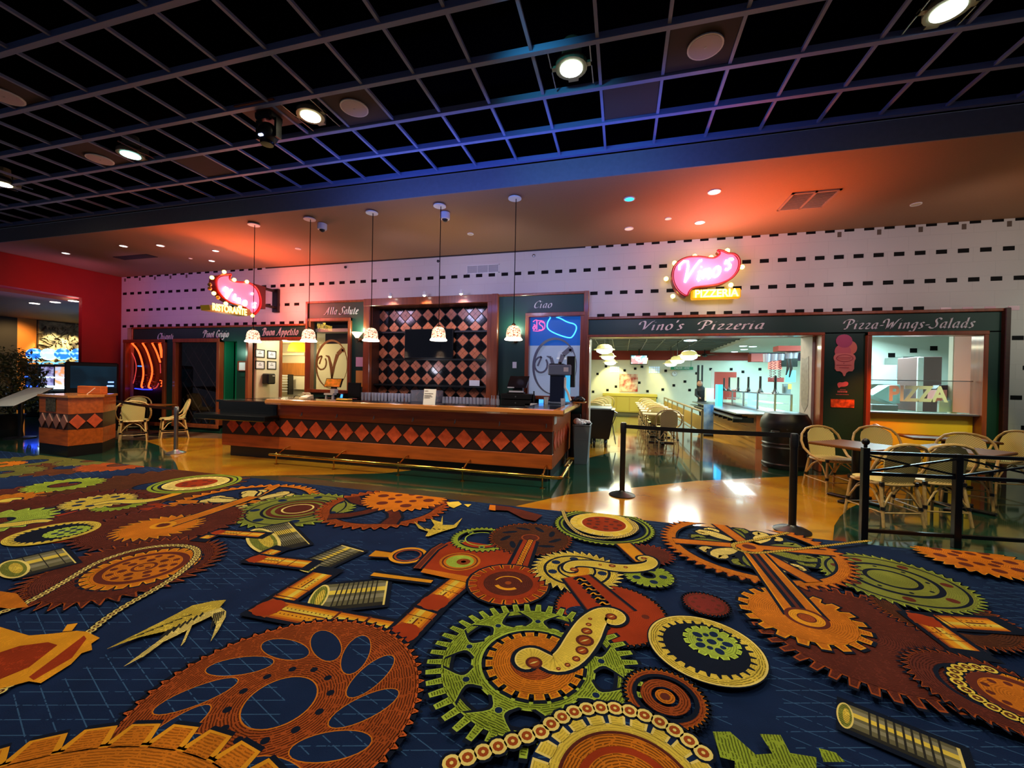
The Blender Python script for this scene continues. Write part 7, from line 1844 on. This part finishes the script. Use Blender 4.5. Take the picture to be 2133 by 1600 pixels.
# red ornamented strip
ribbon([(1200,1208),(1280,1290)], [.10,.14], RED, .1, MAR, 0)
for i in range(6):
    f = i/5.5; x, y = 1210+(1262-1210)*f, 1215+(1270-1215)*f
    ribbon([(x-9,y+2),(x-2,y-3),(x+4,y+3),(x+13,y+2)], [.004,.007,.007,.004], GLD, 0, None, 2)
# S bracket upper
ribbon([(1196,1192),(1190,1196),(1183,1192),(1188,1183),(1205,1180),(1240,1182),(1290,1192),(1340,1190),(1362,1180),(1352,1168),(1334,1170),(1340,1175)], [.012,.03,.035,.035,.04,.05,.055,.05,.035,.03,.03,.01], YEL, .3, PALE)
screwline([(1196,1194),(1250,1184),(1275,1186),(1303,1189),(1341,1170)], [.035,.014,.028,.018,.024])
# G3 big green gear
C = c3((890,1388),(1092,1268),(1013,1575)); R = C[2]
gear(C, 44, GRN, .86, .785, 'trap', edge=LIM, hatch=1, w=.62)
ring(C, R*.50, R*.575, GRN, 1); K.up(); line(C, .50, LIM, .014); line(C, .575, LIM, .010)
for k in range(9):
    a = k*2*PI/9+.3; o_ = Vector((C[0],C[1])); e_1 = Vector((math.cos(a),math.sin(a)))
    ribbon([o_+e_1*R*.55, o_+e_1*R*.64, o_+e_1*R*.70, o_+e_1*R*.81], [.06,.022,.03,.11], GRN, 1, LIM, 1, True)
    disc(C[0]+R*.655*math.cos(a+.0), C[1]+R*.655*math.sin(a), R*.04, LIM, n=14)
K.up()
for k in range(9):
    a = k*2*PI/9+.3; disc(C[0]+R*.655*math.cos(a), C[1]+R*.655*math.sin(a), R*.032, NAVY, n=12)
K.up()
Ci = c3((1011,1390),(1212,1424),(1112,1473)); gear(Ci, 20, ORA, .86, .0, 'sq', edge=GLD, hatch=.7, w=.7); ring(Ci, Ci[2]*.0, Ci[2]*.5, ORD, .8); K.up()
# G31 red ring pieces behind right of green gear
C = cr_((1385,1465),(1475,1485)); gear(C, 44, ORD, .93, .80, 'tri', edge=ORA, hatch=.8, w=.7); C2 = (C[0],C[1],C[2]*.6); gear(C2, 0, ORA, 1, .0, hatch=.9) if 0 else ring(C2, C2[2]*.55, C2[2], ORD, .9); K.up(); ring(C2, 0, C2[2]*.4, ORA, .8); K.up(); ring(C2, 0, C2[2]*.2, MAR); K.up()
# S bracket lower
ribbon([(1110,1392),(1098,1400),(1088,1392),(1092,1378),(1108,1372),(1128,1380),(1150,1398),(1185,1385),(1215,1340),(1232,1308),(1255,1285),(1280,1285),(1294,1298),(1280,1308),(1264,1302),(1268,1294),(1274,1295)], [.010,.025,.035,.04,.04,.03,.055,.07,.085,.075,.05,.035,.03,.028,.022,.012,.008], YEL, .35, PALE)
screwline([(1112,1393),(1163,1406),(1182,1398),(1200,1385),(1212,1367),(1218,1346),(1222,1326),(1226,1312),(1229,1300),(1273,1295)], [.045,.012,.016,.022,.036,.052,.034,.018,.013,.036])
# R1 ring with green inside
C = c3((1351,1338),(1600,1405),(1500,1442)); ring(C, 0, C[2]*1.03, NAVD); K.up(); ring(C, C[2]*.84, C[2], YEL, .9); K.up(); line(C,.99,PALE,.01); teeth(C, C[2]*.86, C[2]*.74, 28, YEL, 'trap', .85, .4); K.up()
Ci = cr_((1482,1349),(1546,1368)); gear(Ci, 15, LIM, .84, .0, 'trap', hatch=.5, w=.95); holes(Ci, 5, .54, .19, asp=.8); holes(Ci, 5, .42, .11, ph=.5); holes(Ci, 1, 0, .17)
# maroon gears behind right
C = c3((1540,1262),(1990,1395),(1760,1390)); C = cr_((1790,1330),(1560,1300)); gear(C, 46, MAR, .88, 0, 'trap', edge=ORD, hatch=.7, w=.7)
C = cr_((1470,1268),(1520,1278)); gear(C, 34, lin((120,40,32)), .92, 0, 'tri', edge=RED, hatch=.2, w=.7); holes(C, 8, .55, .10, MAR); line(C, .85, MAR, .015)
C = cr_((1960,1290),(2140,1330)); gear(C, 50, BRN, .9, .6, 'tri', edge=ORD, hatch=.8)
# G7 orange ornamented at the right edge, G6 green
C = cr_((2030,1172),(2175,1195)); gear(C, 34, ORA, .86, 0, 'tri', edge=GLD, hatch=.5); holes(C, 8, .6, .11, MAR); holes(C, 8, .32, .09, MAR, .5)
C = c3((1775,1160),(2055,1262),(1920,1282)); gear(C, 48, OLV, .92, 0, 'saw', edge=LIM, hatch=.3, w=.8); line(C, .84, NAVD, .02); line(C, .56, NAVD, .035); line(C, .40, OLV, .02); holes(C, 7, .70, .075, MAR); ring(C, C[2]*.30, C[2]*.36, NAVD); K.up(); holes(C, 8, .46, .03, NAVD)
# G5 ring wheel
C = c3((1375,1123),(1793,1205),(1600,1230)); R = C[2]
gear(C, 56, ORA, .93, .82, 'tri', hatch=.6, edge=ORD, w=.8)
for k in range(9):
    a = k*2*PI/9+.25; o_ = Vector((C[0],C[1]))
    for s in (-1,1):
        P_ = [o_+Vector((math.cos(a+s*t),math.sin(a+s*t)))*R*f for f, t in ((.22,0),(.40,.05),(.52,.02),(.62,.16),(.54,.26),(.48,.2))]
        ribbon(P_, [.03,.07,.05,.045,.03,.01], PALE if k % 2 else OLV, .7, None, 1, True)
for k, a in enumerate((.1,.1+PI/2*1.1,.1+PI,.1+PI*1.6)):
    o_ = Vector((C[0],C[1])); u = Vector((math.cos(a),math.sin(a))); ribbon([o_+u*.05, o_+u*R*.86], [.04,.05], ORA, .5, ORD, 0, True)
# G4 orange gear with arm
C = c3((1551,1290),(1819,1345),(1720,1368)); gear(C, 20, ORA, .84, .0, 'trap', edge=GLD, hatch=.5, w=.75)
ribbon([(1552,1140),(1590,1185),(1680,1300)], [.07,.08,.10], ORA, .4, GLD, 0); ribbon([(1556,1145),(1672,1290)], .012, MAR, 0, None, 0)
C2 = cr_((1680,1300),(1720,1312)); ring(C2, 0, C2[2]*1.25, MAR); K.up(); ring(C2, C2[2]*.55, C2[2], GLD, .4); K.up(); ring(C2, 0, C2[2]*.45, ORD, .4); K.up()
C2 = cr_((1560,1148),(1590,1155)); ring(C2, 0, C2[2], ORA, .3); K.up(); ring(C2, 0, C2[2]*.5, MAR); K.up()
chain([(1640,1118),(1590,1130),(1545,1138),(1524,1142),(1530,1152),(1560,1162),(1600,1160),(1700,1148),(1815,1134)], .017, YEL)
# right pipe
pipe([(2080,1315),(1925,1305),(2010,1368)], .07)
# G10 chain gear at right edge
C = c3((1987,1430),(2035,1406),(2060,1495)); C = cr_((2120,1470),(1990,1430)); Cb = (C[0]-.10,C[1]+.02,C[2]*1.5); gear(Cb, 40, MAR, .9, .6, 'saw', edge=ORD, hatch=.8)
gear((C[0],C[1],C[2]*.95), 30, ORA, .9, 0, 'sq', edge=GLD, hatch=.5); line(C, .72, MAR, .04); holes(C, 10, .5, .08, MAR)
chainw(arcw(C, PI*.45, PI*1.62), .030, YEL, BRN)
# bottom centre gear with chain
C = c3((1290,1494),(1374,1523),(1473,1593)); C = c3((1130,1545),(1290,1496),(1420,1552))
ring(C, 0, C[2]*.96, NAVY, -1); K.up()
Cg = (C[0],C[1],C[2]*.95); gear(Cg, 22, YEL, .82, .0, 'sq', edge=PALE, hatch=.4, w=.8, shadow=False); ring(C, 0, C[2]*.68, MAR, .4); K.up(); ring(C, 0, C[2]*.64, ORA, .9); K.up(); line(C, .45, RED, .03)
chainw([Vector(F2(p)) for p in [(940,1612),(985,1596),(1060,1568),(1120,1545)]]+arcw(C, *(lambda a0, a1: (a0, a1-2*PI if a1 > a0 else a1))(math.atan2(F2((1130,1545))[1]-C[1], F2((1130,1545))[0]-C[0]), math.atan2(F2((1490,1610))[1]-C[1], F2((1490,1610))[0]-C[0]))), .036, PALE, ORD)
# green teeth at the bottom right
for q in ([(1484,1545),(1520,1545),(1580,1600),(1545,1612),(1500,1600)],[(1582,1550),(1625,1552),(1650,1600),(1620,1610)],[(1705,1580),(1740,1590),(1760,1610),(1715,1610)]): poly(q, GRN, .9)
poly([(1530,1597),(1640,1590),(1700,1600),(1700,1625),(1530,1625)], GRN, .9)
me = bpy.data.meshes.new('carpet')
# thin base slab under the pattern
n0 = len(K.v)
me.from_pydata(K.v, [], K.f)
me.uv_layers.new(name='hatch'); me.color_attributes.new('dye', 'FLOAT_COLOR', 'CORNER')
uvl = me.uv_layers['hatch']; ca = me.color_attributes['dye']
for p, U, c in zip(me.polygons, K.uv, K.c):
    for j, li in enumerate(p.loop_indices):
        uvl.data[li].uv = U[j] if j < len(U) else (0,0); ca.data[li].color = c
# clip to the straight edge of the carpet
bm = bmesh_mod = None
import bmesh
bm = bmesh.new(); bm.from_mesh(me)
pa, pb = Vector((-16,ygr(-16),0)), Vector((7,ygr(7),0)); nrm = Vector((-(pb-pa).y,(pb-pa).x,0)).normalized()
bmesh.ops.bisect_plane(bm, geom=bm.verts[:]+bm.edges[:]+bm.faces[:], plane_co=pa, plane_no=nrm, clear_outer=True)
# make all faces look up
for f in bm.faces:
    if f.normal.z < 0: f.normal_flip()
bm.to_mesh(me); bm.free(); me.materials.append(carpetmat()); me.update()
co_ = bpy.data.objects.new('carpet', me); COL.objects.link(co_)
tag(co_, 'navy carpet covered in large orange and green cogs, chains, tins and pipes', 'carpet')
b = MB(); b.prism([(-16,-1.5),(7.0,-1.5),(7.0,ygr(7)),(-16,ygr(-16))], 'z', .001, .0098); bo = b.build('backing', mat('carpet_backing', (20,28,44), .9)); 
bo.parent = co_
# ---- tidy loose ends
for o in list(bpy.data.objects):
    if o.type == 'MESH' and o.parent is None and 'label' not in o.keys() and 'kind' not in o.keys(): print('untagged', o.name)
